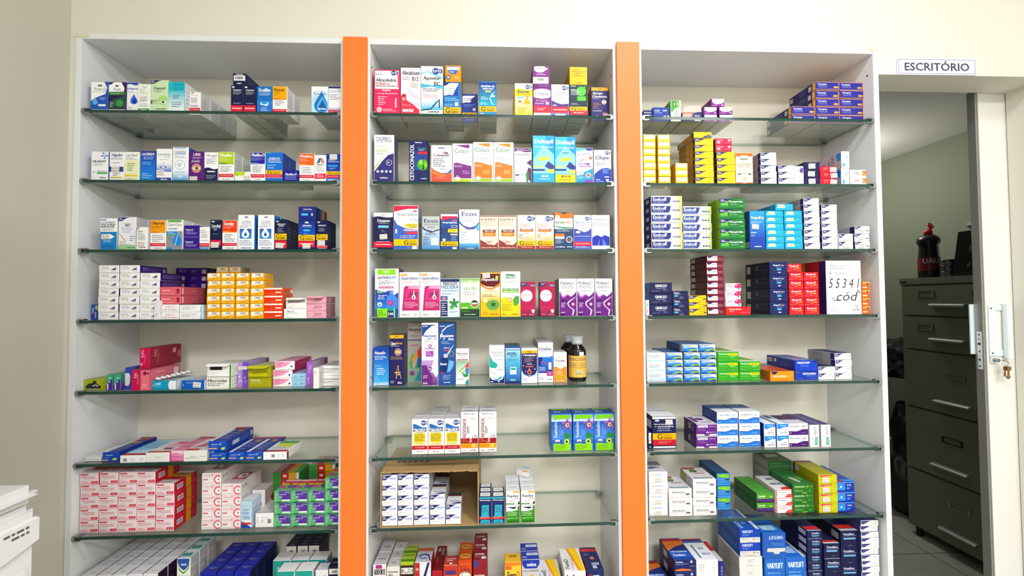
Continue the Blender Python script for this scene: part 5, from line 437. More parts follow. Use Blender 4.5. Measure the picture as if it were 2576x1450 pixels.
leiba|white upright carton, violet lettering|f4f4f8 c0bcc8 50488c|T .5 .55 .82 .9 48387c vu Leiba;R .5 .08 .86 .44 44a890;T .54 .1 .82 .42 c8f0e0 vu ZERO;P dcdce4 .0 .4 .2 .4 .3 .3 .3 .05 .36 .05 .36 .34 .24 .44 0 .44|L .2 .2 .8 .8 8c88a0 1|R 0 0 1 1 50488c
fitocalm|white low carton, sticker, pastel lettering|f4f2f4 d0d0d4 d8d8e0|T .08 .66 .34 .86 c0c060 b Fito;T .34 .66 .72 .86 88a8e0 b calm;S .5 .3;H||P 70688c 0 .3 .3 .5 .6 .45 .9 .3 .6 .35 .3 .25;R 0 .6 1 1 909098
ritmo|white low carton, grey lettering|eceaee c8c8cc e0e0e6|T .14 .54 .68 .74 484c54 b Ritmoneuran;L .7 .56 .82 .6 787c84 1;L .14 .38 .82 .48 c0bcb4 1;R .74 .28 .9 .46 7c4c80;H|P a8b060 0 0 .5 0 .5 1 0 1;L .6 .2 .95 .8 a8acb0 2|R 0 .85 .6 1 a84c5c;P 68883c .2 .6 .5 .55 .6 .75 .3 .85;R .35 .45 .8 .5 b04878;T .1 .05 .9 .18 50688c b Ritmoneuran
seaksmall|blue carton, lime top label|3488d4 24548c 2c5c94|P 84cc28 .04 .96 .94 .96 .94 .66 .7 .6 .3 .68 .04 .72;L .3 .76 .6 .86 c8f090 1;L .06 .4 .6 .56 88c0f0 2;R .62 .44 .92 .56 2c4878;L .1 .24 .7 .32 80b8ec 1;R 0 0 1 .1 50a8e8
dimeflat|green low carton, purple stripe|54a030 2c6834 58a848|R 0 0 1 .4 50207c;R 0 0 1 .08 241c44;T .08 .62 .5 .82 f0f8e0 b Dimeflat;R .75 .55 .94 .72 98cc68;L .08 .46 .5 .54 c8e0a8 1;L .08 .16 .95 .3 8058a8 1|R .05 0 .1 1 487c50;L .2 .1 .9 .9 3c7848 1|L .1 .2 .9 .8 48984c 3
redwhite|white low carton, red corner|f4f0f4 d8c8cc e4e4ec|R 0 0 .06 1 d83838;R 0 .93 1 1 d83838;R .95 0 1 1 e04840;P e83830 .55 0 .7 .35 .85 .45 1 .45 1 0;T .2 .6 .72 .76 7c7480 b simeticona;L .35 .36 .6 .48 98909c 1;L .72 .16 .94 .26 f8a8a0 1||T .2 .35 .9 .5 4c6c74 b simeticona;R .4 .7 .8 .8 687c6c;P e04838 .4 0 1 0 1 .2 .5 .15
simet|dark green low carton, yellow digits|2c7830 245c30 347c3c|T .08 .66 .56 .86 d8f0c0 b simeticona;T .62 .66 .74 .86 d8c030 b 10;L .76 .7 .96 .8 88b870 1;T .08 .46 .26 .56 b0a838 b 40mg;L .08 .24 .46 .34 d0ecb8 1;P a8cc30 .4 .1 .46 0 .64 0 .7 .1;C .8 .28 .03 88c858|L .1 .1 .9 .9 4c8858 2|P c8d0c0 .3 .5 .45 .5 .6 .2 .5 .1 .35 .3;L .6 .2 .9 .6 6ca850 1
simetback|dark green carton behind the stack|3c6c40 909088 54684c|L .1 .2 .9 .8 589060 2|R .1 .15 .95 .85 a09c98|P c0c4b8 .2 .4 .8 .5 .8 .8 .3 .8
yelpink|lime yellow carton, sticker, pink top|ccc810 a8a418 b0ac28|P e0306c .06 .98 .74 .98 .7 .88 .4 .82 .08 .72;P f4f0c0 .06 .72 .4 .82 .7 .88 .4 .86 .08 .76;S .36 .42;L .7 .5 .95 .6 e0e060 1;P b0ac10 0 .06 .5 .06 .54 0 .7 0 .74 .06 1 .06 1 .1 0 .1|R .02 0 .1 1 8c2858;K .12 .3 .28 .8;L .4 .1 .9 .9 b8b438 2|R 0 .88 1 1 a03058;L .2 .3 .8 .5 c8c040 1
sodix|blue two tone low carton|1c38a8 2c50a8 3c5cb8|R 0 .1 .48 1 2c90ec;R 0 .82 .48 1 a84860;C .24 .5 .05 e8f4ff;L .08 .3 .4 .4 80c8f8 1;T .58 .6 .84 .76 e8ecff b Sodix;R .56 .24 .74 .38 50a8f4;L .56 .46 .9 .52 6880d8 1;R 0 .88 1 1 3c98f0||R 0 0 .45 .12 a04860;R .45 0 1 .12 3c98f0;L .2 .3 .9 .5 4868c0 1
booklet|thin flat white carton|ecebf0 d8d8dc e4e4ec|L .1 .3 .9 .5 c0c0c8 1||R .5 .7 1 .85 c03840;L .1 .1 .8 .5 b8bcc8 2
iumiopen|blue carton with yellow flash|1c50b8 1c3c98 34488c|T .2 .62 .6 .8 c8dcf8 b lumi;L .1 .3 .5 .5 6c98e0 2;R 0 .1 .35 .22 f0b090;P e0e040 .55 .2 .7 .4 .9 .35 .8 .15|L .2 .4 .8 .8 4c6cb8 1|R 0 .8 1 .95 b03848;R .3 .55 .8 .7 c08858;R 0 0 .25 .9 d8dce4;L .3 .1 .9 .45 7c90c0 3
cyanwhite|low white carton, sky blue top|f6f6fa a8d4f0 b8dcf0|R .12 .15 .26 .6 98989c;L .42 .2 .58 .6 b0b0b8 3;L .76 .2 .94 .55 8890a0 2||R 0 0 1 .12 b83040;P 90c8ec 0 .3 1 .35 1 .8 0 .9;L .2 .4 .8 .7 5890c0 2
pinkwhite|low off white carton, pink side|f0eeea e0509c dcdcdc|L .4 .35 .7 .6 a8a8a4 2||R 0 0 1 .1 c04048;P e8a8c4 .2 .3 1 .4 1 .8 .4 .8;R .4 .2 .8 .32 803c68;R .5 .6 1 .7 d04078
selene|small pink carton, script lettering|f490b8 e080a8 e08cac|R 0 .5 1 1 f490b8 fbe8f0;T .08 .6 .55 .88 585880 i Selene;L .05 .3 .8 .48 9c4c88 2;L .05 .1 .35 .2 c04878 1||L .2 .1 .8 .9 c06c90 3;R .1 .85 1 .97 c84050
whitered|low off white carton, grey line|efeeea dcdcd8 d8dcd8|R .05 .3 .7 .33 70706c;L .3 .4 .55 .5 a0a0a4 1;L .7 .4 .95 .5 a8a8b8 1||R 0 .02 .6 .14 c84038;R 0 .85 1 .97 b84048;P c87890 .1 .2 .6 .25 .8 .8 .4 .8
ginera|blue flat carton, orange tag|1c58c0 1c48ac 34489c|T .15 .6 .55 .78 c8dcf8 b Gynera;T .58 .62 .72 .78 e8e060 b 20;L .1 .45 .5 .54 6c98e0 1;R 0 .22 .48 .34 f0b49c;P e0e850 .68 .2 .78 .4 .96 .38 .86 .14;L .6 .84 .92 .92 80b0f0 1|R .2 .3 .45 .7 c8ccd8;L .5 .2 .85 .6 7088c8 2;R .88 .3 .98 .8 b8bcc8|R 0 .88 1 .97 c04050;R .5 .68 .8 .8 d8905c;P e4ecfc .0 0 .2 0 .2 .85 .0 .85;L .3 .1 .85 .6 8c9cd0 3
whitegreen|low white carton, green striped top|f8f8fa f0f0f2 e0e4e8|R .35 .3 .5 .7 98989c;L .6 .35 .76 .65 a8a8b0 3;L .82 .3 .9 .7 707478 2|R .0 0 .12 1 b01c30|R 0 0 1 .16 b02438;P c8dc40 .2 .5 .9 .4 .9 .8 .2 .85;P 58a868 .1 .8 1 .75 1 1 .1 1;L .1 .25 .8 .4 a0a4ac 1
whitegrid|plain white upright carton|f2f2f6 3c1c44 ececf0|L .2 .8 .8 .9 c0c0c8 1|L .2 .4 .8 .8 584068 2|L .3 .3 .7 .45 a8a8b0 1;R .02 .92 .98 .94 d8d4d0
ambroxteal|white syrup carton, teal accents|f8f8f2 b8b8bc c8dcdc|P 3c60ac .02 1 .98 1 .9 .9 .7 .84 .5 .82 .25 .86 .05 .94;P 58a838 .02 .96 .2 .84 .5 .79 .8 .84 .96 .94 .9 .84 .5 .76 .15 .82;L .3 .88 .75 .93 d8e4fc 1;T .08 .7 .9 .75 48545c b cloridrato de;T .2 .63 .8 .68 48545c b ambroxol;R .28 .48 .7 .53 d8a850;R 0 0 1 .4 30a8a0 f0f8f4|L .1 .1 .9 .9 d0d0d4 6|P 2c8c8c .1 .3 .8 .3 .8 .7 .1 .7;L .2 .4 .7 .5 a8d8d8 1
bluegrid|royal blue upright carton|2430a8 20284c 2c34a8|T .1 .86 .9 .93 e0e4fc b brometo de;L .2 .76 .8 .82 a8b0ec 1|P 285c58 .2 0 1 0 1 .5 .2 .3|L .2 .6 .75 .7 a8acd8 1;L .3 .45 .65 .55 c8a870 1;R 0 0 1 .04 3c48d0
melju|white carton, teal curved front|e8e8ea b8b4ac f2f2f6|P 2ca89c 0 0 .85 0 .95 .5 .98 1 0 1;T .25 .78 .6 .88 b8f0e8 b Melju||L .35 .5 .75 .65 c0c4cc 2
meljub|rear white carton, teal curved front|e8e8ea b8b4ac d8d4d0|P 2ca89c 0 0 .85 0 .95 .5 .98 1 0 1;T .25 .78 .6 .88 b8f0e8 b Melju||L .35 .7 .75 .85 a8a8a8 2;R 0 0 1 .4 ececf0
blackwhite|black carton, white front band|20243c 20202c 24283c|R .02 .8 .98 1 d8d4cc;T .35 .84 .7 .95 504c50 b aceti||L .3 .15 .7 .3 a0a4a8 1;L .2 .6 .8 .8 606878 1
emsbw|white and blue syrup carton|ececf0 c8c8d0 d4d4dc|P 2c5cc4 0 0 1 0 1 .6 .6 .72 .2 .66 0 .7;E .75 .85 .18 .05 34407c||L .25 .3 .75 .6 a8acb4 2;R 0 .85 1 1 3c5cb0
navybw|navy carton, white band at front|20203c 20203c 20203c|R .05 .86 .95 .96 e4e0e0;T .3 .88 .8 .95 484450 b aceti;T .1 .7 .95 .76 e8e8f0 b diclofenaco;T .1 .62 .95 .68 e8e8f0 b resinato||L .2 .3 .8 .5 a0a0b8 1
tandene|navy carton, orange sun top|202c6c 1c1c44 243478|T .06 .76 .42 .9 f0f4ff b Tandene;L .06 .55 .75 .7 98a4d8 3;P e87c20 0 .05 .9 .05 .7 .2 .35 .26 .1 .2;C .82 .84 .06 c8ccec;L .75 .4 .95 .5 98a0c8 1|R .3 .2 .55 .8 b8b4c0|R 0 0 1 .12 2450b0;R 0 .12 1 .42 2c70d8 2450b0;P e07c28 0 .4 .5 .6 1 .7 1 .86 0 .86;R 0 .86 1 .97 b02430;T .1 .16 .7 .26 f0f4ff bi Tandene;L .1 .3 .9 .4 c8d8f8 1
tandri|white carton, blue mist top|ececf0 d0d0d4 f0f2f8|T .1 .56 .4 .7 707080 n Tandrilax;L .1 .25 .35 .48 a8a8c0 2;L .7 .3 .9 .36 90909c 1;H||R 0 .8 1 .9 2c68c0;R 0 .9 1 1 802838;R .25 .1 .35 .7 708cb8;L .5 .1 .9 .6 98a8c8 2
navyside|narrow navy upright carton|2c3484 2c3484 c8c8d0|T .3 .3 .7 .9 c0c8f0 v Miofibrax||R 0 .5 1 1 c03038
varysmall|royal blue carton, white base band|1c4cbc 2c58ac 2860c8|R 0 0 1 .4 dcd8d4;T .1 .74 .64 .94 e8f0ff b VARYLIFT;L .12 .5 .5 .66 88a8e8 2;L .1 .24 .4 .3 888488 1;C .68 .28 .03 903038;L .72 .22 .96 .28 888488 1;P c8c4c0 .35 .1 .4 .02 .7 .02 .75 .1|L .2 .2 .9 .8 3c6cbc 1|P e0e8f0 .82 0 1 0 1 1 .88 1;T .1 .05 .3 .6 c0e0fc vb VARYLIFT;L .4 .1 .7 .6 88b0e8 2
dupax|white carton, faint red print|e8e4e4 b8b4b4 ecece8|L .35 .5 .65 .8 a8a4a4 3;L .3 .2 .7 .3 d09098 1|R .3 .2 .6 .8 a8a4a0
varyblue|big blue carton, white lettering|2c70cc 2c60b8 2c78d8|T .1 .56 .9 .8 e0f0ff b VARYLIFT;L .15 .1 .8 .4 78b0f0 2||T .15 .15 .85 .4 c8e8ff b VARYLIFT;P e0e8f0 .88 0 1 0 1 1 .92 1
varytop|tilted big blue carton, reversed lettering|2c64bc 2c68c8 2c78d8|F;T .1 .1 .75 .24 c8dcf8 b VARYLIFT;L .1 .36 .7 .5 6c98d8 2;P d8d4d0 .02 .6 .8 .6 .84 .74 .55 .76 .5 .84 .3 .84 .25 .76 .02 .74||T .15 .15 .85 .4 c8e8ff b VARYLIFT
venas|small midnight carton, blue oval|202458 202048 242858|T .28 .62 .8 .82 e8ecfc b Venaflon;L .25 .5 .85 .58 888cb8 1;R .28 .28 .8 .42 6cb0dc;L .4 .08 .66 .18 98989c 1|R .7 .2 .95 .85 c0c4d8|R 0 0 1 .04 d8dcf0;R 0 .06 1 .2 d82c34
venabig|large midnight carton, blue oval|1c2050 181c38 20244c|T .12 .76 .74 .88 e8ecfc b Venaflon;L .12 .68 .88 .74 888cb8 1;R .14 .5 .84 .6 7cb4dc;L .4 .1 .62 .16 88888c 1|R .75 .4 .95 .8 a8a8b0|R 0 0 1 .08 c8c8d0;R 0 .1 1 .24 d8382c
venamid|mid size midnight carton|1c2050 181c38 20244c|T .16 .7 .88 .84 e8ecfc b Venaflon;L .1 .6 .95 .68 888cb8 1;R .14 .44 .84 .56 7cb4dc;L .5 .12 .75 .18 88888c 1|L .2 .2 .8 .8 303868 1|R 0 0 1 .1 e0e0e8;R 0 .12 1 .26 d8302c
leaflet|thin white card, tall|ecebf2 e8e8ee e8e8ee|L .3 .1 .5 .35 c89880 1
rapilaxtop|tilted white carton on the stack|f2f0f4 e8e8ec e8eaf0|R .5 .8 1 1 f0a820||T .25 .55 .85 .75 505460 b Rapilax
purplelong|violet carton seen side on|3c1478 2c1060 34146c|L .1 .3 .35 .8 a088d0 3;L .5 .3 .7 .7 8c70c4 2;K .84 .2 .97 .75
diclintop|opened pink carton|f4b4c6 d8a0b0 f0b8c8|T .38 .5 .8 .78 7c3448 bi Diclin;L .3 .2 .8 .44 a86478 3;H|R .1 .1 .25 .9 8c2444;R .14 .25 .21 .75 e8c8d0
dianetop|opened plain white carton|fdfdfd e8e8ea f0f0f0|P a8a098 .08 .55 .95 .62 .95 .95 .1 .95;L .12 .1 .32 .16 70788a 1
gineratop|topmost blue flat carton|1c58c0 1c48ac 34489c|T .15 .6 .55 .78 c8dcf8 b Gynera;T .58 .62 .72 .78 e8e060 b 20;L .1 .45 .5 .54 6c98e0 1;R 0 .22 .48 .34 f0b49c;P e0e850 .68 .2 .78 .4 .96 .38 .86 .14;L .6 .84 .92 .92 80b0f0 1|R .2 .3 .45 .7 c8ccd8;L .5 .2 .85 .6 7088c8 2;R .88 .3 .98 .8 b8bcc8|R 0 .88 1 .97 c04050;R .5 .68 .8 .8 d8905c;P e4ecfc .0 0 .2 0 .2 .85 .0 .85;L .3 .1 .85 .6 8c9cd0 3
celergstop|topmost small purple carton|883098 782c84 9c4ca8|P fcfafc .06 1 1 1 1 .6 .8 .38 .5 .3 .2 .38 .06 .6;T .12 .6 .5 .85 504858 n Celerg;L .12 .08 .45 .22 e0b0ec 1;R .8 .1 .92 .26 f4e0f8
emextop|topmost cyan carton, cream lettering|20b4e4 209cd0 30bcec|P f4f8e0 .06 .38 .14 .92 .5 .92 .56 .38;T .1 .48 .54 .86 a8c030 b EmeX;L .62 .5 .95 .8 70dcf8 3;L .6 .2 .95 .26 10a0d0 1;H
ibupriltop|topmost bright red carton|e02434 c81c30 d02c3c|T .14 .6 .8 .88 ffffff b Ibupril;L .16 .44 .55 .54 ffa8b0 1;R .6 .42 .86 .54 f8b830;L .42 .24 .58 .32 ffd8dc 1;H
loratop|topmost blue carton, green corner|2c88e4 2c4c94 4c70a8|R 0 .88 1 1 f8e8b8;P e8f8ff .6 .88 .96 .88 .96 .5 .75 .6;P 98b840 .4 .0 .5 .34 .96 .4 .96 .2 .7 .16;T .08 .56 .72 .82 ffffff bi LORATAMED;L .1 .42 .45 .5 c0e0ff 1;P 2c3c58 0 0 .34 0 .3 .12 0 .1;P 2c3c58 .66 0 1 0 1 .12 .7 .12;R .96 0 1 .9 f8ecd0|R .88 0 1 1 d0a030;L .4 .2 .8 .8 4868a8 1
tandl|half hidden orange and navy carton|202c6c 1c1c44 243478|T .06 .76 .42 .9 f0f4ff b Tandene;L .06 .55 .75 .7 98a4d8 3;P e87c20 0 .05 .9 .05 .7 .2 .35 .26 .1 .2;C .82 .84 .06 c8ccec;L .75 .4 .95 .5 98a0c8 1|R .3 .2 .55 .8 b8b4c0|R 0 0 1 .12 2450b0;R 0 .12 1 .42 2c70d8 2450b0;P e07c28 0 .4 .5 .6 1 .7 1 .86 0 .86;R 0 .86 1 .97 b02430;T .1 .16 .7 .26 f0f4ff bi Tandene;L .1 .3 .9 .4 c8d8f8 1
fontdlow|lower white carton, golden ribbon top|f4f4f6 dcdce0 e8e8ee|T .1 .78 .5 .92 38384c b FontD;R .7 .3 1 .8 e8c850;C .75 .55 .2 d8b030||P f8d000 .35 1 .85 1 .95 .4 1 0 .7 0 .6 .4;P f0a020 .33 1 .45 1 .7 .3 .8 0 .68 0 .5 .5;T .08 .1 .3 .5 3c3c48 vb FontD;T .4 .1 .52 .5 c06878 v 10.000 UI
'''

DESC = {}; DES = {}
for ln in ART.strip().split('\n'):
    p = ln.split('|'); DES[p[0]] = p; DESC[p[0]] = p[1]
class Painter:
    """collects flat printed shapes on one face; u,v in 0..1 of the face, each shape a hair above the last"""
    def __init__(s, V, F, K, org, ux, vy, W, H, flip=False):
        s.V,s.F,s.K = V,F,K; s.o=Vector(org); s.ux=Vector(ux); s.vy=Vector(vy); s.n=s.ux.cross(s.vy); s.W=W; s.H=H; s.k=0; s.flip=flip; s.st=[]
    def pt(s,u,v):
        u=min(max(u,0.002),.998); v=min(max(v,.002),.998)
        if s.flip: u,v=1-u,1-v
        return s.o+s.ux*(u*s.W)+s.vy*(v*s.H)+s.n*(.00006+s.k*.000035)
    def face(s, pts, cols):
        b=len(s.V); s.V += [s.pt(u,v) for u,v in pts]; s.F.append(tuple(range(b,b+len(pts)))); s.K.append(cols if isinstance(cols,list) else [cols]*len(pts))
    def rect(s,x0,y0,x1,y1,c,c2=None):
        s.face([(x0,y0),(x1,y0),(x1,y1),(x0,y1)], [c,c,c2 or c,c2 or c])
    def circ(s,cx,cy,rx,ry,c,n=20):
        s.face([(cx+rx*math.cos(2*math.pi*i/n),cy+ry*math.sin(2*math.pi*i/n)) for i in range(n)],c)
    def ring(s,cx,cy,r,w,c,n=22):
        a=s.W/s.H
        for i in range(n):
            t0,t1=2*math.pi*i/n,2*math.pi*(i+1)/n
            s.face([(cx+r*math.cos(t0),cy+r*a*math.sin(t0)),(cx+(r+w)*math.cos(t0),cy+(r+w)*a*math.sin(t0)),(cx+(r+w)*math.cos(t1),cy+(r+w)*a*math.sin(t1)),(cx+r*math.cos(t1),cy+r*a*math.sin(t1))],c)
    def text(s,x0,y0,x1,y1,c,st,t):
        vs,fs = text_geo(t,False,'i' in st)
        def mp(x,y):
            if 'v' in st:
                return (x0+(1-y)*(x1-x0), y0+x*(y1-y0)) if 'u' not in st else (x0+y*(x1-x0), y1-x*(y1-y0))
            return (x0+x*(x1-x0), y0+y*(y1-y0))
        k0=s.k; wu=(y1-y0)*s.H/((x1-x0)*s.W) if 'v' not in st else (x1-x0)*s.W/((y1-y0)*s.H)
        for q,e in enumerate((-.035,0,.035) if 'b' in st else (0,)):   # bold: the outline repeated a hair to each side, each pass on its own level
            b=len(s.V); s.k=k0+q*.3; e*=min(wu,.6)
            s.V += [s.pt(*mp(min(max(x*(1-abs(e))+e+abs(e)*.5,0),1),y)) for x,y in vs]
            for f in fs: s.F.append(tuple(b+i for i in f)); s.K.append([c]*len(f))
        s.k=k0
    def lines(s,x0,y0,x1,y1,c,n,seed):
        rd=random.Random(seed); p=(y1-y0)/n; hh=p*(.4 if n>1 else .6)
        for i in range(n):
            y=y1-p*i-hh*1.2; x=x0+ (x1-x0)*rd.choice((0,0,.04)); e=x1-(x1-x0)*rd.choice((0,.08,.2,.35))*(1 if n>1 else 0)
            while x<e-.01:
                L=min(rd.uniform(.04,.15),e-x); s.rect(x,y,x+L,y+hh*rd.choice((1,1,.8)),c); x+=L+.025
    def run(s, prog, key):
        if not prog: return
        for ci, cmd in enumerate(prog.split(';')):
            t=cmd.split()
            if not t: continue
            op=t[0]; s.k+=1
            if op=='R':
                a=[float(x) for x in t[1:5]]; s.rect(*a,pc(t[5]),pc(t[6]) if len(t)>6 else None)
            elif op=='P':
                a=[float(x) for x in t[2:]]; s.face(list(zip(a[::2],a[1::2])),pc(t[1]))
            elif op=='L': s.lines(*[float(x) for x in t[1:5]],pc(t[5]),int(t[6]),key+str(ci))
            elif op=='T': s.text(*[float(x) for x in t[1:5]],pc(t[5]),t[6],' '.join(t[7:]))
            elif op=='C': x,y,r=[float(v) for v in t[1:4]]; s.circ(x,y,r,r*s.W/s.H,pc(t[4]))
            elif op=='E': x,y,r,q=[float(v) for v in t[1:5]]; s.circ(x,y,r,q,pc(t[5]))
            elif op=='O': x,y,r,q=[float(v) for v in t[1:5]]; s.ring(x,y,r,q,pc(t[5]))
            elif op=='D':
                x,y,r=[float(v) for v in t[1:4]]; a=s.W/s.H; pts=[(x,y+r*3*a)]
                for i in range(13): th=math.radians(150-i*25+0); pts.append((x+r*math.cos(math.radians(150+i*20)),y+r*a+r*a*math.sin(math.radians(150+i*20))))
                s.face(pts[:13],pc(t[4]))
            elif op=='X':
                x,y,r=[float(v) for v in t[1:4]]; a=s.W/s.H; pts=[]
                for i in range(20):
                    q=r if i%4==0 else (r*.75 if i%4 in (1,3) else r*.35); th=math.pi/2+i*2*math.pi/20
                    pts.append((x+q*math.cos(th),y+q*a*math.sin(th)))
                for i in range(20): s.face([(x,y),pts[i],pts[(i+1)%20]],pc(t[4]))
            elif op in 'WV':
                y0,y1,amp=[float(v) for v in t[1:4]] if op=='W' else (float(t[1]),float(t[2]),float(t[3]))
                c=pc(t[4]); n=12
                for i in range(n):
                    u0,u1=i/n,(i+1)/n
                    if op=='W': s.face([(u0,y0),(u1,y0),(u1,y1+amp*math.sin(u1*6.3)),(u0,y1+amp*math.sin(u0*6.3))],c)
                    else: s.face([(u0,y0+amp*math.sin(u0*6.3)),(u1,y0+amp*math.sin(u1*6.3)),(u1,y1),(u0,y1)],c)
            elif op=='K':
                x0,y0,x1,y1=[float(v) for v in t[1:5]]; s.rect(x0,y0,x1,y1,pc('e8e8ea')); s.k+=1
                rd=random.Random(key); x=x0+.08*(x1-x0)
                while x<x1-.08*(x1-x0):
                    b=(x1-x0)*rd.uniform(.03,.09); s.rect(x,y0+.12*(y1-y0),min(x+b,x1),y1-.12*(y1-y0),pc('484850')); x+=b+(x1-x0)*rd.uniform(.03,.08)
            elif op=='Q':
                y0,y1=float(t[1]),float(t[2]); h=y1-y0; s.rect(0,y0,1,y1,pc('f8c80c')); s.k+=1
                s.text(.1,y0+.1*h,.36,y1-.08*h,pc('2c2010'),'b','G'); s.text(.42,y0+.54*h,.92,y1-.14*h,pc('4c3c10'),'n','Medicamento'); s.text(.42,y0+.12*h,.9,y0+.52*h,pc('4c3c10'),'b','Genérico')
            elif op=='Z':
                y0,y1=float(t[1]),float(t[2]); h=y1-y0; s.rect(0,y0,1,y1,pc('e02a48')); s.k+=1
                s.text(.1,y0+.38*h,.9,y0+.68*h,pc('ffe4e8'),'b','VENDA SOB PRESCRIÇÃO')
            elif op=='N':
                w_=float(t[1]); b_=float(t[2]) if len(t)>2 else .88
                c=pc('2c2c74'); s.face([(0,1),(0,b_+.04*(1-b_)),(w_*.2,b_),(w_*.5,b_+.05*(1-b_)),(w_*.8,b_+.5*(1-b_)),(w_*1.1,b_+.8*(1-b_)),(w_*1.5,1)],c); s.k+=1
                hgt=1-b_; s.text(.04,b_+.62*hgt,.04+w_*.35,b_+.85*hgt,pc('f0f0fc'),'b','neo'); s.text(.04,b_+.25*hgt,.04+w_*.55,b_+.58*hgt,pc('f0f0fc'),'b','química')
            elif op=='M':
                x,y,r=[float(v) for v in t[1:4]]; a=s.W/s.H; c=pc('2c4c94'); s.circ(x-r*.25,y,r,r*a,c); s.k+=1; s.circ(x+r*1.1,y,r*.7,r*.7*a,c); s.k+=1; s.circ(x,y,r*.9,r*a*.5,c); s.k+=1
                s.text(x-r*.95,y-r*a*.4,x+r*1.4,y+r*a*.4,pc('f4f8ff'),'b','EMS')
            elif op=='H':
                c=pc('b8b4b0'); s.face([(.0,.15),(.3,.15),(.34,.05),(.335,.04),(.295,.13),(0,.13)],c); s.face([(1,.15),(.7,.15),(.66,.05),(.665,.04),(.705,.13),(1,.13)],c)
            elif op=='S': s.st.append((float(t[1]),float(t[2])))
def carton_mesh(name, W, H, D):
    p=DES[name]; base,side,top=p[2].split(); V,F,K=[],[],[]
    b=min(.0008,W*.03)
    # bevelled card body
    bm=bmesh.new(); bx(bm,-W/2,W/2,0,D,0,H); bmesh.ops.bevel(bm,geom=bm.edges[:],offset=b,segments=1,affect='EDGES')
    bm.verts.index_update()
    V+= [v.co.copy() for v in bm.verts]
    for f in bm.faces:
        n=f.normal; F.append(tuple(v.index for v in f.verts))
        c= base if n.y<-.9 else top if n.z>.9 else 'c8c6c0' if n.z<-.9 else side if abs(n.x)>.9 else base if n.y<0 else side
        K.append([pc(c)]*len(f.verts))
    bm.free()
    fr=p[3] if len(p)>3 else ''; sd=p[4] if len(p)>4 else ''; tp=p[5] if len(p)>5 else ''
    flip='F' in fr.split(';')
    e=b
    pf=Painter(V,F,K,(-W/2+e,0,e),(1,0,0),(0,0,1),W-2*e,H-2*e,flip); pf.run(fr,name)
    if not sd: sd='L .15 .25 .85 .75 %s 4'%('b0b0b4' if sum(hx(side))>1.2 else '606074')
    for sg in (1,-1):
        if sg>0: ps=Painter(V,F,K,(W/2,e,e),(0,1,0),(0,0,1),D-2*e,H-2*e)
        else: ps=Painter(V,F,K,(-W/2,D-e,e),(0,-1,0),(0,0,1),D-2*e,H-2*e)
        ps.run(sd,name+'s')
    pt=Painter(V,F,K,(-W/2+e,e,H),(1,0,0),(0,1,0),W-2*e,D-2*e)
    if not tp: tp='R .04 .06 .96 .1 %s'%('a8a8ac' if sum(hx(top))>1.2 else '181820')
    pt.run(tp,name+'t')
    # underside: tuck seam and small print
    pb=Painter(V,F,K,(-W/2+e,D-e,0),(1,0,0),(0,-1,0),W-2*e,D-2*e); pb.run('R .03 .9 .97 .93 888880;L .25 .3 .75 .6 98a0a0 2',name+'b')
    me=D2.meshes.new(name+'_carton'); me.from_pydata([tuple(v) for v in V],[],F)
    ca=me.color_attributes.new('Print','FLOAT_COLOR','CORNER'); i=0; buf=[]
    for k in K:
        for c in k: buf += [c[0],c[1],c[2],1.0]
    ca.data.foreach_set('color',buf)
    me.materials.append(M['card']); me.update()
    return me, pf.st, flip
_st=None
def sticker_mesh():
    global _st
    if _st: return _st
    V,F,K=[],[],[]; w,h=.021,.0145
    bm=bmesh.new(); bx(bm,-w/2,w/2,-.0012,-.0009,-h/2,h/2); V+=[v.co.copy() for v in bm.verts]; bm.verts.index_update()
    for f in bm.faces: F.append(tuple(v.index for v in f.verts)); K.append([pc('f4f2ee')]*4)
    bm.free()
    p=Painter(V,F,K,(-w/2,-.0012,-h/2),(1,0,0),(0,0,1),w,h); p.run('E .22 .62 .12 .17 e0a078;E .22 .66 .06 .08 f0c8a8;L .42 .68 .9 .84 8c9098 1;L .4 .46 .92 .62 70889c 1;L .1 .1 .9 .26 404448 1','st')
    me=D2.meshes.new('price_sticker'); me.from_pydata([tuple(v) for v in V],[],F)
    ca=me.color_attributes.new('Print','FLOAT_COLOR','CORNER'); ca.data.foreach_set('color',[x for k in K for c in k for x in (c[0],c[1],c[2],1.0)])
    me.materials.append(M['card']); _st=me; return me
# ------------------------------------------------------------------ shelving
BAY = {'L':(-1.148,-.4365),'C':(-.3538,.3510),'R':(.436,1.1457)}
BN = {'L':'left bay','C':'middle bay','R':'right bay'}
ZS = [2.0333,1.836,1.6411,1.4454,1.2499,1.0532,.858]
ZT = 2.2362; DP = .2104; TH = .0163
SN = ['top','second','third','fourth','fifth','sixth','seventh','base']
def clip_mesh():
    bm=bmesh.new(); pts=[]
    for i in range(9):
        a=math.pi/2+math.pi*i/8; pts.append((.0078+.0078*math.cos(a),.0078*math.sin(a)))
    pts=[(.021,.0074)]+pts+[(.021,-.0074),(.022,-.0046),(.009,-.0046),(.009,.0046),(.022,.0046)]
    prism(bm,pts,0,.0105); me=mesh(bm,'shelf_clip'); me.materials.append(M['chrome']); return me
CLIP=clip_mesh()
def clip_mirror():
    me=CLIP.copy(); 
    for v in me.vertices: v.co.x*=-1
    me.flip_normals(); return me
CLIPR=clip_mirror()
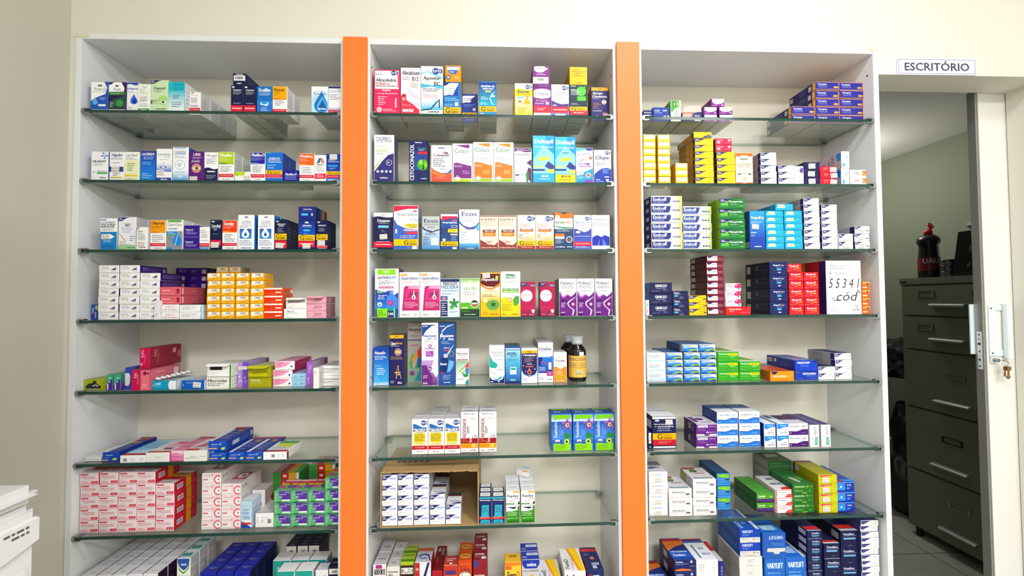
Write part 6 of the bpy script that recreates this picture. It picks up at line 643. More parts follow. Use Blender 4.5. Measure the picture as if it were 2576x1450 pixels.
for bay,(a,b) in BAY.items():
    t=empty('shelving_unit',((a+b)/2,0,FL),label='white %s of shelving with glass shelves, %s'%('open bay',{'L':'leftmost of three','C':'between the two orange panels','R':'rightmost, beside the office doorway'}[bay]),cat='shelving unit',group='white shelving bays')
    mx=(a+b)/2; h=-FL
    box('side_panel',(a-TH-mx,a-mx,0,DP+.012,0,ZT+TH+h),'melamine',t,.0006)
    box('side_panel',(b-mx,b+TH-mx,0,DP+.012,0,ZT+TH+h),'melamine',t,.0006)
    box('top_panel',(a-mx,b-mx,.0003,DP,ZT+h,ZT+TH+h),'melamine',t,.0006)
    box('back_panel',(a-mx,b-mx,DP,DP+.012,0,ZT+TH+h),'backboard',t)
    box('base_panel',(a-mx,b-mx,.001,DP-.0005,.58+h,.5958+h),'melamine',t,.0006)
    box('cupboard_front',(a-mx+.001,b-mx-.001,.002,.018,.02,.578+h),'melamine',t,.0006)
    for k,z in enumerate(ZS):
        for x,me in ((a-mx,CLIP),(b-mx,CLIPR)):
            for y in (.0008,DP-.032):
                c=D2.objects.new('shelf_clip',me); COL.objects.link(c); c.parent=t; c.location=(x,y,z+h)
    for (x,z) in {'L':[],'C':[(-.3538,2.18),(.351,2.165),(.351,1.66),(-.3538,1.28)],'R':[(1.1457,2.18)]}[bay]:
        bm=bmesh.new(); lathe(bm,[(.0025,0),(.0025,.001)],10); bmesh.ops.rotate(bm,cent=(0,0,0),matrix=Matrix.Rotation(math.pi/2,3,'Y'),verts=bm.verts)
        s=link('screw',mesh(bm,'screw'),t,('darkmetal',)); s.location=(x-mx-(.001 if x>0 else -.0002),.02,z+h)
    for k,z in enumerate(ZS):
        bm=bmesh.new(); bx(bm,a+.0095,b-.0095,.004,DP-.006,z-.004,z+.004); bm.normal_update()
        for f in bm.faces:
            f.material_index=0 if abs(f.normal.z)>.5 else 1 if f.normal.y<-.5 else 2
        # thin light arris along the polished front edge
        bx(bm,a+.0095,b-.0095,.0034,.0042,z-.0040,z-.0034,1); bx(bm,a+.0095,b-.0095,.0034,.0042,z+.0034,z+.0040,1)
        o=link('glass_shelf',mesh(bm,'glass_shelf'),None,('glass','glassedge','glassrear'))
        tag(o,'clear glass shelf with dark green edge, %s shelf of the %s'%(SN[k],BN[bay]),'glass shelf','glass shelves')
for xs,zt,lab in (((-.4263,-.359),2.25,'tall orange laminate panel between left and middle bays'),((.3591,.4262),2.251,'tall orange laminate panel between middle and right bays')):
    bm=bmesh.new(); bx(bm,xs[0],xs[1],-.012,-.0008,FL,zt,0,.0008); bx(bm,xs[0]-.0015,xs[1]+.0015,-.0006,-.0001,FL,zt-.004,1)
    tag(link('orange_panel',mesh(bm,'orange_panel'),None,('orange','edge')),lab,'panel','orange dividing panels')
# strips of old tape on the top corners
for x0,x1,z0,z1,lab in ((-1.1645,-1.13,2.2405,2.251,'short strip of old tape at top left cabinet corner'),(1.137,1.1625,2.2435,2.254,'short strip of old tape at top right cabinet corner')):
    bm=bmesh.new(); bx(bm,x0,x1,-.0012,-.0003,z0,z1); 
    for v in bm.verts: v.co.z+=random.uniform(-.0008,.0008)
    tag(link('tape_strip',mesh(bm,'tape_strip'),None,('tape',)),lab,'tape')
# ------------------------------------------------------------------ cartons
SYR={'allex','abcal','apevit','bisuran','celerg','celergin','maleato','cimetosse','cobap','colactp','colacto','lactul','drobig','drosmall','ecosg','ecosw','expec','expg','benex','emsex','expectamin','gastrobem','gastrobion','hedera','abrifit','hepat','guaco','histamin','polarax','resfenol','seakalm','ambroxw','ambroxw2','ambroxb','clope','dexason','ambroxteal'}
P=[
('L',0,'freshg',[0.012,2.0377],[0.0473,0.0839,0.04],[(-1.1086,1,4)]),
('L',0,'fresh',[0.012,2.0377],[0.0475,0.0835,0.04],[(-1.0606,1,3)]),
('L',0,'biolag',[0.014,2.0377],[0.0325,0.0841,0.036],[(-1.0202,1,3)]),
('L',0,'claril',[0.01,2.0377],[0.0314,0.078,0.03],[(-0.9859,1,1)]),
('L',0,'clanistil',[0.012,2.0377],[0.0479,0.0911,0.04],[(-0.946,1,3)]),
('L',0,'cristalin',[0.012,2.0377],[0.0459,0.0861,0.04],[(-0.8988,1,4)]),
('L',0,'cromo',[0.03,2.0377],[0.0311,0.067,0.04],[(-0.86,1,4)]),
('L',0,'dexavis',[0.012,2.0377],[0.0349,0.0799,0.036],[(-0.7312,1,5),(-0.6955,1,5)]),
('L',0,'ecofilm',[0.012,2.0377],[0.0428,0.0773,0.036],[(-0.6547,1,1)]),
('L',0,'flutinol',[0.012,2.0377],[0.0407,0.078,0.04],[(-0.6119,1,2)]),
('L',0,'geolab',[0.012,2.0377],[0.0471,0.0798,0.04],[(-0.4998,1,3)]),
('L',0,'glaucotr',[0.012,2.0377],[0.0366,0.0805,0.04],[(-0.4568,1,2)]),
('L',1,'hiluropt',[0.012,1.8404],[0.046,0.0822,0.04],[(-1.1041,1,1)]),
('L',1,'higider',[0.012,1.8404],[0.0392,0.0815,0.04],[(-1.0582,1,2)]),
('L',1,'lacribell',[0.012,1.8404],[0.0415,0.0819,0.04],[(-1.0174,1,2)]),
('L',1,'lacrifilm',[0.012,1.8404],[0.0411,0.0845,0.04],[(-0.9734,1,2)]),
('L',1,'lacrima',[0.012,1.8404],[0.0423,0.0917,0.04],[(-0.9296,1,2)]),
('L',1,'legrand',[0.012,1.8404],[0.0435,0.0967,0.04],[(-0.8846,1,2)]),
('L',1,'liris',[0.012,1.8404],[0.0404,0.0846,0.04],[(-0.8415,1,2)]),
('L',1,'mirugell',[0.012,1.8404],[0.0388,0.0827,0.04],[(-0.8002,1,2)]),
('L',1,'maxigreen',[0.012,1.8404],[0.0423,0.0842,0.04],[(-0.7586,1,2)]),
('L',1,'maxismall',[0.012,1.8404],[0.0429,0.0276,0.1],[(-0.714,1,1)]),
('L',1,'maxid',[0.012,1.8404],[0.0409,0.0838,0.04],[(-0.6713,1,2)]),
('L',1,'cipro',[0.012,1.8404],[0.0476,0.0842,0.04],[(-0.626,1,2)]),
('L',1,'maxidsmall',[0.012,1.8404],[0.0422,0.0331,0.1],[(-0.5786,1,1)]),
('L',1,'maxilerg',[0.012,1.8404],[0.0424,0.0816,0.04],[(-0.5343,1,1)]),
('L',1,'maxitrol',[0.012,1.8404],[0.0319,0.0773,0.04],[(-0.4963,1,1)]),
('L',1,'neomicina',[0.012,1.8404],[0.0415,0.0811,0.04],[(-0.4593,1,1)]),
('L',2,'moura',[0.012,1.6455],[0.0459,0.0889,0.036],[(-1.0757,1,1)]),
('L',2,'neocol',[0.012,1.6455],[0.0482,0.0923,0.04],[(-1.0265,1,2)]),
('L',2,'oflox',[0.004,1.6455],[0.0299,0.063,0.034],[(-0.9796,1,2)]),
('L',2,'oftpred',[0.012,1.6455],[0.0421,0.0836,0.036],[(-0.9426,1,1)]),
('L',2,'optocare',[0.012,1.6455],[0.0449,0.0848,0.036],[(-0.8975,1,3)]),
('L',2,'regencel',[0.012,1.6455],[0.0407,0.0346,0.1],[(-0.8519,2,1)]),
('L',2,'diclo',[0.012,1.6455],[0.0277,0.0647,0.036],[(-0.816,1,1)]),
('L',2,'tenoftal',[0.012,1.6455],[0.0311,0.085,0.032],[(-0.7851,1,2)]),
('L',2,'terolac',[0.012,1.6455],[0.0416,0.084,0.036],[(-0.7466,1,1)]),
('L',2,'teuto',[0.012,1.6455],[0.0451,0.0994,0.036],[(-0.7018,1,1),(-0.6468,1,2)]),
('L',2,'timolol',[0.012,1.6455],[0.0342,0.0865,0.03],[(-0.6054,1,3)]),
('L',2,'tobra',[0.012,1.6455],[0.0477,0.0844,0.04],[(-0.5334,1,1)]),
('L',2,'travo',[0.012,1.6455],[0.0334,0.0845,0.03],[(-0.4906,1,2)]),
('L',3,'adoless',[0.012,1.4498],[0.0538,0.0218,0.098],[(-1.0726,7,1),(-1.0171,7,1),(-0.9623,6,1)]),
('L',3,'iumi',[0.035,1.4498],[0.0184,0.0436,0.06],[(-1.1308,1,1)]),
('L',3,'alura',[0.012,1.4498],[0.0506,0.0212,0.1],[(-0.9079,2,1)]),
('L',3,'ciclo',[0.012,1.4498],[0.0638,0.0205,0.075],[(-0.8493,2,1)]),
('L',3,'diad',[0.012,1.4498],[0.037,0.0216,0.05],[(-0.7886,6,1),(-0.75,6,1),(-0.7101,6,1),(-0.6697,6,1)]),
('L',3,'ciprot',[0.012,1.4498],[0.0516,0.022,0.06],[(-0.6245,4,1)]),
('L',3,'diane',[0.012,1.4498],[0.0628,0.0279,0.06],[(-0.5637,1,1)]),
('L',3,'diclin',[0.012,1.4498],[0.0531,0.0205,0.07],[(-0.5047,2,1)]),
('L',4,'prune',[0.0253,1.2543],[0.0587,0.0294,0.07],[(-1.1167,1,1)]),
('L',4,'mintpur',[0.0114,1.2543],[0.0185,0.0443,0.09],[(-1.0651,1,1),(-1.0446,1,1)]),
('L',4,'bluewhite',[0.0241,1.2543],[0.0161,0.0616,0.11],[(-1.027,1,1)]),
('L',4,'kalist',[0.006,1.2543],[0.0509,0.0573,0.11],[(-0.9775,1,1)]),
('L',4,'iodid',[0.0115,1.2543],[0.0663,0.026,0.08],[(-0.9186,1,1)]),
('L',4,'levono',[0.011,1.2543],[0.0667,0.026,0.08],[(-0.8389,1,1)]),
('L',4,'microvlar',[0.012,1.2543],[0.0681,0.0348,0.09],[(-0.7712,1,1)]),
('L',4,'lilacthin',[0.0355,1.2543],[0.0177,0.0708,0.11],[(-0.7255,1,1)]),
('L',4,'violetthin',[0.0284,1.2543],[0.0165,0.0716,0.11],[(-0.7081,1,1)]),
('L',4,'neovlar',[0.0254,1.2543],[0.0628,0.0299,0.09],[(-0.6676,1,1)]),
('L',4,'norestin',[0.0322,1.2543],[0.0545,0.0241,0.1],[(-0.607,2,1)]),
('L',4,'gestinol',[0.0287,1.2543],[0.0356,0.019,0.1],[(-0.5605,2,1)]),
('L',4,'purpup',[0.0379,1.2543],[0.018,0.0691,0.11],[(-0.5334,1,1)]),
('L',4,'whiteup',[0.0,1.2543],[0.0158,0.0577,0.03],[(-0.4993,1,1)]),
('L',4,'primos',[0.0337,1.2543],[0.054,0.0294,0.1],[(-0.4743,2,1)]),
('L',6,'acetof',[0.0204,0.8624],[0.0493,0.0328,0.09],[(-1.1205,5,1),(-1.0698,5,1),(-1.0192,5,1),(-0.9692,5,1),(-0.9185,4,1)]),
('L',6,'contracep',[0.0233,0.8624],[0.0515,0.0312,0.105],[(-0.7949,5,1),(-0.7411,4,1)]),
('L',6,'uprightblue',[0.0244,0.8624],[0.0294,0.0745,0.045],[(-0.6996,1,1)]),
('L',6,'whitecode',[0.0263,0.8624],[0.0503,0.0393,0.08],[(-0.6505,1,1)]),
('L',6,'gestod',[0.0233,0.8624],[0.0463,0.0339,0.075],[(-0.6002,3,1),(-0.553,3,1),(-0.5057,3,1),(-0.4589,4,1)]),
('C',0,'allex',[0.012,2.0377],[0.074,0.1319,0.055],[(-0.3083,1,2)]),
('C',0,'abcal',[0.012,2.0377],[0.0572,0.1389,0.055],[(-0.2404,1,1)]),
('C',0,'apevit',[0.012,2.0377],[0.0632,0.1447,0.05],[(-0.1791,1,3)]),
('C',0,'ambroxw',[0.012,2.0377],[0.0507,0.0963,0.04],[(-0.1202,1,3)]),
('C',0,'ambroxw2',[0.06,2.0377],[0.0457,0.088,0.04],[(-0.0717,1,1)]),
('C',0,'ambroxb',[0.012,2.0377],[0.0511,0.1015,0.045],[(-0.0169,1,3)]),
('C',0,'bisuran',[0.012,2.0377],[0.0526,0.0985,0.045],[(0.0886,1,3)]),
('C',0,'celerg',[0.012,2.0377],[0.0522,0.0969,0.045],[(0.1427,1,3)]),
('C',0,'celergin',[0.012,2.0377],[0.0524,0.0966,0.045],[(0.1962,1,3)]),
('C',0,'maleato',[0.012,2.0377],[0.0526,0.0963,0.045],[(0.2499,1,3)]),
('C',0,'cimetosse',[0.04,2.0377],[0.0535,0.1046,0.045],[(0.3214,1,1)]),
('C',1,'caspbell',[0.012,1.8404],[0.0572,0.138,0.05],[(-0.3161,1,1)]),
('C',1,'cetoc',[0.012,1.8404],[0.0536,0.1216,0.045],[(-0.218,1,1)]),
('C',1,'cobap',[0.012,1.8404],[0.0601,0.1094,0.055],[(-0.1515,1,1)]),
('C',1,'colactp',[0.012,1.8404],[0.0587,0.1147,0.05],[(-0.0909,1,1)]),
('C',1,'colacto',[0.012,1.8404],[0.0585,0.1197,0.05],[(-0.031,1,1),(0.0286,1,1)]),
('C',1,'lactul',[0.012,1.8404],[0.0518,0.1035,0.045],[(0.0852,1,1)]),
('C',1,'deltapl',[0.012,1.8404],[0.0637,0.1406,0.055],[(0.146,1,1)]),
('C',1,'deltaps',[0.012,1.8404],[0.0611,0.1377,0.055],[(0.2096,1,1)]),
('C',1,'deltam',[0.012,1.8404],[0.0507,0.1052,0.045],[(0.2665,1,1)]),
('C',1,'clope',[0.012,1.8404],[0.052,0.0998,0.045],[(0.3202,1,1)]),
('C',2,'dexason',[0.012,1.6455],[0.0564,0.1078,0.05],[(-0.3181,1,1)]),
('C',2,'drobig',[0.012,1.6455],[0.0702,0.1275,0.06],[(-0.2537,1,1)]),
('C',2,'ecosg',[0.012,1.6455],[0.0501,0.0966,0.045],[(-0.1822,1,1)]),
('C',2,'drosmall',[0.012,1.6455],[0.0514,0.1037,0.045],[(-0.1292,1,1)]),
('C',2,'ecosw',[0.012,1.6455],[0.0585,0.1166,0.05],[(-0.072,1,1)]),
('C',2,'expec',[0.012,1.6455],[0.0525,0.0994,0.045],[(-0.0148,1,1),(0.0394,1,1)]),
('C',2,'expg',[0.012,1.6455],[0.0526,0.1009,0.045],[(0.0938,1,1),(0.1475,1,1)]),
('C',2,'benex',[0.012,1.6455],[0.0561,0.1093,0.05],[(0.2029,1,1)]),
('C',2,'emsex',[0.012,1.6455],[0.0528,0.1012,0.045],[(0.2585,1,1)]),
('C',2,'expectamin',[0.012,1.6455],[0.053,0.1014,0.045],[(0.3126,1,1)]),
('C',3,'gastrobem',[0.012,1.4498],[0.0674,0.141,0.06],[(-0.3075,1,1)]),
('C',3,'gastrobion',[0.012,1.4498],[0.0574,0.1305,0.045],[(-0.2434,1,1),(-0.1849,1,3)]),
('C',3,'hedera',[0.012,1.4498],[0.0546,0.1118,0.05],[(-0.1278,1,1)]),
('C',3,'abrifit',[0.012,1.4498],[0.0565,0.1128,0.05],[(-0.0706,1,1)]),
('C',3,'hepat',[0.012,1.4498],[0.0568,0.1287,0.05],[(-0.0122,1,1)]),
('C',3,'guaco',[0.012,1.4498],[0.057,0.1319,0.05],[(0.0464,1,1)]),
('C',3,'histamin',[0.012,1.4498],[0.0439,0.1016,0.045],[(0.0973,1,1),(0.1535,1,1)]),
('C',3,'polarax',[0.012,1.4498],[0.0514,0.1104,0.045],[(0.2133,1,2),(0.2658,1,1),(0.3188,1,1)]),
('C',4,'nasaliv',[0.0289,1.2543],[0.0447,0.1103,0.045],[(-0.3275,1,1)]),
('C',4,'cimespray',[0.0257,1.2543],[0.0408,0.1467,0.045],[(-0.2823,1,1)]),
('C',4,'nasospray',[0.07,1.2543],[0.0424,0.1783,0.04],[(-0.2396,1,1)]),
('C',4,'nasoh3',[0.02,1.2543],[0.0477,0.1806,0.042],[(-0.1865,1,1)]),
('C',4,'nasoair',[0.02,1.2543],[0.0473,0.1802,0.042],[(-0.1378,1,1)]),
('C',4,'nasoinf',[0.0292,1.2543],[0.0386,0.1043,0.036],[(-0.0941,1,1)]),
('C',4,'acerat',[0.0336,1.2543],[0.0448,0.112,0.036],[(0.0064,1,1)]),
('C',4,'bismu',[0.0302,1.2543],[0.0454,0.1072,0.036],[(0.0532,1,3)]),
('C',4,'cimegot',[0.0326,1.2543],[0.0474,0.1029,0.036],[(0.1014,1,3)]),
('C',4,'desaf',[0.0409,1.2543],[0.0449,0.1179,0.036],[(0.1502,1,4)]),
('C',4,'dorilen',[0.0378,1.2543],[0.039,0.0896,0.034],[(0.1934,1,2)]),
('C',5,'naridrin',[0.0242,1.0576],[0.0453,0.1001,0.036],[(-0.2161,1,2),(-0.1696,1,4),(-0.1233,1,2)]),
('C',5,'resfenol',[0.0316,1.0576],[0.0507,0.1163,0.036],[(-0.0744,1,2),(-0.0214,1,2)]),
('C',5,'seakalm',[0.0256,1.0576],[0.0611,0.1076,0.06],[(0.1939,1,1),(0.2575,1,1),(0.3191,1,1)]),
('C',6,'neosoro',[0.0073,0.8664],[0.0421,0.0282,0.068],[(-0.2973,5,2),(-0.2531,5,2),(-0.2087,5,2),(-0.1639,3,2),(-0.1195,2,1)]),
('C',6,'otomixyn',[0.0119,0.8624],[0.035,0.0761,0.03],[(-0.0293,1,3),(0.008,1,2)]),
('C',6,'rapilax',[0.0119,0.8624],[0.0401,0.0908,0.036],[(0.05,1,3),(0.0929,1,3)]),
('R',0,'navytablet',[0.036,2.0377],[0.0287,0.034,0.1],[(0.4673,1,1)]),
('R',0,'emsblue',[0.036,2.0377],[0.0502,0.0431,0.1],[(0.5081,1,1)]),
('R',0,'dulcolax',[0.036,2.0377],[0.032,0.0657,0.1],[(0.5531,1,1)]),
('R',0,'caryrol',[0.036,2.0377],[0.0616,0.0285,0.1],[(0.6032,1,1)]),
('R',0,'celergs',[0.036,2.0377],[0.0421,0.0234,0.1],[(0.6602,2,1),(0.7073,2,1)]),
('R',0,'cimegripe',[0.036,2.0377],[0.0765,0.026,0.115],[(0.9521,2,1),(1.0309,5,1),(1.108,5,1)]),
('R',1,'cimelide',[0.012,1.8404],[0.037,0.021,0.06],[(0.4608,7,1),(0.5048,7,1),(0.5572,3,1)]),
('R',1,'yelneo',[0.012,1.8404],[0.0557,0.0196,0.11],[(0.6265,7,1),(0.6927,5,1)]),
('R',1,'cloret',[0.012,1.8404],[0.0524,0.0953,0.045],[(0.748,1,1)]),
('R',1,'whineo',[0.012,1.8404],[0.0478,0.0193,0.11],[(0.8225,5,1),(0.8765,3,1)]),
('R',1,'whitelav',[0.012,1.8404],[0.0295,0.0558,0.1],[(0.9158,1,1)]),
('R',1,'navystk',[0.012,1.8404],[0.0475,0.0227,0.1],[(0.9563,3,1)]),
('R',1,'redten',[0.012,1.8404],[0.0483,0.0188,0.1],[(1.0053,3,1)]),
('R',1,'bluetall',[0.012,1.8404],[0.0249,0.0509,0.1],[(1.0599,2,1)]),
('R',1,'dorflex',[0.012,1.8404],[0.0511,0.0231,0.1],[(1.1008,2,1)]),
('R',2,'endcoff',[0.012,1.6455],[0.0931,0.0264,0.06],[(0.5092,6,1)]),
('R',2,'endcoffg',[0.012,1.6455],[0.0865,0.0256,0.06],[(0.6011,5,1)]),
('R',2,'neopir',[0.012,1.6455],[0.0774,0.0302,0.07],[(0.7074,5,1)]),
('R',2,'xaque',[0.012,1.6455],[0.0474,0.1157,0.06],[(0.784,1,1)]),
('R',2,'emex',[0.012,1.6455],[0.055,0.0193,0.08],[(0.8376,6,1),(0.895,6,1)]),
('R',2,'whineo',[0.012,1.6455],[0.0478,0.0193,0.1],[(0.9519,8,1),(1.0068,7,1)]),
('R',2,'tenor',[0.012,1.6455],[0.0445,0.0234,0.09],[(1.0559,2,1)]),
('R',2,'tenors',[0.012,1.6455],[0.0459,0.0232,0.09],[(1.1077,3,1)]),
('R',3,'rainbowtiny',[0.004,1.4498],[0.01,0.0467,0.05],[(0.4449,1,1)]),
('R',3,'ginkgo',[0.012,1.4498],[0.067,0.0326,0.06],[(0.4885,3,1)]),
('R',3,'diuric',[0.012,1.4498],[0.0476,0.0243,0.07],[(0.5468,3,1)]),
('R',3,'yelneo2',[0.012,1.4498],[0.0526,0.0199,0.08],[(0.5992,3,1)]),
('R',3,'maroon',[0.02,1.4498],[0.052,0.0197,0.105],[(0.6572,9,1)]),
('R',3,'ibured',[0.012,1.4498],[0.0746,0.025,0.1],[(0.7208,1,1)]),
('R',3,'ibucaps',[0.012,1.4498],[0.0547,0.0395,0.12],[(0.8449,4,1)]),
('R',3,'ibupril',[0.012,1.4498],[0.0443,0.0254,0.05],[(0.899,5,1),(0.9457,5,1)]),
('R',3,'prati',[0.006,1.4498],[0.1079,0.1606,0.13],[(1.0405,1,1)]),
('R',3,'orangeems',[0.02,1.4498],[0.0249,0.0245,0.06],[(1.1212,4,1)]),
('R',4,'histadin',[0.0292,1.2543],[0.0562,0.0284,0.08],[(0.4785,3,1)]),
('R',4,'loratamed',[0.0255,1.2543],[0.0491,0.0217,0.11],[(0.5314,4,1),(0.5838,4,1),(0.6345,4,1)]),
('R',4,'neosorpin',[0.02,1.2543],[0.0637,0.029,0.11],[(0.6913,3,1),(0.7563,2,1)]),
('R',4,'neolefo',[0.006,1.2543],[0.0722,0.0304,0.1],[(0.8452,1,1)]),
('R',4,'neolefb',[0.0209,1.2543],[0.0716,0.0268,0.1],[(0.9299,1,1)]),
('R',4,'whineo3',[0.0225,1.2543],[0.0509,0.0196,0.11],[(0.9936,2,1),(1.0469,4,1)]),
('R',5,'navyg',[0.0273,1.0576],[0.0714,0.0948,0.06],[(0.4982,1,2)]),
('R',5,'floratil',[0.0232,1.0576],[0.0634,0.0364,0.08],[(0.6233,2,1)]),
('R',5,'repo200',[0.026,1.0576],[0.0637,0.0347,0.09],[(0.6894,3,1),(0.7561,3,1)]),
('R',5,'repo200u',[0.0188,1.0576],[0.0351,0.0352,0.09],[(0.8127,2,1),(0.8511,2,1)]),
('R',5,'repo250',[0.018,1.0576],[0.0595,0.0347,0.09],[(0.8996,2,1)]),
('R',5,'leiba',[0.0143,1.0576],[0.0291,0.0657,0.12],[(0.9453,1,1),(0.98,1,1)]),
('R',6,'fitocalm',[0.0286,0.8624],[0.0557,0.0322,0.08],[(0.4786,4,1)]),
('R',6,'ritmo',[0.023,0.8624],[0.0695,0.0266,0.085],[(0.5422,3,1),(0.6144,4,1)]),
('R',6,'seaksmall',[0.0546,0.8624],[0.0417,0.0358,0.11],[(0.6893,3,1)]),
('R',6,'dimeflat',[0.0341,0.8624],[0.0523,0.0278,0.12],[(0.8036,2,1)]),
('R',6,'redwhite',[0.0245,0.8624],[0.0509,0.0227,0.1],[(0.8555,3,1)]),
('R',6,'simet',[0.0237,0.8624],[0.0644,0.0282,0.1],[(0.9134,3,1)]),
('R',6,'yelpink',[0.0182,0.8624],[0.0571,0.0281,0.11],[(0.9853,4,1)]),
('R',6,'sodix',[0.0218,0.8624],[0.0551,0.0298,0.12],[(1.0417,3,1)]),
('L',0,'dexatop',[0.012,2.118],[0.0354,0.034,0.075],[(-0.7255,1,1)]),
('L',2,'tobratop',[0.012,1.7303],[0.0478,0.0383,0.08],[(-0.5327,1,1)]),
('L',3,'purplelong',[0.125,1.4498],[0.0934,0.0219,0.05],[(-0.9297,7,1)]),
('L',3,'diadback',[0.067,1.4498],[0.0353,0.0216,0.045],[(-0.7994,7,1),(-0.7639,7,1)]),
('L',3,'alurapink',[0.012,1.4927],[0.056,0.0243,0.1],[(-0.9059,2,1)]),
('L',3,'leaflet',[0.0015,1.4498],[0.0149,0.0537,0.009],[(-0.9337,1,1)]),
('L',3,'diclintop',[0.012,1.4912],[0.0532,0.021,0.07],[(-0.5049,1,1)]),
('L',3,'dianetop',[0.012,1.4781],[0.0574,0.0288,0.06],[(-0.5612,1,1)]),
('L',4,'kalisttop',[0.0253,1.312],[0.027,0.0577,0.12],[(-0.984,1,1)]),
('L',4,'neovtop',[0.02,1.2845],[0.0626,0.0307,0.09],[(-0.6659,1,1)]),
('L',4,'microtop',[0.008,1.2895],[0.0669,0.0345,0.09],[(-0.7681,1,1)]),
('L',4,'noretop',[0.03,1.3029],[0.0556,0.0247,0.11],[(-0.6004,1,1)]),
('L',5,'booklet',[0.0225,1.0576],[0.0424,0.0116,0.1],[(-1.1148,1,1)]),
('L',5,'iumiopen',[0.0166,1.0576],[0.0445,0.0268,0.13],[(-1.062,1,1)]),
('L',5,'cyanwhite',[0.006,1.0576],[0.0674,0.0206,0.13],[(-0.9948,1,1)]),
('L',5,'pinkwhite',[0.0062,1.0576],[0.0625,0.0267,0.12],[(-0.9292,1,1)]),
('L',5,'selene',[0.0119,1.0576],[0.0374,0.0291,0.12],[(-0.8789,1,1)]),
('L',5,'whitered',[0.006,1.0576],[0.0619,0.03,0.12],[(-0.8287,1,1)]),
('L',5,'ginera',[0.006,1.0576],[0.0459,0.0234,0.13],[(-0.7676,1,1),(-0.7172,1,1),(-0.6695,1,1)]),
('L',5,'gineratop',[0.012,1.0814],[0.0495,0.0293,0.13],[(-0.7727,1,1)]),
('L',5,'whitegreen',[0.006,1.0576],[0.0639,0.0223,0.09],[(-0.6131,1,1)]),
('L',6,'contraup',[0.075,0.8624],[0.0364,0.0835,0.05],[(-0.6941,1,1)]),
('L',6,'gestside',[0.13,0.8624],[0.0788,0.0222,0.07],[(-0.6417,5,1),(-0.5316,6,1)]),
('L',7,'whitegrid',[0.018,0.6004],[0.04,0.1486,0.036],[(-1.1164,1,5),(-1.0756,1,5),(-1.0346,1,5),(-0.9935,1,5),(-0.9523,1,5)]),
('L',7,'ambroxteal',[0.03,0.6004],[0.0366,0.1814,0.036],[(-0.872,1,3)]),
('L',7,'bluegrid',[0.018,0.6004],[0.0431,0.1469,0.036],[(-0.797,1,4),(-0.7514,1,4),(-0.7057,1,4)]),
('L',7,'melju',[0.018,0.6004],[0.0484,0.1445,0.04],[(-0.5857,1,1),(-0.5351,1,1)]),
('L',7,'meljub',[0.068,0.6004],[0.0499,0.1444,0.04],[(-0.6225,1,1),(-0.5704,1,1),(-0.5181,1,1)]),
('L',7,'blackwhite',[0.12,0.6004],[0.033,0.1559,0.035],[(-0.6201,1,2),(-0.5858,1,2),(-0.5521,1,2)]),
('L',7,'emsbw',[0.018,0.6004],[0.035,0.1438,0.04],[(-0.4876,1,1)]),
('L',7,'navybw',[0.018,0.6004],[0.0307,0.1536,0.04],[(-0.4539,1,1)]),
('C',0,'orangetop',[0.016,2.1344],[0.0463,0.0537,0.08],[(-0.1178,1,1)]),
('C',0,'celergtop',[0.014,2.1351],[0.0506,0.0542,0.1],[(0.1409,1,1)]),
('C',0,'maleatotop',[0.014,2.1344],[0.0522,0.0544,0.1],[(0.2514,1,1)]),
('C',7,'adeforte',[0.018,0.6004],[0.0365,0.1541,0.06],[(-0.3277,1,2)]),
('C',7,'vitasup',[0.018,0.6004],[0.036,0.1473,0.04],[(-0.2897,1,3)]),
('C',7,'complexo',[0.025,0.6004],[0.038,0.1551,0.04],[(-0.252,1,2)]),
('C',7,'vitafer',[0.018,0.6004],[0.0457,0.1568,0.07],[(-0.2066,1,1)]),
('C',7,'redslant',[0.018,0.6004],[0.0291,0.1323,0.12],[(-0.1658,1,1)]),
('C',7,'vitc',[0.018,0.6004],[0.0392,0.1466,0.045],[(-0.1283,1,1)]),
('C',7,'sulfato',[0.018,0.6004],[0.0388,0.1575,0.045],[(-0.0876,1,2)]),
('C',7,'sulferbel',[0.018,0.6004],[0.0395,0.1584,0.045],[(-0.0451,1,3)]),
('C',7,'suprad',[0.018,0.6004],[0.0471,0.1499,0.04],[(0.0491,1,1)]),
('C',7,'vitd',[0.018,0.6004],[0.0513,0.155,0.04],[(0.1001,1,2)]),
('C',7,'fontdlow',[0.02,0.6004],[0.0595,0.0913,0.1],[(0.16,1,1)]),
('C',7,'fontd',[0.02,0.6004],[0.0621,0.1171,0.11],[(0.2279,1,1)]),
('C',7,'degen',[0.02,0.6004],[0.0491,0.1186,0.11],[(0.2875,1,1)]),
('R',0,'celergstop',[0.036,2.0848],[0.0409,0.0254,0.1],[(0.6839,1,1)]),
('R',1,'yelneotop',[0.01,1.9783],[0.0544,0.0177,0.11],[(0.6216,1,1)]),
('R',1,'redheart',[0.012,1.939],[0.0498,0.0196,0.1],[(0.6862,2,1)]),
('R',2,'emextop',[0.012,1.7619],[0.0539,0.0199,0.09],[(0.868,1,1)]),
('R',3,'ibuliv',[0.012,1.4752],[0.0458,0.023,0.08],[(0.7065,3,1)]),
('R',3,'ibupriltop',[0.012,1.5771],[0.044,0.0246,0.05],[(0.8945,1,1)]),
('R',4,'loratop',[0.022,1.3415],[0.0499,0.0233,0.11],[(0.5772,1,1),(0.6291,1,1)]),
('R',4,'neoleft',[0.018,1.2814],[0.0696,0.032,0.13],[(0.9282,1,1)]),
('R',5,'smallnavy',[0.0233,1.0576],[0.0101,0.0516,0.04],[(0.4538,1,1)]),
('R',6,'simetback',[0.128,0.8624],[0.0803,0.0281,0.075],[(0.9163,4,1)]),
('R',7,'tandene',[0.02,0.6004],[0.0635,0.0346,0.11],[(0.5504,4,1)]),
('R',7,'tandl',[0.02,0.6004],[0.0655,0.0239,0.11],[(0.4771,3,1)]),
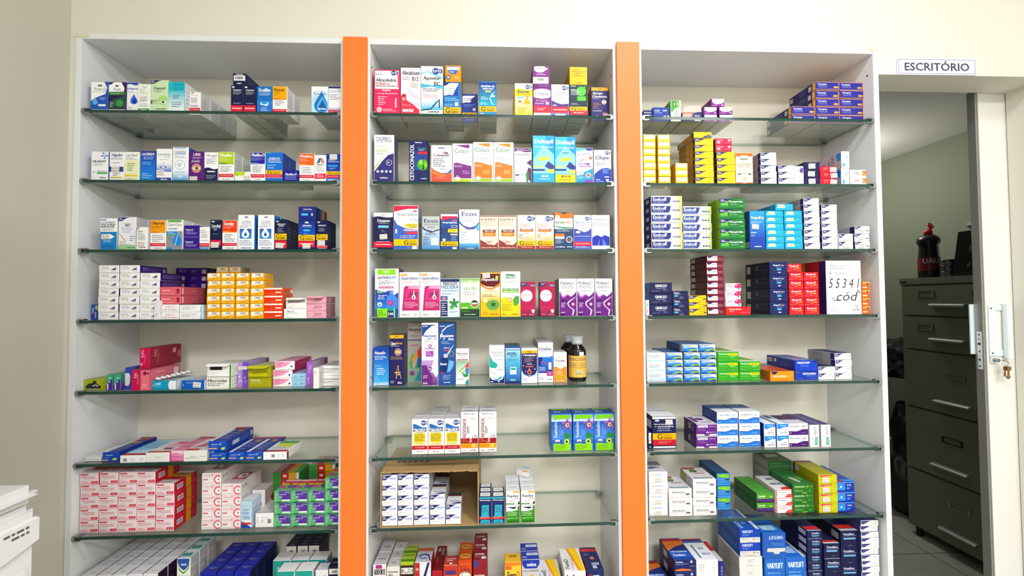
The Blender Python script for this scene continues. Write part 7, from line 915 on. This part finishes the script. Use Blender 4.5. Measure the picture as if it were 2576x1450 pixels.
('R',7,'tandri',[0.02,0.6004],[0.065,0.0338,0.11],[(0.617,4,1)]),
('R',7,'navyside',[0.02,0.6004],[0.0142,0.1316,0.1],[(0.6589,1,1)]),
('R',7,'dupax',[0.02,0.6004],[0.0692,0.0351,0.12],[(0.748,4,1)]),
('R',7,'varysmall',[0.022,0.741],[0.0622,0.0395,0.12],[(0.7472,2,1)]),
('R',7,'varyblue',[0.02,0.6004],[0.0623,0.0677,0.13],[(0.8193,2,1),(0.8842,2,1)]),
('R',7,'varytop',[0.018,0.7361],[0.0695,0.0726,0.11],[(0.8177,1,1)]),
('R',7,'venas',[0.02,0.6004],[0.0447,0.0234,0.12],[(0.9426,9,1)]),
('R',7,'venamid',[0.014,0.6004],[0.0483,0.0439,0.06],[(0.9894,4,1)]),
('R',7,'venabig',[0.03,0.6004],[0.0552,0.0507,0.14],[(1.0565,4,1)]),
('R',7,'whineo4',[0.02,0.6004],[0.0538,0.0169,0.11],[(1.1114,14,1)]),
]

_cm={}
ORD=['first','second','third','fourth','fifth','sixth','seventh','eighth','ninth','tenth','eleventh','twelfth','thirteenth','fourteenth']
LAB={}
def place(bay,sh,des,rz0,dims,cols):
    rec,z0=rz0; W,H,D=dims; key=(des,)
    if key not in _cm: _cm[key]=carton_mesh(des,W,H-.0004,D)
    me,sts,flip=_cm[key]
    kind=('eye_drop_carton' if bay=='L' and sh<3 else 'syrup_carton' if des in SYR else 'drops_carton' if bay=='C' and sh==6 else 'spray_carton' if bay=='C' and sh==4 or des=='naridrin'
          else 'shampoo_carton' if bay=='C' and sh==1 else 'vitamin_carton' if bay=='C' and sh==7 else 'lozenge_carton' if des.startswith('endcoff') or des=='neopir' else 'contraceptive_carton' if bay=='L' and sh<7 else 'tablet_carton' if bay=='R' else 'medicine_carton')
    cat=kind.replace('_',' ').replace('carton','box')
    tot=sum(c[1]*c[2] for c in cols); rd=random.Random(des+bay+str(sh)); first=None
    nc=len(cols)
    for ci,(x,n,nd) in enumerate(cols):
        for k in range(n):
            for j in range(nd):
                o=D2.objects.new(kind,me); COL.objects.link(o)
                slack=.0006 if nd>1 else .0012
                jx=rd.uniform(-1,1)*.0004 if n>1 else 0
                o.location=(x+jx, rec+j*(D+.0006)+(rd.uniform(-.0016,.0016) if nd==1 and n>1 and k>0 else 0), z0+k*H)
                if j==0 or True:
                    for (sx,sy) in (sts if j==0 else []):
                        s=D2.objects.new('price_sticker',sticker_mesh()); COL.objects.link(s); s.parent=o
                        if flip: sx,sy=1-sx,1-sy
                        sc=min(1,W*.8/.021,H*.75/.0145); s.scale=(sc,1,sc); s.location=((sx-.5)*W,-.0006,sy*H); s.rotation_euler=(0,rd.uniform(-.1,.1),0)
                ph=[DESC[des]]
                if nc==2: ph.append(('left','right')[ci]+' column' if n>1 else ('left','right')[ci]+' one')
                elif nc==3: ph.append(('left','middle','right')[ci]+' column' if n>1 or nd>1 else ('left','middle','right')[ci]+' one')
                elif nc>3: ph.append(ORD[ci]+' column')
                if n>1: ph.append('bottom' if k==0 else 'topmost' if k==n-1 else ORD[k]+' up')
                if nd>1: ph.append('front' if j==0 else 'just behind' if j==1 else 'rearmost' if j==nd-1 else ORD[j]+' back')
                ph.append(BN[bay]+' '+SN[sh]+' shelf')
                l=', '.join(ph)
                if len(l.split())>16: l=l.replace(' shelf','')
                if l in LAB: print('DUP LABEL',l)
                if len(l.split())>16: print('LONG',l)
                LAB[l]=1
                tag(o,l,cat,(DESC[des].split(',')[0]+'s on '+BN[bay]+' '+SN[sh]+' shelf') if tot>1 else None)
for p in P: place(*p)
def PD(bay,des):
    for p in P:
        if p[0]==bay and p[2]==des: return p
# open flaps on the opened cartons
for o in [o for o in COL.objects if o.data and o.data.name.split('_carton')[0] in ('dianetop','diclintop','microtop','neovtop','caryrol')]:
    n=o.data.name.split('_carton')[0]; W=max(v.co.x for v in o.data.vertices)*2; H=max(v.co.z for v in o.data.vertices)
    c={'dianetop':'fafafa','diclintop':'f0b4c4','microtop':'fbfbfa','neovtop':'c8c410','caryrol':'f4ece8'}[n]
    bm=bmesh.new(); L=.016
    pts=[(-W/2+.002,0),(W/2-.002,0),(W/2-.006,-L*.75),(W/2-.012,-L),(-W/2+.012,-L),(-W/2+.004,-L*.75)]
    ang=math.radians({'caryrol':-50}.get(n,18))
    A=[bm.verts.new((x,y*math.cos(ang)-.0005,H+.0012-y*-1*math.sin(ang)*1.0)) for x,y in pts]
    B=[bm.verts.new((v.co.x,v.co.y,v.co.z+.0006)) for v in A]
    bm.faces.new(A[::-1]); bm.faces.new(B)
    for i in range(6): bm.faces.new((A[i],A[(i+1)%6],B[(i+1)%6],B[i]))
    bmesh.ops.recalc_face_normals(bm,faces=bm.faces[:])
    if 'flap_'+c not in M: M['flap_'+c]=mk('card_flap_'+c,c,.5,var=.03)
    link('flap',mesh(bm,'flap'),o,('flap_'+c,))
# tilted carton on the laxative cartons
p=PD('C','rapilax'); me,_,_=carton_mesh('rapilaxtop',.04,.02,.034)
o=D2.objects.new('medicine_carton',me); COL.objects.link(o); o.location=(.083,.105,p[3][1]+p[4][1]+.0012); o.rotation_euler=(math.radians(0),math.radians(0),math.radians(-32))
tag(o,'small white carton turned askew on top of the green laxative cartons','medicine box')
# blister strip
p=PD('L','iodid'); zt=p[3][1]+p[4][1]
t=empty('blister_strip',(-.945,.014,zt+.001),label='silver blister strip of white pills on the cyan carton',cat='blister pack'); t.rotation_euler=(math.radians(7),0,math.radians(-34))
box('foil',(-.014,.014,0,.085,0,.0012),'silver',t,.0004)
for i in range(7):
    for s in (-1,1):
        bm=bmesh.new(); lathe(bm,[(.0045,0),(.0042,.002),(.003,.0034),(.001,.004)],12); link('pill',mesh(bm,'pill'),t,('pill',),(s*.0065,.007+i*.0118,.0012))
# syrup bottles
def cyl_text(name,s,r,z,h,ang,span,mat,parent,bold=True,off=.0004):
    vs,fs=text_geo(s,bold,False); me=D2.meshes.new(name)
    me.from_pydata([((r+off)*math.sin(ang+(x-.5)*span),-(r+off)*math.cos(ang+(x-.5)*span),z+y*h) for x,y in vs],[],fs)
    return link(name,me,parent,(mat,))
def band(r,z0,z1,a0,a1,n=24,mi=0,bm=None):
    bm=bm or bmesh.new(); R=[]
    for i in range(n+1):
        a=a0+(a1-a0)*i/n; R.append((bm.verts.new((r*math.sin(a),-r*math.cos(a),z0)),bm.verts.new((r*math.sin(a),-r*math.cos(a),z1))))
    for q,s in zip(R,R[1:]):
        f=bm.faces.new((q[0],s[0],s[1],q[1])); f.material_index=mi; f.smooth=True
    return bm
M['honeylabel']=mk('honey_paper_label','e0b048',.55,var=.08,scale=90)
M['violetlabel']=mk('violet_paper_label','3c2c70',.5,var=.08,scale=90)
M['emblem']=mk('emblem_blue','90b8dc',.5); M['emblemgreen']=mk('emblem_green','4c7c3c',.5)
def bottle(x,y,lab,front):
    t=empty('syrup_bottle',(x,y,ZS[4]+.0042),label=lab,cat='bottle',group='amber cough syrup bottles')
    r=.0268; bm=bmesh.new(); lathe(bm,[(r*.9,0),(r*.98,.002),(r,.006),(r,.086),(r*.97,.092),(r*.8,.1),(r*.56,.107),(r*.5,.112)],40); link('bottle_body',mesh(bm,'bottle_body'),t,('syrup',))
    bm=bmesh.new(); lathe(bm,[(.0150,.1122),(.0155,.113),(.0155,.121),(.0150,.122)],32); link('screw_cap',mesh(bm,'screw_cap'),t,('capwhite',))
    bm=bmesh.new(); lathe(bm,[(.0168,.109),(.0172,.115),(.0185,.132),(.0185,.1335),(.0172,.1335)],32); link('measuring_cup',mesh(bm,'measuring_cup'),t,('clearcup',))
    bm=band(r+.0003,.013,.077,-1.45,1.45); 
    link('label',mesh(bm,'label'),t,('honeylabel' if front else 'violetlabel',))
    l=t.children[-1]
    if front:
        cyl_text('lettering','BRONCONATUS',r,.062,.0095,-.05,2.3,'ink',l)
        for i,(s,h) in enumerate((('MEL EXTRATO DE PRÓPOLIS',.0038),('VITAMINA C AROMAS DE',.0038),('GUACO AGRIÃO E EUCALIPTO',.0038))): cyl_text('lettering',s,r,.053-i*.0062,h,-.05,2.2,'ink',l)
        bm=bmesh.new(); 
        for i in range(1): 
            pts=[(.0085*math.cos(math.pi/6+k*math.pi/3),.026+.0085*math.sin(math.pi/6+k*math.pi/3)) for k in range(6)]
            f=bm.faces.new([bm.verts.new(((r+.0006)*math.sin(a/r-.02),-(r+.0006)*math.cos(a/r-.02),z)) for a,z in pts])
        bmesh.ops.recalc_face_normals(bm,faces=bm.faces[:]); link('emblem',mesh(bm,'emblem'),l,('emblem',))
        bm=bmesh.new(); f=bm.faces.new([bm.verts.new(((r+.0008)*math.sin(a/r-.02),-(r+.0008)*math.cos(a/r-.02),z)) for a,z in ((-.0074,.0218),(.0074,.0218),(.0074,.0245),(0,.0262),(-.0074,.0245))])
        link('emblem',mesh(bm,'emblem'),l,('emblemgreen',))
        bm=band(r+.0004,.0775,.0885,.05,.62,8); link('price_tag',mesh(bm,'price_tag'),t,('capwhite',))
bottle(.2495,.067,'brown cough syrup bottle with honey coloured label, front one',True)
bottle(.2365,.128,'brown cough syrup bottle with violet label, behind the other bottle',False)
# torn cardboard box holding the nasal drop cartons
bm=bmesh.new(); x0,x1,y0,y1,z0,z1=-.3222,-.0475,.0045,.204,ZS[6]+.0041,1.0165; th=.0028
def corr(bm,a,b,c,d,e,f,n,axis,mi):
    bx(bm,a,b,c,d,e,f,mi)
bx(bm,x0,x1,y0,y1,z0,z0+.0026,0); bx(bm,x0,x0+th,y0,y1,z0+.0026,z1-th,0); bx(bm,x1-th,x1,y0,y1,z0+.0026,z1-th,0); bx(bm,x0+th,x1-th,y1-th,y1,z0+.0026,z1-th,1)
# torn top with a ragged lip sagging at the front
n=46; A=[];B=[]; rd=random.Random(3)
for i in range(n+1):
    u=i/n; x=x0+(x1-x0)*u; yf=y0+.003+rd.uniform(-.0022,.0022)+.004*math.sin(u*9)*.4; zf=z1-.0015+rd.uniform(-.0008,.0008)
    A.append([bm.verts.new((x,yf,zf)),bm.verts.new((x,y0+.03,z1)),bm.verts.new((x,y1,z1))]); B.append([bm.verts.new((x,yf,zf-th)),bm.verts.new((x,y0+.03,z1-th)),bm.verts.new((x,y1,z1-th))])
for i in range(n):
    for k in range(2):
        f=bm.faces.new((A[i][k],A[i+1][k],A[i+1][k+1],A[i][k+1])); f.material_index=0
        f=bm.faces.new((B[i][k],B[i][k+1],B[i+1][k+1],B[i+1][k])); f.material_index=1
    bm.faces.new((A[i][0],B[i][0],B[i+1][0],A[i+1][0])); bm.faces.new((A[i][2],A[i+1][2],B[i+1][2],B[i][2]))
for q in (0,n):
    for k in range(2): bm.faces.new((A[q][k],A[q][k+1],B[q][k+1],B[q][k]))
M['boxprint']=mk('faded_box_print','6c5c58',.8)
rd=random.Random(5)
for r_,(yy,hh) in enumerate(((.07,.018),(.11,.02))):
    x=x0+.03
    while x<x0+.12: w_=rd.uniform(.006,.012); bx(bm,x,x+w_,yy,yy+hh,z1+.0001,z1+.0004,2); x+=w_+.006
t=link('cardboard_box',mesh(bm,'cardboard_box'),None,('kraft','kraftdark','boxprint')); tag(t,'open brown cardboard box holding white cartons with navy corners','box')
# ------------------------------------------------------------------ the rooms
def struct(name,boxes,mat,bev=0):
    bm=bmesh.new()
    for b in boxes: bx(bm,*b,bev=bev)
    return tag(link(name,mesh(bm,name),None,(mat,)),kind='structure')
XL=-1.182; XR=3.0; YR=-3.4
struct('wall_front',[(XL,-1.166,.004,.24,FL,2.2545),(XL,1.163,.004,.24,2.2545,ZC),(1.163,1.7,.004,.105,2.176,ZC),(1.7,XR+.1,.004,.105,FL,ZC)],'wall')
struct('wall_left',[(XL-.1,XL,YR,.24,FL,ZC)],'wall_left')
struct('wall_right',[(XR,XR+.1,YR,.004,FL,ZC)],'wall')
struct('wall_rear',[(XL-.1,XR+.1,YR-.1,YR,FL,ZC)],'wall')
struct('floor',[(XL-.1,4.6,YR-.1,3.0,FL-.1,FL)],'floor')
struct('ceiling',[(XL-.1,XR+.1,YR-.1,.24,ZC,ZC+.1)],'ceil')
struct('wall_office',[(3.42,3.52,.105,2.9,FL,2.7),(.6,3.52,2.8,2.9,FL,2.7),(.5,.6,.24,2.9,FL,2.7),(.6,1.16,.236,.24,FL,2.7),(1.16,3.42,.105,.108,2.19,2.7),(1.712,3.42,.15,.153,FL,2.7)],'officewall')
struct('ceiling_2',[(.5,3.52,.24,2.9,2.7,2.75)],'ceil')
# office sliding door
d=empty('door_1',(1.5945,.108,FL),kind='structure')
h=-FL
box('door_panel',(.006,.7,.0,.022,.012,2.185+h),'doorwhite',d)
box('door_edge',(0,.006,-.0005,.0235,.012,2.185+h),'alu',d,.0006)
box('edge_trim',(.006,.010,-.0012,0,.012,2.185+h),'alu',d)
bm=bmesh.new(); bx(bm,-.0012,0,.004,.0165,1.262+h,1.385+h)
lp=link('lock_plate',mesh(bm,'lock_plate'),d,('plate',))
for z,s in ((1.375,.0022),(1.36,.0018),(1.345,.004),(1.32,.0022),(1.293,.003),(1.272,.0024)):
    box('keyhole_slot',(-.0016,-.0011,.0105-s,.0105+s,z+h-s,z+h+s),'darkmetal',lp)
bm=bmesh.new(); pl=[]
bx(bm,.018,.04,-.004,-.0012,1.306+h,1.472+h); bx(bm,.04,.07,-.004,-.0012,1.455+h,1.472+h); bx(bm,.04,.07,-.004,-.0012,1.306+h,1.326+h)
hd=link('door_handle',mesh(bm,'door_handle'),d,('plate',))
bm=bmesh.new(); prism(bm,[(.07+.009*math.cos(a*math.pi/6),-.012+.012*math.sin(a*math.pi/6)) for a in range(12)],1.300+h,1.476+h,'z'); link('handle_grip',mesh(bm,'handle_grip'),hd,('plate',))
for z in (1.462,1.316):
    bm=bmesh.new(); lathe(bm,[(.0025,0),(.0025,.001)],10); bmesh.ops.rotate(bm,cent=(0,0,0),matrix=Matrix.Rotation(math.pi/2,3,'X'),verts=bm.verts); link('screw',mesh(bm,'screw'),hd,('darkmetal',),(.026,-.0041,z+h))
box('back_plate',(-.014,.03,.0236,.027,1.31+h,1.475+h),'plate',d)
box('lock_cylinder',(.018,.034,-.006,-.0012,1.283+h,1.307+h),'plate',d,.002)
bm=bmesh.new(); lathe(bm,[(.006,0),(.006,.012)],16); bmesh.ops.rotate(bm,cent=(0,0,0),matrix=Matrix.Rotation(math.pi/2,3,'X'),verts=bm.verts); link('lock_barrel',mesh(bm,'lock_barrel'),d,('chrome',),(.028,-.006,1.294+h))
# keys
kx,kz=1.6225,1.294
t=empty('key_ring',(kx,.086,kz),label='bunch of brass keys hanging from the office door lock',cat='keys')
bm=bmesh.new(); tube(bm,[(0,.006,0),(.004,0,.001),(.012,-.001,0)],.0016); link('key_stem',mesh(bm,'key_stem'),t,('chrome',))
for cx,cz,r in ((.014,-.008,.009),(.02,-.010,.007)):
    bm=bmesh.new(); tube(bm,[(cx+r*math.cos(a*math.pi/8),-.002,cz+r*math.sin(a*math.pi/8)) for a in range(17)],.0007,6); link('ring',mesh(bm,'ring'),t,('chrome',))
for i,(dx,ang) in enumerate(((.013,.12),(.018,-.08),(.021,.2))):
    bm=bmesh.new(); bx(bm,-.007,.007,-.0008,.0008,-.012,0,0,.0004); bx(bm,-.0025,.0025,-.0007,.0007,-.032-.003*i,-.012)
    for q in range(3): bx(bm,.0025,.0042,-.0006,.0006,-.03+q*.004,-.028+q*.004)
    k=link('key',mesh(bm,'key'),t,('brass',),(dx,-.003-.0022*i,-.018)); k.rotation_euler=(0,ang,0)
bm=bmesh.new(); prism(bm,[(-.01,.0),(.01,0),(.004,-.006),(.0,-.009),(-.004,-.006)],-.0007,.0007); link('key_tag',mesh(bm,'key_tag'),t,('tin',),(.02,-.004,-.05))
# door sign
t=empty('door_sign',(1.2261,.0005,2.1785),label='pale office name plate lettered ESCRITÓRIO above the doorway',cat='sign')
t.rotation_euler=(0,math.radians(-.3),0)
box('plate',(-.004,.2475,0,.003,-.004,.0475),'signplate',t,.0006)
bm=bmesh.new()
for a,b,c_,d_ in ((0,.2435,0,.0011),(0,.2435,.0424,.0435),(0,.0011,0,.0435),(.2424,.2435,0,.0435)): bx(bm,a,b,-.0006,-.0001,c_,d_)
link('border',mesh(bm,'border'),t,('rim',))
text_mesh('lettering','ESCRITÓRIO',.205,.0305,'ink',t,(.0195,-.0001,.0085),bold=True,depth=.0005)
# filing cabinet
t=empty('filing_cabinet',(3.07,1.2,FL),label='olive grey metal filing cabinet with five drawers in the office',cat='filing cabinet')
X0=2.82-3.07; Y1=1.604-1.2; Y0=.72-1.2; h=-FL
bm=bmesh.new(); bx(bm,X0+.012,.3,Y0,Y1,-.045+h,1.583+h,0,.003); link('cabinet_body',mesh(bm,'cabinet_body'),t,('filing',))
box('top_plate',(X0-.002,.302,Y0-.004,Y1+.004,1.5835+h,1.628+h),'filing',t,.004)
for sx in (X0+.03,.26):
    for sy in (Y0+.03,Y1-.06):
        bm=bmesh.new(); lathe(bm,[(.018,FL+h+.0005),(.02,-.046+h)],12); o=link('foot',mesh(bm,'foot'),t,('filingdark',),(sx,sy,0))
zb=[1.578,1.374,1.148,.762,.348,-.035]
hz=[1.4483,1.2287,.8385,.4292,.0445]; lz=[1.522,1.3034,1.0101,.6052,.2129]; hy=[(1.187,1.389),(1.198,1.396),(1.179,1.380),(1.202,1.4125),(1.167,1.3745)]
ly=[(1.3706,1.4803),(1.3823,1.4901),(1.2057,1.3239),(1.2333,1.3533),(1.2057,1.3265)]
for i in range(5):
    a,b=zb[i+1],zb[i]
    dr=box('drawer',(X0-.004,X0+.0118,Y0+.02,Y1-.025,a+.006+h,b-.004+h),'filing',t,.0025)
    hb=bmesh.new(); z=hz[i]+h; y0_,y1_=hy[i][0]-1.2,hy[i][1]-1.2
    prism(hb,[(X0-.0041,z-.010),(X0-.026,z-.010),(X0-.03,z-.006),(X0-.03,z+.002),(X0-.024,z+.006),(X0-.0041,z+.010)],y0_,y1_,'y')
    link('drawer_handle',mesh(hb,'drawer_handle'),dr,('handle',))
    for (p0,p1) in [ly[i]]+([(1.06,1.165)] if i<2 else []):
        p0-=1.2;p1-=1.2; z=lz[i]+h; hh=.0215 if i<2 else .02; fb=bmesh.new(); xx=X0-.0042
        bx(fb,xx-.004,xx,p0,p1,z+hh-.005,z+hh); bx(fb,xx-.004,xx,p0,p1,z-hh,z-hh+.005); bx(fb,xx-.004,xx,p0,p0+.012,z-hh+.005,z+hh-.005); bx(fb,xx-.004,xx,p1-.012,p1,z-hh+.005,z+hh-.005)
        link('label_holder',mesh(fb,'label_holder'),dr,('alu' if i in (4,) else 'filingdark' if i==3 else 'filing',))
bm=bmesh.new(); bx(bm,X0-.0034,X0-.0021,Y1-.05,Y1-.012,1.596+h,1.608+h); link('maker_badge',mesh(bm,'maker_badge'),t,('filingdark',))
ZF=1.6282
# red and black bottle
t=empty('squeeze_bottle',(2.98,1.548,ZF),label='black and red squeeze bottle with flip cap on filing cabinet',cat='bottle')
bm=bmesh.new(); lathe(bm,[(.052,0),(.057,.006),(.058,.04),(.056,.12),(.05,.2),(.049,.225),(.058,.24),(.061,.255),(.057,.275),(.04,.292),(.024,.3)],36); link('bottle_body',mesh(bm,'bottle_body'),t,('black',))
bm=band(.0588,.05,.14,-1.5,1.5); 
for v in bm.verts:
    k=1-(v.co.z-.05)*.055; v.co.x*=k; v.co.y*=k
lb=link('label',mesh(bm,'label'),t,('maroonlabel',))
M['whiteink']=mk('white_ink','d8d4dc',.4)
o=cyl_text('lettering','UAU',.0592,.1,.034,.0,1.35,'whiteink',lb,off=.001); 
for q in (lb,): q.rotation_euler=(0,0,math.radians(-38))
bm=bmesh.new(); lathe(bm,[(.023,.3),(.023,.325),(.02,.328)],20); bx(bm,.004,.02,-.006,.006,.326,.345); cp=link('flip_cap',mesh(bm,'flip_cap'),t,('red',))
bm=bmesh.new(); lathe(bm,[(.022,-.006),(.024,0),(.022,.006)],20); o=link('cap_lid',mesh(bm,'cap_lid'),cp,('red',),(.018,0,.362)); o.rotation_euler=(math.radians(60),math.radians(30),0)
# stacked tins
for i,z in enumerate((0,.0395,.079)):
    bm=bmesh.new(); lathe(bm,[(.036,0),(.038,.002),(.037,.005),(.0365,.018),(.037,.034),(.038,.037),(.036,.039)],28)
    o=tag(link('metal_tin',mesh(bm,'metal_tin'),None,('tin',),(2.985,1.435,ZF+z)),'small round metal tin beside the squeeze bottle, '+('bottom','middle','topmost')[i]+' of three','tin','stacked metal tins')
# black basket
t=empty('plastic_basket',(3.06,1.2,ZF),label='black plastic basket with leaf shaped holes on filing cabinet',cat='basket')
bm=bmesh.new(); th=.004
def frus(bm,a,b,flip):
    A=[bm.verts.new(p) for p in a]; B=[bm.verts.new(p) for p in b]
    for i in range(4):
        q=(A[i],A[(i+1)%4],B[(i+1)%4],B[i]); bm.faces.new(q[::-1] if flip else q)
    return A,B
lo=[(-.12,-.13,0),(.1,-.13,0),(.1,.17,0),(-.12,.17,0)]; hi=[(-.14,-.16,.28),(.14,-.16,.28),(.14,.11,.28),(-.14,.11,.28)]
A,B=frus(bm,lo,hi,False); bm.faces.new(A[::-1]); A2,B2=frus(bm,[(x*.96,y*.97,.005) for x,y,z in lo],[(x*.965,y*.97,.28) for x,y,z in hi],True); bm.faces.new(A2)
for i in range(4): bm.faces.new((B[i],B[(i+1)%4],B2[(i+1)%4],B2[i]))
bs=link('basket_body',mesh(bm,'basket_body'),t,('black',))
bm=bmesh.new()
for (y,z,rr,an) in ((.05,.17,.022,.3),(.03,.1,.022,-.3),(-.02,.16,.02,-.5),(.07,.07,.02,.6),(-.03,.08,.022,.2)):
    pts=[]
    for i in range(12):
        a=2*math.pi*i/12; u=rr*math.cos(a)*.45; v=rr*math.sin(a); uu=u*math.cos(an)-v*math.sin(an); vv=u*math.sin(an)+v*math.cos(an); zz=z+vv
        pts.append(bm.verts.new((-.12-.02*zz/.28-.0006,y+uu,zz)))
    bm.faces.new(pts)
link('leaf_holes',mesh(bm,'leaf_holes'),bs,('tin',))
def blob(name,loc,sc,mat,seed,amp=.25,sub=4,**k):
    bm=bmesh.new(); bmesh.ops.create_icosphere(bm,subdivisions=sub,radius=1); rd=random.Random(seed)
    from mathutils import noise
    off=Vector((rd.uniform(0,50),0,0))
    for v in bm.verts:
        d=noise.noise(v.co*2.2+off)*amp+abs(noise.noise(v.co*5+off))*amp*.5; v.co*=1+d; v.co.x*=sc[0]; v.co.y*=sc[1]; v.co.z*=sc[2]
        if v.co.z<-sc[2]*.8: v.co.z=-sc[2]*.8
    for f in bm.faces: f.smooth=True
    o=link(name,mesh(bm,name),None,(mat,),loc); return tag(o,**k)
blob('plastic_bag',(3.2,1.455,ZF+.105),(.09,.075,.13),'whitebag',2,label='crumpled white plastic bag behind the metal tins',cat='bag')
blob('folded_cloth',(3.07,1.2,ZF+.325),(.13,.15,.04),'greybag',4,label='crumpled grey cloth lying over the black basket',cat='cloth')
blob('rubbish_bag',(3.12,1.84,FL+.345),(.2,.15,.42),'bag',6,label='upright glossy black bin bag beyond the filing cabinet',cat='bag')
blob('rubbish_bag',(3.1,2.4,FL+.345),(.2,.19,.42),'bag',9,label='rearmost glossy black bin bag against the office wall',cat='bag')
blob('rubbish_bag',(3.1,1.95,FL+1.12),(.2,.2,.16),'bag',11,label='black bin bag heaped on top of the others',cat='bag')
# white water dispenser at lower left, cloudy container on it
t=empty('water_dispenser',(-1.03,-.56,FL),label='white plastic water dispenser with rounded top at lower left',cat='water dispenser')
h=-FL; x0,x1,y0,y1=-.15,.15,-.23,.23
bm=bmesh.new()
prof=[(x0,0),(x1-.012,0),(x1-.012,.95),(x1-.004,1.08),(x1-.002,1.112+h-.1),(x1-.002,1.112+h),(x0,1.112+h)]
bx(bm,x0,x1-.006,y0+.006,y1-.006,.03,1.112+h,0,.012); bd=link('dispenser_body',mesh(bm,'dispenser_body'),t,('disp',))
box('top_cover',(x0,x1,y0,y1,1.1145+h,1.149+h),'disp',t,.016)
bm=bmesh.new()
pts=[]
for i in range(17):
    u=i/16; pts.append((y1-.012-u*(y1-y0-.024), 1.04+h-.035*math.sin(u*math.pi)))
top=[(y,1.088+h) for y,_ in pts]
A=[bm.verts.new((x1-.0058,y,z)) for y,z in pts]; B=[bm.verts.new((x1-.0058,y,z)) for y,z in top]; A2=[bm.verts.new((x1+.001,y,z+.004)) for y,z in pts]; B2=[bm.verts.new((x1+.001,y,z-.003)) for y,z in top]
for i in range(16):
    bm.faces.new((A2[i],A2[i+1],B2[i+1],B2[i])); bm.faces.new((A[i],A[i+1],A2[i+1],A2[i])); bm.faces.new((B[i],B2[i],B2[i+1],B[i+1]))
bmesh.ops.recalc_face_normals(bm,faces=bm.faces[:])
M['panelprint']=mk('panel_print','54545c',.5)
rd=random.Random(8)
for k,(ya,yb,z) in enumerate(((.2,.165,1.077),(.2,.17,1.068),(.15,.07,1.068),(.15,.07,1.056))):
    y=ya
    while y>yb: L_=rd.uniform(.004,.012); bx(bm,x1+.001,x1+.0014,y-L_,y,z+h-.003,z+h+.001,1); y-=L_+.003
link('control_panel',mesh(bm,'control_panel'),t,('disp','panelprint'))
bm=bmesh.new(); bx(bm,x1-.006,x1-.001,y0+.03,y1-.03,.15,1.0+h,0,.004); link('front_panel',mesh(bm,'front_panel'),t,('disp',))
t=empty('water_container',(-1.052,-.44,1.1492),label='cloudy plastic water container with cream lid, standing on dispenser',cat='container')
bm=bmesh.new(); lathe(bm,[(.1,0),(.104,.01),(.11,.08),(.119,.17),(.119,.176)],40); link('container_body',mesh(bm,'container_body'),t,('frost',))
bm=bmesh.new(); lathe(bm,[(.122,.1765),(.126,.18),(.125,.2),(.118,.205)],40); link('lid',mesh(bm,'lid'),t,('cream',))
# ceiling lamps
for i,(x,y,sx,sy,pw,c) in enumerate(LAMPS):
    t=empty('ceiling_light',(x,y,ZC),label='square ceiling lamp '+('nearest the shelves','over the left side of the room','at the rear right of the room')[i],cat='ceiling light',group='ceiling lamps')
    bm=bmesh.new(); bx(bm,-sx/2-.02,sx/2+.02,-sy/2-.02,sy/2+.02,-.03,-.0005,0,.004); link('housing',mesh(bm,'housing'),t,('edge',))
    ld=D2.lights.new('lamp_light','AREA'); ld.shape='RECTANGLE'; ld.size=sx; ld.size_y=sy; ld.energy=pw; ld.color=c
    lo_=D2.objects.new('lamp_light',ld); COL.objects.link(lo_); lo_.parent=t; lo_.location=(0,0,-.0325)
t=empty('office_lamp',(2.62,2.15,2.6995),label='bare bulb hanging from the office ceiling',cat='ceiling light')
bm=bmesh.new(); lathe(bm,[(.002,-.1),(.002,0)],8); link('cable',mesh(bm,'cable'),t,('darkmetal',))
bm=bmesh.new(); lathe(bm,[(.012,-.14),(.016,-.1)],12); link('lamp_socket',mesh(bm,'lamp_socket'),t,('darkmetal',))
ld=D2.lights.new('office_light','POINT'); ld.shadow_soft_size=.05; ld.energy=17; ld.color=(1,.98,.93)
lo_=D2.objects.new('office_light',ld); COL.objects.link(lo_); lo_.parent=t; lo_.location=(0,0,-.2)
# unseen tall cupboard, added to cast shade on the left wall
t=empty('added_shade_cupboard',(-.94,-1.05,FL),label='unseen white cupboard added to shade the left wall, nearer than the dispenser',cat='cupboard')
h=2.06-FL
box('carcass',(-.24,.24,-.16,.16,.04,h),'melamine',t,.003)
box('plinth',(-.22,.22,-.14,.14,.0005,.0395),'filingdark',t)
for s in (-1,1):
    d_=box('door',(.2402,.258,min(0,s*.158)+.001,max(0,s*.158)-.001,.05,h-.004),'melamine',t,.002)
    box('door_handle',(.2585,.27,s*.03-.005,s*.03+.005,1.05,1.2),'chrome',d_,.002)
